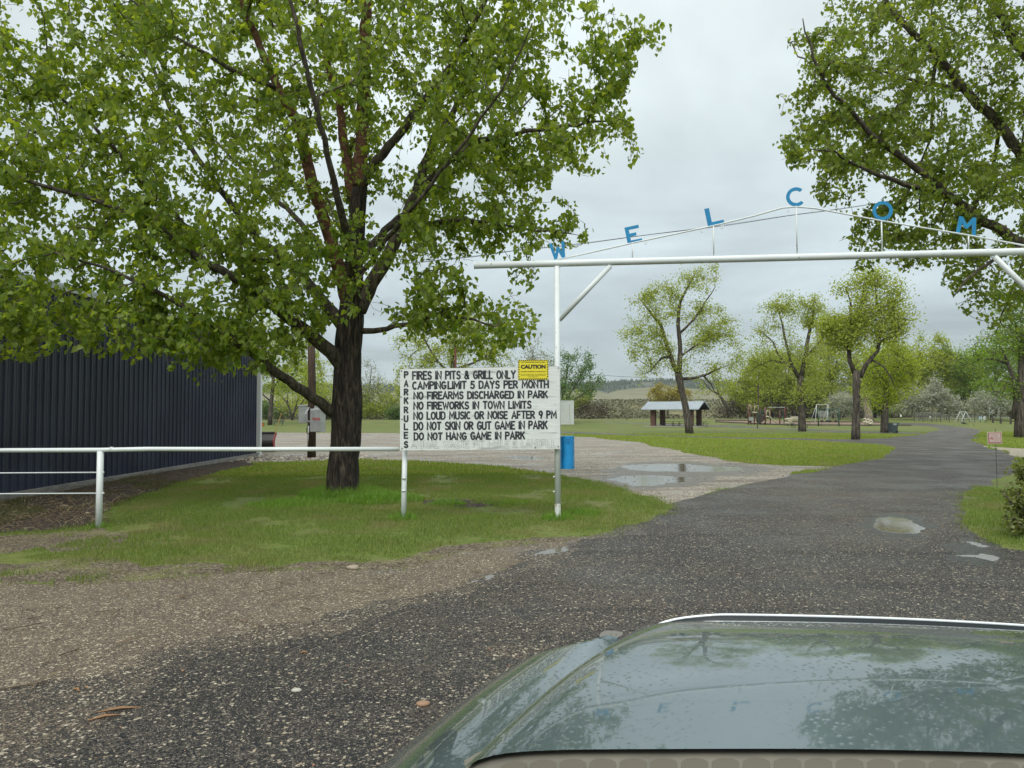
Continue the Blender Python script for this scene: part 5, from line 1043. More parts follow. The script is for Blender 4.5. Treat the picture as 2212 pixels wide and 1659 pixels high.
# left side trees
bg('cottonwood_tree', 'yellow-green tree behind the snow plough between building corner and pole', (583, 918),
   [([(584, 895), (586, 870), (590, 830), (592, 790)], [7, 6, 5, 3]), ([(586, 868), (565, 850), (545, 848)], [2.5, 2, 1]), ([(590, 840), (615, 800), (630, 770)], [3, 2, 1]), ([(590, 820), (570, 780), (560, 740)], [3, 2, 1])],
   [(600, 780, 55, 60), (570, 830, 40, 36), (640, 820, 50, 40), (620, 730, 50, 40), (560, 760, 30, 50)], 950, M_leafb, 90, .17, 10, D=78, dens=-.2)
bg('willow_tree', 'two stemmed slim tree behind the timber siren pole', (632, 908), [([(628, 890), (620, 870), (622, 850)], [3.2, 2.8, 1.5]), ([(633, 900), (640, 875), (648, 850)], [3, 2.4, 1]), ([(632, 895), (660, 860), (680, 830)], [2, 1.5, .8])], [(640, 830, 46, 40), (690, 820, 40, 46), (665, 790, 36, 30)], 480, M_leafy, 91, .22, 9, D=92, dens=-.1)
bg('poplar_tree', 'slim half bare tree right of the big cottonwood trunk', (800, 905), [([(799, 885), (797, 850), (800, 820), (803, 795)], [2.4, 2, 1.5, .6]), ([(797, 870), (782, 850), (775, 830)], [1.6, 1.2, .5]), ([(798, 860), (815, 835), (822, 815)], [1.6, 1.2, .5])], [(800, 815, 26, 30), (785, 850, 24, 22), (820, 845, 22, 22)], 260, M_olive, 92, .16, 5, D=84)
bg('cottonwood_tree', 'wide light green cottonwood rising behind the left half of the rules board', (960, 920),
   [([(965, 870), (975, 820), (980, 770), (985, 735)], [8, 7, 6, 3]), ([(976, 815), (945, 780), (920, 740), (905, 715)], [4, 3.5, 2.5, 1]), ([(980, 800), (1020, 785), (1050, 770), (1075, 740)], [4, 3.5, 2.5, 1]), ([(980, 770), (1010, 730), (1020, 690)], [3.5, 2.5, 1])],
   [(920, 740, 60, 46), (980, 690, 60, 44), (1040, 740, 62, 50), (900, 790, 44, 36), (880, 830, 30, 36), (1075, 790, 40, 30), (960, 790, 60, 36)], 900, M_treeA, 93, .17, 10, D=66, dens=-.16)
bg('poplar_tree', 'thin twiggy sapling poplar above the yellow caution sign', (1150, 920), [([(1150, 880), (1149, 830), (1150, 780), (1152, 750)], [2.2, 2, 1.4, .5]), ([(1150, 850), (1128, 810), (1118, 780)], [1.3, 1, .4]), ([(1150, 840), (1172, 800), (1180, 770)], [1.3, 1, .4])], [(1150, 780, 36, 36), (1125, 810, 24, 30), (1178, 800, 22, 40)], 330, M_olive, 94, .13, 5, D=62, dens=-.1)
bg('poplar_tree', 'upright fan shaped green tree behind the white block wall', (1212, 915),
   [([(1212, 890), (1215, 860), (1222, 820), (1228, 780)], [3.4, 3, 2.2, .8]), ([(1213, 885), (1232, 850), (1255, 815), (1270, 785)], [3, 2.4, 1.6, .6]), ([(1212, 880), (1205, 840), (1208, 790)], [2.6, 2, .6]), ([(1213, 880), (1245, 862), (1275, 840), (1295, 820)], [2.4, 2, 1.3, .5])],
   [(1225, 800, 38, 42), (1255, 800, 34, 38), (1270, 830, 28, 34), (1215, 840, 34, 30), (1245, 850, 40, 24)], 620, leaf_mat('blue green poplar leaf', (.08, .16, .05), (.17, .27, .10), .35), 95, .19, 8, D=84, dens=-.16)
shr = [
 ('brown leafless brush thicket right of the white block wall', (1275, 903), 100, [(1272, 884, 40, 18), (1250, 872, 26, 22), (1300, 892, 24, 12)], M_brown, 420, .2),
 ('pale olive shrub left of the brown thicket', (1240, 903), 104, [(1240, 870, 22, 26), (1258, 862, 22, 20)], M_leafy, 220, .2),
 ('silver grey russian olive bush behind the corral rails', (1985, 907), 104, [(1975, 868, 32, 28), (2005, 855, 34, 30), (1950, 880, 26, 18)], M_olive, 700, .22),
 ('silver grey russian olive bush left of the A-frame swing', (2045, 907), 108, [(2040, 868, 32, 26), (2060, 880, 26, 18), (2025, 848, 22, 18)], M_olive, 520, .22),
 ('grey olive bush behind the fence posts at far right', (2140, 907), 102, [(2135, 862, 36, 26), (2165, 872, 32, 24), (2110, 880, 26, 16)], M_olive, 600, .22),
 ('pale grey bush behind the green swing frame', (1815, 907), 108, [(1818, 872, 26, 26), (1840, 880, 22, 20)], M_olive, 420, .22),
 ('grey brush behind the climbing posts', (1665, 902), 110, [(1668, 882, 34, 20), (1700, 880, 34, 20)], M_brown, 420, .22),
 ('low brown brush between leaning tree and play tower', (1610, 902), 114, [(1610, 880, 36, 20), (1575, 886, 30, 14)], M_brown, 380, .22),
 ('grey brown undergrowth beneath the trees behind the swing set', (1755, 903), 112, [(1755, 880, 44, 22), (1730, 870, 26, 20)], M_brown, 460, .22),
 ('shaded undergrowth behind the bin tree', (1920, 903), 112, [(1915, 885, 44, 18), (1890, 870, 26, 24)], M_bushg, 420, .22),
 ('dark brushy undergrowth at far right behind the rails', (2195, 903), 112, [(2190, 875, 44, 28), (2230, 880, 40, 30)], M_brown, 420, .22),
 ('round green bush on the grass edge behind the pole cabinet', (705, 905), 80, [(690, 890, 34, 15), (720, 892, 24, 13)], M_bushg, 480, .15),
 ('dark green bush row beside the far bench', (560, 906), 82, [(560, 888, 28, 18), (600, 892, 22, 14)], M_bushg, 420, .15),
 ('green rounded shrub left of the rules board', (850, 907), 76, [(852, 893, 20, 15), (868, 890, 18, 15)], M_bushg, 420, .14),
 ('yellow green shrub near the slim half bare tree', (815, 906), 82, [(815, 888, 22, 16), (790, 890, 20, 15)], M_leafy, 300, .16),
 ('olive brush thicket behind the left lawn', (700, 900), 96, [(640, 870, 50, 30), (700, 860, 50, 34), (760, 865, 40, 32)], M_treeA, 700, .22),
 ('tangled olive thicket seen between trunk and rules board', (830, 901), 98, [(810, 866, 40, 30), (860, 850, 40, 40), (900, 870, 40, 30)], M_treeA, 700, .22),
]
for i, (lab, base, D, bl, ml, nt_, ls) in enumerate(shr):
    x, y = base
    bg('shrub', lab, base, [([(x, y-6), (bl[0][0], bl[0][1]+8)], [1.4, .6])] + [([(x+q*3, y-3), (b_[0]+q*4, b_[1])], [1.0, .4]) for q, b_ in enumerate(bl)] + [([(x-4, y-2), (bl[0][0]-bl[0][2]*.5, bl[0][1])], [.9, .3]), ([(x+4, y-2), (bl[0][0]+bl[0][2]*.5, bl[0][1])], [.9, .3])],
       bl, nt_, ml, 120+i, ls, 7, D=D, cat='shrub', spread=.28, twig=.012)
bg('shrub', 'small bare twiggy bush on the lawn left of the picnic shelter', (1354, 907), [([(1354, 903), (1353, 890)], [.8, .4]), ([(1353, 906), (1345, 892)], [.7, .3]), ([(1355, 906), (1364, 891)], [.7, .3])], [(1354, 890, 17, 11)], 150, M_brown, 150, .07, 4, cat='shrub', spread=.12, twig=.014, step=.5)
bg('sapling', 'leafless bent sapling stem on the lawn before the play tower', (1637, 926), [([(1636, 918), (1634, 905), (1634, 900), (1636, 892)], [1.3, 1.1, 1.0, .6])], [(1636, 897, 3, 5)], 4, M_brown, 151, .05, 1, cat='sapling', twig=.01)
# clipped evergreen at the right edge, close by
bq = G(2235, 1160); bq2 = Vector(bq)
RB_ = np.random.default_rng(5)
LDs = [([tuple(bq), tuple(bq+Vector((0, 0, .5)))], [.03, .015])] + [([tuple(bq+Vector((0, 0, .05))), tuple(bq+Vector((math.cos(a)*.35, math.sin(a)*.35, .5+.1*math.sin(a*3))))], [.015, .006]) for a in np.linspace(0, 6, 9)]
kk = bq.y/1550
plant_tree('juniper_shrub', 'dark green juniper shrub close by at the right edge of the drive', 'shrub', bq, LDs, [blob(2250, 1080, bq.y, 60, 66, 60), blob(2215, 1030, bq.y+.2, 36, 26, 40), blob(2205, 1125, bq.y-.1, 34, 26, 36), blob(2190, 1075, bq.y, 30, 22, 30), blob(2240, 1010, bq.y+.3, 40, 26, 40)], 520, 9, .05, 'd', leaf_mat('juniper green', (.10, .13, .035), (.20, .23, .08), .35), M_bark_far, M_twig, 201, step=.1, twig_r=.0025, spread=.05, back=.3, droop=-.1, dens=lambda P: np.array([mnoise.noise(Vector((p[0]*3, p[1]*3, p[2]*3))) for p in P]) > -.15)

# ================================================================ park things
def rotz(a): return Matrix.Rotation(a, 3, 'Z')
M_brick = multi('brown brick', (.14, .075, .055), [(3, .4, .6, (.10, .055, .042), 'n')], .85)
M_roof = mat('light blue grey ribbed roof sheet', (.34, .385, .41), (.30, .34, .37), 1, .5, metal=.1); M_wood = mat('weathered dark timber', (.06, .05, .04), (.10, .085, .065), 4, .8)
M_tblack = mat('dark green black table', (.018, .026, .028), rough=.5); M_cream = mat('cream plastic', (.46, .41, .30), (.50, .46, .34), 2, .5)
M_maroon = mat('maroon post enamel', (.12, .03, .022), rough=.45); M_green = mat('dark green enamel', (.02, .085, .06), rough=.45); M_slab = multi('shelter concrete', (.36, .34, .30), [(.8, .4, .6, (.28, .26, .22), 'n')], .85)
M_galv = mat('white galvanised pipe', (.42, .46, .42), rough=.4)
def picnic_table(label, loc, rot, L_=2.2, m=None, group=None, benchonly=False, name='picnic_table', cat='picnic table'):
    t = thing(name, label, cat, loc, group); R = rotz(rot); m = m or M_tblack; loc = Vector(loc)
    P = lambda x, y, z: loc + R @ Vector((x, y, z))
    if not benchonly:
        for i in range(3): MB().box(P(0, (i-1)*.25, .75), (L_, .23, .045), R=R).build('top_plank', m, t)
        for y in (-.7, .7): MB().box(P(0, y, .44), (L_, .26, .045), R=R).build('seat_plank', m, t)
        for x in (-L_*.33, L_*.33):
            mb = MB(); mb.tube([P(x, -.72, .41), P(x, -.66, .1), P(x, -.55, .04), P(x, -.3, .04), P(x, -.18, .12), P(x, -.16, .73)], .035, 6); mb.tube([P(x, .72, .41), P(x, .66, .1), P(x, .55, .04), P(x, .3, .04), P(x, .18, .12), P(x, .16, .73)], .035, 6); mb.build('leg_frame', m, t)
    else:
        MB().box(P(0, 0, .46), (L_, .38, .05), R=R).build('seat', m, t)
        for z in (.68, .86): MB().box(P(0, .24, z), (L_, .04, .13), R=R).build('back_slat', m, t)
        for x in (-L_*.35, L_*.35):
            MB().box(P(x, 0, .22), (.08, .08, .44), R=R).build('leg', m, t); MB().bar(P(x, .2, .3), P(x, .26, .92), .06).build('back_post', m, t)
    return t
# picnic shelter
sb = G(1402, 921.5); DS = sb.y; kS = DS/1550; aS = math.radians(-29); RS = rotz(aS)
wS = 5.15*DS/98; dS = 4.2*DS/98; hS = (921-885)*kS; colw = 10*kS
o0 = A(1411.5, 921, DS); o0.z = gz(o0.x, o0.y)+.08
she = thing('picnic_shelter', 'open picnic shelter with brown brick pillars and pale metal gable roof', 'shelter', o0)
Q = lambda x, y, z: o0 + RS @ Vector((x, y, z))
MB().box(Q(wS/2, dS/2, -.08), (wS+3.2, dS+2.4, .2), R=RS).build('slab', M_slab, she)
for x, y in ((0, 0), (wS, 0), (0, dS), (wS, dS)): MB().box(Q(x, y, hS/2+.03), (colw, colw, hS-.06), R=RS).build('pillar', M_brick, she)
x0, x1, y0, y1 = -1.7, wS+1.6, -1.3, dS+1.3; zr = hS+ (885-868)*kS; ym = (y0+y1)/2
n = 24
for i in range(n):
    xa, xb = x0+(x1-x0)*i/n, x0+(x1-x0)*(i+1)/n
    for ya in (y0, y1):
        za, zb2 = hS+.02, zr; V = [Q(xa, ya, za), Q(xb-.04, ya, za), Q(xb-.04, ym, zb2), Q(xa, ym, zb2), Q(xb-.04, ya, za+.04), Q(xb, ya, za+.04), Q(xb, ym, zb2+.04), Q(xb-.04, ym, zb2+.04)]
        F = [(0, 1, 2, 3), (4, 5, 6, 7), (1, 4, 7, 2)]; MB().add(V, F if ya == y0 else [f[::-1] for f in F]).build('roof_sheet', M_roof, she)
MB().add([Q(x0, y0+.03, hS-.08), Q(x1, y0+.03, hS-.08), Q(x1, ym, zr-.1), Q(x0, ym, zr-.1), Q(x0, y1-.03, hS-.08), Q(x1, y1-.03, hS-.08)], [(0, 1, 2, 3), (3, 2, 5, 4), (0, 4, 5, 1)]).build('ceiling', M_wood, she)
for xx in (x0-.02, x1+.02):
    for ya in (y0, y1): MB().bar(Q(xx, ya, hS-.02), Q(xx, ym, zr), .05, .2).build('bargeboard', M_roof, she)
for ya in (y0, y1): MB().bar(Q(x0, ya, hS-.03), Q(x1, ya, hS-.03), .05, .12).build('fascia', M_roof, she)
picnic_table('dark picnic table under the shelter between the left pillars', Q(wS*.30, dS*.45, .02), aS, 2.4, group='tables under the shelter')
picnic_table('dark picnic table under the shelter near the leaning cottonwood', Q(wS*.72, dS*.4, .02), aS, 2.4, group='tables under the shelter')
picnic_table('dark picnic table at the right end of the shelter', Q(wS+.9, dS*.7, .02), aS+1.2, 2.0, group='tables under the shelter')
# white block building behind the board
bw = G(1240, 917); Dw = bw.y; hw = (917-866)*Dw/1550
wb = thing('block_building', 'low white painted block building just right of the rules board post', 'building', bw)
M_blockw = bpy.data.materials.new('white painted block'); M_blockw.use_nodes = True; _n = M_blockw.node_tree; _b = _n.nodes['Principled BSDF']
_t = N(_n, 'ShaderNodeTexCoord'); _k = N(_n, 'ShaderNodeTexBrick', Scale=1.0); _mp = N(_n, 'ShaderNodeMapping'); _mp.inputs['Rotation'].default_value = (math.radians(90), 0, 0); L(_n, _t.outputs['Object'], _mp.inputs[0]); L(_n, _mp.outputs[0], _k.inputs[0])
_k.inputs['Color1'].default_value = (.62, .64, .62, 1); _k.inputs['Color2'].default_value = (.56, .58, .56, 1); _k.inputs['Mortar'].default_value = (.33, .34, .33, 1); _k.inputs['Mortar Size'].default_value = .012; _k.inputs['Brick Width'].default_value = .4; _k.inputs['Row Height'].default_value = .2
L(_n, _k.outputs[0], _b.inputs['Base Color']); _b.inputs['Roughness'].default_value = .8
MB().box(bw+Vector((-2.6, 2.0, hw/2)), (5.2, 4.0, hw)).build('wall', M_blockw, wb); MB().box(bw+Vector((-2.6, 2.0, hw+.04)), (5.3, 4.1, .08)).build('roof', M_trim, wb)
MB().tube([bw+Vector((-.85, -.02, hw*.85)), bw+Vector((-.83, -.02, hw*.5)), bw+Vector((-.86, -.02, hw*.3)), bw+Vector((-.7, -.02, .05))], .018, 5).build('downpipe', M_wood, wb)
# bins, benches
cb = G(1929, 935); kC = cb.y/1550; cart = thing('wheeled_bin', 'dark grey green wheeled bin with white town lettering leaning on a tree', 'bin', cb)
M_bin = mat('dark slate green plastic', (.045, .065, .065), (.055, .078, .078), 3, .5); hb = 22*kC; wbn = 15.5*kC
V = [cb+Vector((x*w*.5, y*w*.5, z)) for z, w in ((.06, wbn*.80), (hb*.72, wbn*.95), (hb*.74, wbn*1.04), (hb*.94, wbn*1.06)) for x, y in ((-1, -1), (1, -1), (1, 1), (-1, 1))]
F = [(3, 2, 1, 0)] + [(4*r+i, 4*r+(i+1) % 4, 4*r+4+(i+1) % 4, 4*r+4+i) for r in range(3) for i in range(4)] + [(12, 13, 14, 15)]
MB().add(V, F).build('bin_body', M_bin, cart); MB().box(cb+Vector((.06, 0, hb*.97)), (wbn*1.16, wbn*1.14, hb*.05), R=Matrix.Rotation(.03, 3, 'Y')).build('lid', M_bin, cart)
for y in (-.26, .26): MB().tube([cb+Vector((wbn*.34, y-.04, .13)), cb+Vector((wbn*.34, y+.04, .13))], .13, 12).build('wheel', M_blk, cart)
MB().tube([cb+Vector((wbn*.6, -.2, hb*.93)), cb+Vector((wbn*.6, .2, hb*.93))], .02, 6).build('handle', M_bin, cart)
put_text("TOWN OF", cb+Vector((.02, -wbn*.535, hb*.88)), (1, 0, 0), UP, .1, M_trim, cart, width=wbn*.55, height=.075, bold=.004, nrm=(0, -1, 0), lift=.004)
put_text("MOORCR", cb+Vector((.02, -wbn*.530, hb*.79)), (1, 0, 0), UP, .1, M_trim, cart, width=wbn*.38, height=.075, bold=.004, nrm=(0, -1, 0), lift=.004)
picnic_table('dark picnic table partly hidden behind the tall arching cottonwood', G(1727, 924), .05, 2.9, cat='picnic table')
picnic_table('small dark bench on the grass beside the far left tree', G(601, 919), .05, 2.2, benchonly=True, name='bench', cat='bench')
# play tower and climbing posts
pt = G(1636, 917.5); kP = pt.y/1550; DP = pt.y
tower = thing('play_structure', 'maroon posted play tower with cream slide and climbing bars', 'playground', pt)
def PZ(zx_, zy_, dd=0): return A(1593+zx_*.0977, 837+zy_*.0977, DP+dd)
kz = kP*.0977
for i, (zx_, zt_) in enumerate(((240, 368), (300, 368), (371, 363), (505, 455), (600, 445), (618, 418), (725, 445), (930, 500), (1045, 425))):
    dd = (0, 1.6, .2, 1.5, 1.2, 0, .2, 0, .6)[i]; q = PZ(zx_, 820, dd); q.z = gz(q.x, q.y); MB().tube([q, PZ(zx_, zt_, dd)], .095, 8).build('post', M_maroon, tower, True)
for zx_, w_, zy_ in ((345, 215, 572), (672, 110, 676)): MB().box(PZ(zx_, zy_, .8), (w_*kz, 1.6, .14)).build('deck', M_wood, tower)
for (x0_, x1_) in ((250, 300), (380, 458)):
    MB().tube([PZ(x0_, 570), PZ(x0_, 410), PZ((x0_+x1_)/2, 396), PZ(x1_, 410), PZ(x1_, 570)], .07, 6).build('guard_arch', M_cream, tower, True)
MB().tube([PZ(330, 545), PZ(380, 560), PZ(430, 552)], .12, 6).build('slide_lip', M_cream, tower, True)
MB().box(PZ(272, 690, -.05), (kz*50, .06, kz*225)).build('wall_panel', M_brick, tower)
MB().box(PZ(302, 690, -.2), (kz*105, .04, kz*70)).build('net_panel', mat('grey net', (.28, .31, .29), rough=.7), tower)
for zy_ in (655, 725): MB().bar(PZ(248, zy_, -.25), PZ(356, zy_, -.25), .06).build('net_bar', M_galv, tower)
V = [PZ(385, 580, .4), PZ(600, 635, .4), PZ(600, 720, .4), PZ(520, 790, .4), PZ(465, 790, .4), PZ(440, 690, .4)]; k6 = len(V)
MB().add(V+[v+Vector((0, .5, 0)) for v in V], [tuple(range(6)), tuple(range(11, 5, -1))]+[(i, i+6, (i+1) % 6+6, (i+1) % 6) for i in range(6)]).build('climbing_wall', mat('dark brown climbing wall', (.05, .035, .03), rough=.7), tower)
for i in range(6): MB().bar(PZ(500+i*18, 480+i*6, .9), PZ(520+i*16, 620, .9), .035).build('net_rope', M_green, tower)
for i in range(4): MB().bar(PZ(495, 510+i*30, .9), PZ(605, 490+i*34, .9), .035).build('net_rope', M_green, tower)
MB().tube([PZ(468, 500, -.1), PZ(468, 815, -.1)], .06, 6).build('fire_pole', M_green, tower)
MB().tube([PZ(640, 675, -.1), PZ(640, 530, -.1), PZ(675, 500, -.1), PZ(712, 530, -.1), PZ(712, 675, -.1)], .09, 8).build('slide_hood', M_cream, tower, True)
MB().tube([PZ(630, 650, -.2), PZ(665, 640, -.2), PZ(715, 668, -.2)], .13, 8).build('slide_lip', M_cream, tower, True)
V = []; 
for a in ((718, 650), (770, 690), (810, 740), (845, 772), (885, 782)):
    for dd in (-.35, .4): p = PZ(a[0], a[1]+18, dd-.2); V += [p, p+UP*.30]
F = []
for i in range(4): b = 4*i; F += [(b, b+4, b+6, b+2), (b, b+1, b+5, b+4), (b+2, b+6, b+7, b+3)]
MB().add(V, F).build('slide', M_cream, tower, True)
MB().tube([PZ(600, 800, .3), PZ(590, 745, .3), PZ(625, 715, .3), PZ(655, 740, .3)], .10, 7).build('crawl_hoop', M_cream, tower, True)
for z in (-.5, .5): MB().bar(PZ(680, 437, z), PZ(1045, 437, z), .10).build('overhead_bar', M_galv, tower)
for i in range(9): q = PZ(700+i*40, 438, -.5); MB().bar(q, q+Vector((0, 1, 0)), .05).build('rung', M_galv, tower)
for zx_ in (960, 1015): MB().tube([PZ(zx_, 520, .8), PZ(zx_, 818, .8)], .045, 5).build('climbing_pole', M_green, tower)
for i in range(5): MB().box(PZ(1062, 480+i*55, .5), (.28, .2, .28)).build('climbing_pod', M_maroon, tower, bevel=.05)
# low cream play platform
rt = G(1706, 919.5); clim = thing('play_platform', 'low cream moulded play platform beside the dark park table', 'play platform', rt)
for (x, y, w, h) in ((1140, 700, 150, 38), (1262, 662, 150, 30), (1135, 788, 150, 26), (1265, 700, 110, 32), (1140, 745, 90, 30)): MB().box(A(1593+x*.0977, 837+y*.0977, rt.y), (w*kz, 1.1, h*kz)).build('moulded_block', M_cream, clim, bevel=.09)
for x in (1100, 1200): MB().bar(A(1593+x*.0977, 920, rt.y), A(1593+x*.0977, 914, rt.y), .14).build('leg', M_tblack, clim)
# swings
def swing_frame(name, label, pxl, pxr, pyt, pyb, D, m, arch=True, sx=.5):
    a = A(pxl, pyb, D); b = A(pxr, pyb, D); t = thing(name, label, 'swing', a); gzl = gz(a.x, D); top = A(pxl, pyt, D).z
    for i, px in enumerate((pxl, pxr)):
        q = A(px, pyb, D); sg = 1 if i == 0 else -1
        for s in (-1, 1):
            pts = [(q.x+s*sx, D+s*1.3, gzl), (q.x+s*sx*.9, D+s*1.1, gzl+(top-gzl)*.72), (q.x+s*sx*.6, D+s*.6, top-.12), (q.x, D, top)] if arch else [(q.x-.9, D+s*1.2, gzl), (q.x, D, top)]
            MB().tube(pts, .06, 6).build('leg', m, t, True)
    MB().tube([(a.x, D, top), (b.x, D, top)], .06, 6).build('top_bar', m, t)
    return t, top, gzl, a.x, b.x
Dg = G(1790, 920.5).y
sw, top, gl, xa, xb = swing_frame('swing_set', 'dark green arched baby swing frame on wood chips between the two middle trees', 1768, 1812, 883.8, 920.5, Dg, M_green)
for fx_ in (.12, .38, .52, .80):
    x = xa+(xb-xa)*fx_
    s_ = MB(); s_.tube([(x, Dg, top), (x-.02, Dg, gl+.95)], .012, 4); s_.tube([(x+.35, Dg, top), (x+.37, Dg, gl+.95)], .012, 4); s_.build('chain', M_galv, sw); MB().box((x+.18, Dg, gl+.85), (.42, .36, .28)).build('bucket_seat', M_blk, sw, bevel=.05)
sw2, top, gl, xa, xb = swing_frame('swing_set', 'taller pale legged swing frame behind the green arched one', 1765, 1790, 874, 910, Dg+14, M_galv, False)
for fx_ in (.15, .6):
    x = xa+(xb-xa)*fx_; s_ = MB(); s_.tube([(x, Dg+14, top), (x, Dg+14, gl+.6)], .012, 4); s_.tube([(x+.45, Dg+14, top), (x+.45, Dg+14, gl+.6)], .012, 4); s_.build('chain', M_galv, sw2); MB().box((x+.22, Dg+14, gl+.58), (.5, .2, .05)).build('seat', M_blk, sw2)
tt = A(1779, 915, Dg+20); tt.z = gz(tt.x, tt.y); net = thing('rope_ladder_net', 'green rope climbing net behind the swings', 'climbing net', tt)
for i in range(8): MB().bar(A(1768, 888+i*1.5, Dg+20), A(1790, 889+i*1.7, Dg+20), .05).build('rung', M_galv, net)
for px in (1768, 1790): MB().bar(A(px, 886, Dg+20), A(px, 912, Dg+20), .12).build('post', M_cream if px == 1768 else M_green, net)
# spring riders
for i, (px, lab) in enumerate(((1869, 'cream animal spring rider, leftmost of the three near the bin tree'), (1876, 'cream animal spring rider in the middle of the three near the bin tree'), (1882, 'cream animal spring rider, rightmost and lowest of the three near the bin tree'))):
    q = G(px, (919, 920, 920.5)[i]); r = thing('spring_rider', lab, 'spring rider', q, 'spring riders'); k = q.y/1550; zb_ = (.42, .38, .22)[i]
    MB().tube([q+UP*(.02+.03*j)+Vector((math.cos(j*1.3)*.09, math.sin(j*1.3)*.09, 0)) for j in range(14)], .022, 5).build('spring', M_tblack, r, True)
    MB().tube([q+Vector((-.42, 0, zb_+.10)), q+Vector((-.3, 0, zb_+.2)), q+Vector((-.05, 0, zb_+.18)), q+Vector((.2, 0, zb_+.3)), q+Vector((.18, 0, zb_+.55)), q+Vector((.0, 0, zb_+.78)), q+Vector((-.22, 0, zb_+.70)), q+Vector((-.32, 0, zb_+.62))], [.06, .16, .20, .22, .16, .16, .12, .07], 8).build('animal_body', M_cream, r, True)
    MB().tube([q+Vector((.1, -.25, zb_+.5)), q+Vector((.1, .25, zb_+.5))], .03, 5).build('handlebar', M_blk, r)
# playground kerb timbers
kt = thing('playground_border', 'dark timber border laid round the wood chip playground', 'border', G(1700, 919))
for a, b in (((1545, 909), (1640, 909.3)), ((1545, 912), (1640, 916.3)), ((1640, 916.5), (1700, 918.8)), ((1700, 919), (1850, 919.8)), ((1850, 920), (1905, 919.6)), ((1905, 919.5), (1970, 920)), ((1700, 911.5), (1850, 912.3)), ((1850, 912.3), (1905, 913))):
    p, q = G(*a), G(*b); m = int((q-p).length/2.4)+1
    for i in range(m): u, v = p.lerp(q, i/m), p.lerp(q, (i+.98)/m); u.z = gz(u.x, u.y)+.1; v.z = gz(v.x, v.y)+.1; MB().bar(u, v, .18, .24).build('timber', M_wood, kt)
# pole in the park
q = G(1638, 908); pp_ = thing('utility_pole', 'slim dark timber pole rising behind the play tower', 'pole', q); MB().tube([q, A(1638, 790, q.y)], [.17, .12], 8).build('shaft', M_pole, pp_)
q = A(985, 930, 60); q.z = gz(q.x, 60); pr = thing('utility_pole', 'thin rusty red pole rising behind the rules board', 'pole', q); MB().tube([q, A(984, 752, 60)], [.09, .08], 8).build('shaft', mat('rusty red steel', (.16, .05, .03), rough=.7), pr)
# A-frame toddler swing
Da = G(2080, 919.5).y; q = A(2085, 919, Da); af = thing('toddler_swing', 'pale A-frame toddler swing on the grass right of the drive bend', 'swing', q)
def AZ(px, py, dd=0): return A(px, py, Da+dd)
ff = []
for dx_, dd in ((0, .8), (12.2, -.6)):
    for (xa, ya, xb, yb) in ((2074, 888.5, 2061-0, 918.5), (2074, 888.5, 2093.5, 919.5)):
        a = AZ(xa+dx_, ya+(.6 if dx_ else 0), dd); b = AZ(xb+dx_-1.5, yb+.4, dd); b.z = gz(b.x, b.y); MB().tube([a, b], .055, 7).build('leg', M_galv, af, True)
    MB().tube([AZ(2067+dx_, 903.3, dd), AZ(2084+dx_, 903.8, dd)], .03, 6).build('cross_brace', M_galv, af)
MB().tube([AZ(2074, 889, .8), AZ(2086.2, 889.6, -.6)], .05, 7).build('top_bar', M_galv, af)
for px in (2079, 2083): MB().tube([AZ(px, 889.5), AZ(px, 912)], .015, 4).build('chain', M_galv, af)
MB().box(AZ(2077, 912.5), (.5, .2, .16), R=Matrix.Rotation(.5, 3, 'Y')).box(AZ(2083, 914.5), (.45, .3, .26)).build('swing_seat', M_blk, af, bevel=.03)
# fences and corral on the right
def wire_fence(label, pts, n, h, name='wire_fence'):
    P = [G(*p) for p in pts]; t = thing(name, label, 'fence', P[0]); allp = []
    for a, b in zip(P, P[1:]):
        for i in range(n): q = a.lerp(b, i/n); q.z = gz(q.x, q.y); allp.append(q)
    allp.append(P[-1])
    for i, q in enumerate(allp): MB().tube([q-UP*.1, q+UP*(h+.1)], .05, 5).build('post', M_wood, t)
    for z in (.3, .55, .8, 1.0): MB().tube([q+UP*h*z for q in allp], .014, 3).build('strand', M_galv, t)
    for a, b in zip(allp, allp[1:]):
        mb = MB()
        for k in range(1, 8): q = a.lerp(b, k/8); mb.tube([q+UP*.05, q+UP*h], .006, 3, cap=False)
        mb.build('mesh_infill', M_galv, t, kind='stuff')
    return t
wire_fence('wire mesh fence on wooden posts running behind the A-frame swing', [(1975, 911), (2070, 912.5), (2130, 914)], 5, 1.5)
pr = [G(1976, 910), G(2033, 911)]; co = thing('rail_corral', 'tubular rail corral panels beyond the drive bend', 'fence', pr[0])
for i in range(7):
    q = pr[0].lerp(pr[1], i/6); q.z = gz(q.x, q.y); MB().tube([q, q+UP*1.75], .06, 6).build('post', M_wood, co)
for z in (.5, .9, 1.3, 1.7): MB().tube([pr[0]+UP*z, pr[1]+UP*z], .035, 5).build('rail', M_wood if z < 1.6 else M_galv, co)
for px in (1999, 2018): q = G(px, 908); MB().tube([q, A(px, 887, q.y)], .06, 6).build('gate_post', M_wood, co)
a_, b_ = A(1999, 887.4, G(1999, 908).y), A(2018, 887.4, G(2018, 908).y); MB().tube([a_, b_], .05, 6).build('header_bar', M_wood, co)
q = G(2145, 914); rf = thing('post_and_rail_fence', 'heavy timber post and rail fence at the far right grass edge', 'fence', q)
ps = [(2145, 913.5), (2162, 915), (2183.5, 916.5), (2204, 917)]
for (px, py) in ps: q = G(px, py); MB().box(q+UP*.65, (.24, .24, 1.4)).build('post', M_wood, rf)
for (a, b) in zip(ps, ps[1:]):
    p, q = G(*a), G(*b)
    for z in (.55, 1.15): MB().bar(p+UP*z, q+UP*z, .07, .16).build('rail', M_wood if z < 1 else M_galv, rf)
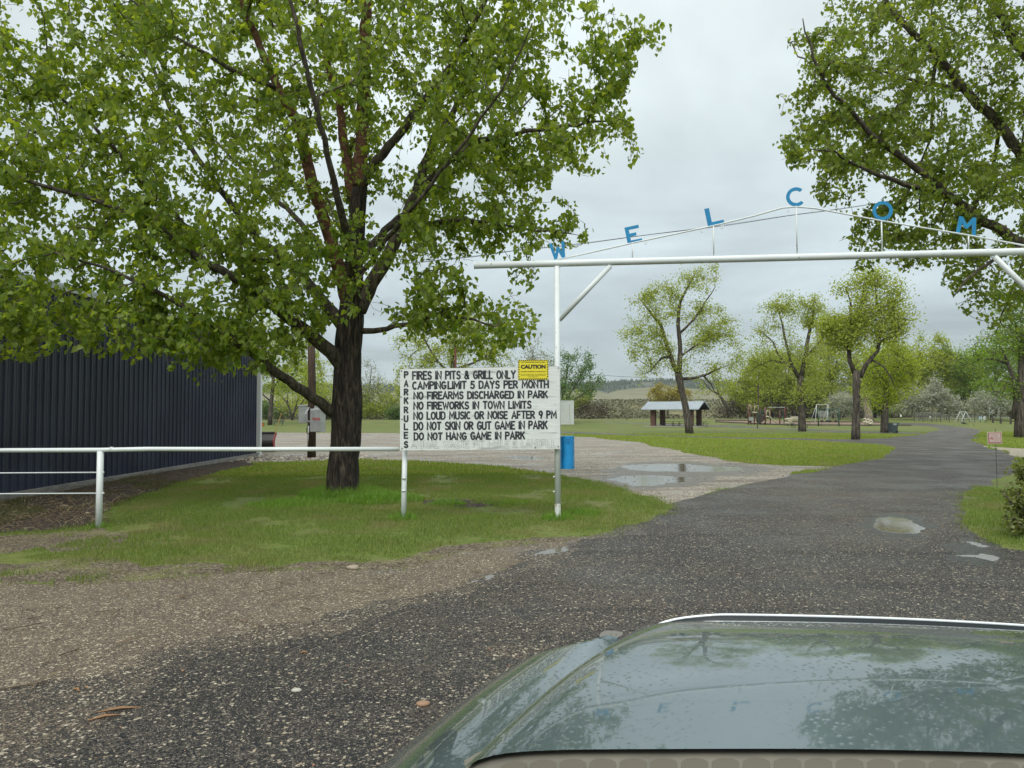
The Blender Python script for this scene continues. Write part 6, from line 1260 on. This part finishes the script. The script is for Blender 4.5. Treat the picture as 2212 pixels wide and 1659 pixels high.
q = G(2150, 909); go = thing('goal_frame', 'thin pale tubular goal frame behind the far right rails', 'goal frame', q)
MB().tube([A(2137, 909, q.y), A(2137, 882, q.y), A(2158, 881, q.y), A(2158, 909, q.y)], .05, 6).build('frame', M_galv, go, True); MB().tube([A(2146, 886, q.y), A(2139, 892, q.y), A(2147, 892, q.y)], .05, 5).build('angle_brace', M_trim, go)
for px, lab, c in ((2118, 'pale blue notice on the wire fence right of the A-frame swing', (.40, .58, .66)), (2127.5, 'white notice with dark emblem on the wire fence near the timber rails', (.62, .66, .62)), (2010, 'small white notice on the corral rails', (.6, .6, .52)), (1938+8, 'small white notice among brush left of the corral', (.6, .6, .52))):
    yy = 903 if px > 2050 else (901 if px == 2010 else 898); Dn_ = G(px, 912.5).y-.12 if px > 2050 else G(px, 910).y-.1; c0 = A(px, yy, Dn_); nn_ = thing('notice', lab, 'sign', c0); w = 6 if px > 2050 else 4
    MB().box(c0, (w*Dn_/1550, .03, (w+1)*Dn_/1550)).build('plate', mat('notice plate', c, rough=.6), nn_)
    if px == 2127.5: MB().tube([c0+Vector((0, -.02, -.05)), c0+Vector((0, -.04, -.05))], .1, 8).build('emblem', M_blk, nn_)
    MB().bar(Vector((c0.x, c0.y+.06, gz(c0.x, c0.y))), c0+Vector((0, .06, .1)), .05).build('post', M_wood, nn_)
# small stake sign near the drive
q = G(2154, 1058); sg = thing('stake_sign', 'small faded pink and white notice on a thin stake beside the drive', 'sign', q); Dq = q.y; k = Dq/1550
MB().tube([q-UP*.1, A(2150, 926, Dq)], .0055, 6).build('stake', mat('dark stake steel', (.05, .04, .04), rough=.6), sg)
pc = A(2148.5, 946, Dq-.012); RG = Matrix.Rotation(-.03, 3, 'Y'); M_pk = mat('faded red border', (.36, .13, .11), rough=.6); M_plk = mat('faded pink paper', (.52, .42, .40), rough=.6)
MB().box(pc, (31*k, .006, 26*k), R=RG).build('board', mat('pale sleeve', (.50, .50, .42), rough=.5), sg); MB().box(pc+Vector((0, -.005, 0)), (28.5*k, .004, 23.5*k), R=RG).build('border', M_pk, sg); MB().box(pc+Vector((0, -.0095, .3*k)), (24*k, .004, 19*k), R=RG).build('paper', M_plk, sg)
for j, (w, xx) in enumerate(((14, 0), (19, 0), (12, -1), (13, 4), (14, 4), (13, 4), (13, 4), (20, 0))): MB().box(pc+Vector((xx*k, -.0125, (8-j*2.1)*k)), (w*k, .001, .55*k), R=RG).build('text_line', M_pk, sg)
MB().box(pc+Vector((-7*k, -.0125, -.8*k)), (6.5*k, .001, 4.5*k), R=Matrix.Rotation(.35, 3, 'Y')).build('emblem', M_pk, sg)
# cable over the gate
cl = thing('overhead_cable', 'thin twisted overhead cable crossing the sky behind the WELCOME arch', 'cable', A(1400, 500, 26))
pts = [A(700, 585, 24), A(1000, 556, 24), A(1113, 541, 25), A(1236, 528, 26), A(1400, 507, 27), A(1566, 486, 28), A(1700, 466, 29), A(1776, 456, 30), A(1860, 444, 31), A(2000, 422, 33), A(2300, 372, 36), A(2600, 320, 40)]
MB().tube(cat_rom(pts, 6), .008, 5).build('cable', M_blk, cl, True); MB().tube(cat_rom([p-UP*(.02+.012*math.sin(i*9)) for i, p in enumerate(pts)], 6), .008, 5).build('cable', M_blk, cl, True)
cl2 = thing('overhead_cable', 'faint power line above the distant forested hill', 'cable', A(1350, 815, 160)); MB().tube([A(1180, 800, 150), A(1320, 812, 160), A(1500, 822, 175), A(1700, 826, 200)], .04, 4).build('cable', M_wood, cl2)
# roadside barrier on the embankment
a, b = A(1290, 868.5, 249), A(1440, 869.5, 252); a.z = gz(a.x, 249)+.5; b.z = gz(b.x, 252)+.5; gr = thing('guard_rail', 'long pale guard rail on the embankment below the tan hill', 'guard rail', a)
MB().bar(a-Vector((20, 0, 0)), b+Vector((30, 0, 0)), .1, .45).build('rail', M_trim, gr)
for i in range(14): q = a.lerp(b, i/13); MB().box(q-UP*.4, (.2, .2, 1.2)).build('post', M_wood, gr)
# low brush on the embankment
def brush():
    rng = np.random.default_rng(8); n = 34000; x = rng.uniform(-190, 220, n); y = 176+rng.random(n)**1.2*80; k = np.array([mnoise.noise(Vector((a*.05, b*.05, 4))) for a, b in zip(x, y)]) > -.12
    x, y = x[k], y[k]; P = np.array([(a, b, gz(a, b)) for a, b in zip(x, y)]); P = np.repeat(P, 3, 0); P += rng.standard_normal(P.shape)*np.array([.5, .5, 0]) + np.array([0, 0, .1])+rng.random((len(P), 1))*np.array([0, 0, .9])
    V, F = leaves_mesh('f', P, .5, 'd', rng, -.3); h = len(F)//2
    m = leaf_mat('dry sage brush', (.10, .11, .05), (.21, .20, .11), .1, (1, 1, 1)); tag(link('sage_brush', np_mesh('sage_brush', V, F), m), 'dry brown sage brush covering the embankment beyond the park lawn', 'brush', kind='stuff')
brush()

# ================================================================ grass, pebbles, litter
regs = {}
for n_, m_, P_ in REG: regs.setdefault(n_, []).append(P_)
NOTG = [P for n_, m_, P in REG if n_ in ('dirt_shoulder', 'road', 'service_path', 'gravel_lot', 'sand_patch', 'playground_surface')]
BEDS = regs['flower_bed']
def where_grass(x, y, soft=0.0):
    p = np.stack([x, y], 1); ok = np.ones(len(x), bool)
    for P in NOTG: ok &= ~inside(P, p)
    bed = np.zeros(len(x), bool)
    for P in BEDS: bed |= inside(P, p)
    return ok, bed
def gz_arr(x, y): return np.array([gz(a, b) for a, b in zip(x, y)])
def blades(name, label, x, y, h, w, m, rng, lean_=.35, kind='stuff'):
    n = len(x); z = gz_arr(x, y); a = rng.random(n)*2*np.pi; l = rng.random(n)*2*np.pi; hh = h*(.55+.9*rng.random(n)); le = lean_*hh*rng.random(n)*1.6
    ax = np.stack([np.cos(a), np.sin(a), 0*a], 1)*(w/2)[:, None] if isinstance(w, np.ndarray) else np.stack([np.cos(a), np.sin(a), 0*a], 1)*w/2
    P = np.stack([x, y, z-.005], 1); T = P+np.stack([np.cos(l)*le, np.sin(l)*le, hh], 1); Mid = (P+T)/2 + np.stack([0*l, 0*l, hh*.12], 1)
    V = np.stack([P-ax, P+ax, Mid+ax*.8, Mid-ax*.8, T], 1).reshape(-1, 3); b = (np.arange(n)*5)[:, None]
    F = np.concatenate([b+np.array([[0, 1, 2]]), b+np.array([[0, 2, 3]]), b+np.array([[3, 2, 4]])]); o = link(name, np_mesh(name, V, F), m); tag(o, label, 'grass', kind=kind); return o
def grass_mat(name, c1, c2, dry):
    m = leaf_mat(name, c1, c2, .35, (1.5, 1.4, .5), .5); nt = m.node_tree; r = [n for n in nt.nodes if n.type == 'VALTORGB'][0]; tc = N(nt, 'ShaderNodeTexCoord')
    n1 = N(nt, 'ShaderNodeTexNoise', Scale=.8, Detail=4.0); L(nt, tc.outputs['Object'], n1.inputs[0]); mr_ = N(nt, 'ShaderNodeMapRange'); L(nt, n1.outputs[0], mr_.inputs[0]); mr_.inputs[1].default_value = .50; mr_.inputs[2].default_value = .68; mr_.inputs[4].default_value = .8
    mx_ = N(nt, 'ShaderNodeMix', _data_type='RGBA'); L(nt, mr_.outputs[0], mx_.inputs[0]); L(nt, r.outputs[0], mx_.inputs[6]); mx_.inputs[7].default_value = (*dry, 1)
    for l in list(nt.links):
        if l.from_node == r and l.to_node != mx_: tgt = l.to_socket; nt.links.remove(l); L(nt, mx_.outputs[2], tgt)
    return m
M_grass = grass_mat('mown grass blade', (.11, .18, .03), (.235, .30, .075), (.27, .24, .12))
rng = np.random.default_rng(77)
n = 470000; x = rng.uniform(-12.5, 10, n); y = 6.2+rng.random(n)**.9*12.5
jn = lambda x, y, s, o: np.array([mnoise.noise(Vector((a*s, b*s, o))) for a, b in zip(x, y)])
ok, bed = where_grass(x+.28*jn(x, y, 2.5, 9)+.10*rng.standard_normal(n), y+.28*jn(x, y, 2.5, 14)+.10*rng.standard_normal(n)); pn = np.array([mnoise.noise(Vector((a*.9, b*.9, 2)))+.5*mnoise.noise(Vector((a*3, b*3, 5))) for a, b in zip(x, y)])
pp, w_ = proj(np.stack([x, y, 0*x], 1)); vis = (pp[:, 0] > -80) & (pp[:, 0] < 2300)
edge = np.array([True]*n); worn = np.zeros(n, bool)
for P in regs['worn_lawn_edge']+regs['bare_patch']: worn |= inside(P, np.stack([x, y], 1))
sel = ok & ~bed & vis & (pn > -.50+.2*rng.random(n)) & ~(worn & (pn < .10+.25*rng.random(n)))
x1, y1, p1_ = x[sel], y[sel], pn[sel]
h = .038+.022*np.clip(p1_+.3, 0, 1)
blades('mown_grass', 'short green mown grass round the cottonwood and rules board', x1, y1, h, .0065, M_grass, rng)
# thin growth on the bed
sel = ok & bed & vis & (pn > .12); blades('weed_grass', 'thin straggling weeds in the dark soil beside the metal building', x[sel], y[sel], np.full(sel.sum(), .05), .006, grass_mat('straggling weed', (.07, .10, .03), (.16, .15, .06), (.20, .16, .09)), rng, 1.0)
# tall tufts at trunk, posts
tx = []; ty = []; th = []
for c, r, k, hh in [(B1, .85, 7000, .24), (sgL, .22, 500, .12), (GL, .25, 700, .12), (B1+Vector((.9, -.8, 0)), .8, 3800, .17), (B1+Vector((-.6, -1.0, 0)), .9, 2600, .11), (p1, .2, 160, .10), (G(965, 1090), .35, 500, .12), (G(1100, 1088), .5, 400, .09), (G(1260, 1110), .4, 700, .09)]:
    a = rng.random(k)*6.283; q = r*np.sqrt(rng.random(k)); xx = c.x+np.cos(a)*q; yy = c.y+np.sin(a)*q*.8; tx.append(xx); ty.append(yy); th.append(np.full(k, hh)*(1.15-q/r*.7))
tx, ty, th = map(np.concatenate, (tx, ty, th)); ok, bed = where_grass(tx, ty); ok &= ((tx-B1.x)**2+(ty-B1.y)**2) > .28**2
blades('tall_grass', 'taller uncut grass tufts at the foot of the trunk and posts', tx[ok], ty[ok], th[ok], .008, grass_mat('uncut grass blade', (.11, .23, .025), (.22, .37, .06), (.18, .26, .06)), rng, .5)
# middle distance
n = 340000; y = 18.5+rng.random(n)**1.3*50; x = (rng.random(n)*1.52-.76)*y; ok, bed = where_grass(x, y); pp, w_ = proj(np.stack([x, y, 0*x], 1)); ok &= ~bed & (pp[:, 0] > -20) & (pp[:, 0] < 2240)
x, y = x[ok], y[ok]; wd_ = .012+y*.0006
blades('park_grass', 'bright green park lawn grass beyond the gravel', x, y, .045+y*.0006, wd_, grass_mat('park lawn blade', (.16, .23, .035), (.31, .39, .08), (.32, .31, .12)), rng)
# pebbles
def pebbles(name, label, x, y, s, m, rng, lift=.25):
    n = len(x); z = gz_arr(x, y); o6 = np.array([(1, 0, 0), (.3, .95, 0), (-.8, .6, 0), (-.8, -.6, 0), (.3, -.95, 0), (0, 0, .7)]); V0 = np.concatenate([o6, o6[:5]*np.array([.72, .72, 1])+np.array([0, 0, .5])]); 
    V0 = np.concatenate([o6[:5], o6[:5]*.78+np.array([0, 0, .48]), [(0, 0, .68)]]); F0 = []
    for i in range(5): j = (i+1) % 5; F0 += [(i, j, 5+j), (i, 5+j, 5+i), (5+i, 5+j, 10)]
    F0 = np.array(F0); a = rng.random(n)*6.283; ca, sa = np.cos(a), np.sin(a); sx = s*(.7+.6*rng.random(n)); sy = s*(.6+.5*rng.random(n)); sz = s*(.6+.6*rng.random(n))
    vx = V0[None, :, 0]*sx[:, None]*(1+.25*rng.standard_normal((n, 11))); vy = V0[None, :, 1]*sy[:, None]*(1+.25*rng.standard_normal((n, 11))); vz = V0[None, :, 2]*sz[:, None]
    V = np.stack([x[:, None]+vx*ca[:, None]-vy*sa[:, None], y[:, None]+vx*sa[:, None]+vy*ca[:, None], z[:, None]+vz-s[:, None]*lift], 2).reshape(-1, 3)
    F = (F0[None]+(np.arange(n)*11)[:, None, None]).reshape(-1, 3); tag(link(name, np_mesh(name, V, F), m), label, 'gravel', kind='stuff')
def stone_mat(name, cols):
    m = bpy.data.materials.new(name); m.use_nodes = True; nt = m.node_tree; b = nt.nodes['Principled BSDF']; g = N(nt, 'ShaderNodeNewGeometry'); r = N(nt, 'ShaderNodeValToRGB'); r.color_ramp.interpolation = 'CONSTANT'
    el = r.color_ramp.elements; el[0].position = 0; el[0].color = (*cols[0][1], 1); el[1].position = cols[1][0]; el[1].color = (*cols[1][1], 1)
    for p, c in cols[2:]: e = el.new(p); e.color = (*c, 1)
    L(nt, g.outputs['Random Per Island'], r.inputs[0]); L(nt, r.outputs[0], b.inputs['Base Color']); b.inputs['Roughness'].default_value = .45; return m
M_st1 = stone_mat('mixed dark gravel', [(0, (.020, .018, .016)), (.5, (.038, .031, .024)), (.78, (.066, .056, .045)), (.86, (.17, .135, .09)), (.93, (.36, .29, .19)), (.975, (.52, .46, .35)), (.99, (.34, .16, .08))])
M_st2 = stone_mat('tan gravel', [(0, (.09, .07, .05)), (.3, (.16, .125, .09)), (.55, (.24, .19, .13)), (.75, (.34, .29, .19)), (.9, (.48, .43, .31)), (.97, (.06, .055, .05))])
ROADP = regs['road'][0]; SHP = regs['dirt_shoulder'][0]
n = 60000; y = 2.2+rng.random(n)**1.5*9; x = (rng.random(n)*2-1)*y*.76; p = np.stack([x+.12*rng.standard_normal(n), y+.15*rng.standard_normal(n)], 1); ins = inside(ROADP, p)
sh = inside(SHP, p); pp, w_ = proj(np.stack([x, y, 0*x], 1)); v = (pp[:, 1] > 1080) & (pp[:, 1] < 1700)
k = ins & ~sh & v; pebbles('loose_gravel', 'loose dark and cream gravel over the asphalt millings drive', x[k], y[k], .004+.007*rng.random(k.sum())**2, M_st1, rng)
k = sh & v; xs2 = x[k]; ys2 = y[k]; pebbles('tan_gravel', 'loose tan gravel on the shoulder before the lawn', xs2, ys2, .004+.006*rng.random(k.sum())**2, M_st2, rng)
n = 16000; y = 4.0+rng.random(n)*5; x = -5+rng.random(n)*8; sh = inside(SHP, np.stack([x, y], 1)); pebbles('tan_gravel', 'fine tan gravel scattered along the lawn edge', x[sh], y[sh], .003+.006*rng.random(sh.sum())**2, M_st2, rng)
LOTP = regs['gravel_lot'][0]; n = 16000; y = 13+rng.random(n)**1.2*22; x = -13+rng.random(n)*32; k = inside(LOTP, np.stack([x, y], 1)); pebbles('lot_gravel', 'pale gravel stones over the wet lot', x[k], y[k], .010+.022*rng.random(k.sum())**2, M_st2, rng)
# cobbles at the building corner and pole foot
n = 900; t_ = rng.random(n); c = np.array([cA.x+.3, cA.y-.3]); x = cA.x-.2+t_*4.2+rng.standard_normal(n)*.4; y = cA.y-1.0+rng.standard_normal(n)*.7+t_*.3; pebbles('cobble_stones', 'pale rounded cobbles heaped by the building corner and siren pole', x, y, .04+.06*rng.random(n)**2, stone_mat('pale cobbles', [(0, (.12, .10, .08)), (.3, (.24, .20, .15)), (.6, (.36, .31, .24)), (.9, (.48, .44, .37))]), rng, .1)
n = 500; x = rng.uniform(-11, -5, n); y = rng.uniform(9.5, 16, n); k = inside(BEDS[0], np.stack([x, y], 1)); pebbles('bed_stones', 'small tan stones lying in the dark soil bed', x[k], y[k], .012+.03*rng.random(k.sum())**3, M_st2, rng, .1)
# single stones
for i, (px, py, s, lab) in enumerate(((763, 1229, .05, 'flat tan stone at the lawn edge'), (915, 1523, .028, 'orange brown pebble on the dark drive'), (1128, 1384, .0, ''), (640, 1493, .02, 'white pebble on the dark gravel'), (345, 1062, .05, ''), (140, 1095, .05, 'tan rock in the soil bed beside the fence'), (1008, 1190, .02, ''))):
    if not lab: continue
    q = G(px, py); st_ = MB(); R6 = random.Random(i+3); vs = []; 
    bm = bmesh.new(); bmesh.ops.create_icosphere(bm, subdivisions=2, radius=s); 
    for v in bm.verts: v.co = Vector((v.co.x*1.5, v.co.y, v.co.z*.6))*(1+.3*mnoise.noise(v.co*30+Vector((i, 0, 0))))
    me = bpy.data.meshes.new('stone'); bm.to_mesh(me); bm.free(); o = link('stone', me, mat('stone '+str(i), [(.30, .25, .18), (.28, .17, .10), 0, (.42, .40, .34), 0, (.30, .23, .16)][i], rough=.6) if i < 6 else M_st2, None, True); o.location = q+UP*s*.3; tag(o, lab, 'stone')
# twigs and bark shreds
M_litter = mat('dry brown litter', (.10, .07, .045), (.20, .14, .08), 20, .8); M_straw = mat('pale straw', (.36, .28, .16), rough=.8); M_obark = mat('orange bark shred', (.26, .14, .06), rough=.7)
def litter(name, label, n, area, ln, m, rr, seed, th=.5):
    rng = np.random.default_rng(seed); P = []; mb = MB(); k = 0
    while k < n:
        q = area(rng)
        if q is None: continue
        a = rng.random()*6.283; l = ln*(.4+rng.random()); z = gz(*q)+.006+rng.random()*.02; dx_, dy_ = math.cos(a)*l/2, math.sin(a)*l/2; b = rng.standard_normal()*l*.2
        mb.tube([(q[0]-dx_, q[1]-dy_, z), (q[0]-dy_*b*2, q[1]+dx_*b*2, z+rng.random()*.03*th), (q[0]+dx_, q[1]+dy_, z+rng.random()*.05*th)], rr, 3, cap=False); k += 1
    o = mb.build(name, m); tag(o, label, 'litter', kind='stuff')
def in_poly(P, x0, x1, y0, y1):
    def f(rng):
        q = (rng.uniform(x0, x1), rng.uniform(y0, y1)); return q if inside(P, np.array([q]))[0] else None
    return f
litter('dry_litter', 'dry brown stems and twigs lying on the dark soil bed', 1500, in_poly(BEDS[0], -11, -4, 9, 20), .22, M_litter, .0035, 3, 2)
litter('straw_litter', 'pale straw scraps on the dark soil bed', 420, in_poly(BEDS[0], -10.5, -5, 9.5, 15), .16, M_straw, .003, 4, 2)
litter('twig_litter', 'thin dark twigs fallen on the gravel shoulder', 60, in_poly(SHP, -4, 1, 4.2, 8), .20, M_litter, .004, 6, .3)
for px, py, l, rt_, lab in ((258, 1535, .22, .3, 'long orange bark shred on the near gravel'), (225, 1552, .15, .5, 'shorter orange bark shred below the long one'), (656, 1412, .05, .2, 'small orange bark chip on the dark gravel'), (165, 1493, .06, -.5, 'tan stick scrap on the near gravel'), (620, 1398, .0, 0, '')):
    if not l: continue
    q = G(px, py); o = MB().tube([q+Vector((-math.cos(rt_)*l/2, -math.sin(rt_)*l/2, .006)), q+Vector((0, .01, .012)), q+Vector((math.cos(rt_)*l/2, math.sin(rt_)*l/2, .006))], [.003, .009, .002], 5).build('bark_shred', M_obark); tag(o, lab, 'bark shred')
for (px, py, k) in ((1245, 868, 0),): pass

# ================================================================ damp air
hz = MB().box((0, 900, 48), (5200, 2400, 106)).build('haze', None); tag(hz, kind='stuff', label='thin damp air lying over the whole park', cat='haze')
mh = bpy.data.materials.new('damp air'); mh.use_nodes = True; _n = mh.node_tree; _n.nodes.remove(_n.nodes['Principled BSDF']); pv = N(_n, 'ShaderNodeVolumePrincipled'); pv.inputs['Density'].default_value = .00014; pv.inputs['Color'].default_value = (.86, .92, .95, 1); pv.inputs['Anisotropy'].default_value = .1
L(_n, pv.outputs[0], _n.nodes['Material Output'].inputs['Volume']); hz.data.materials.append(mh)
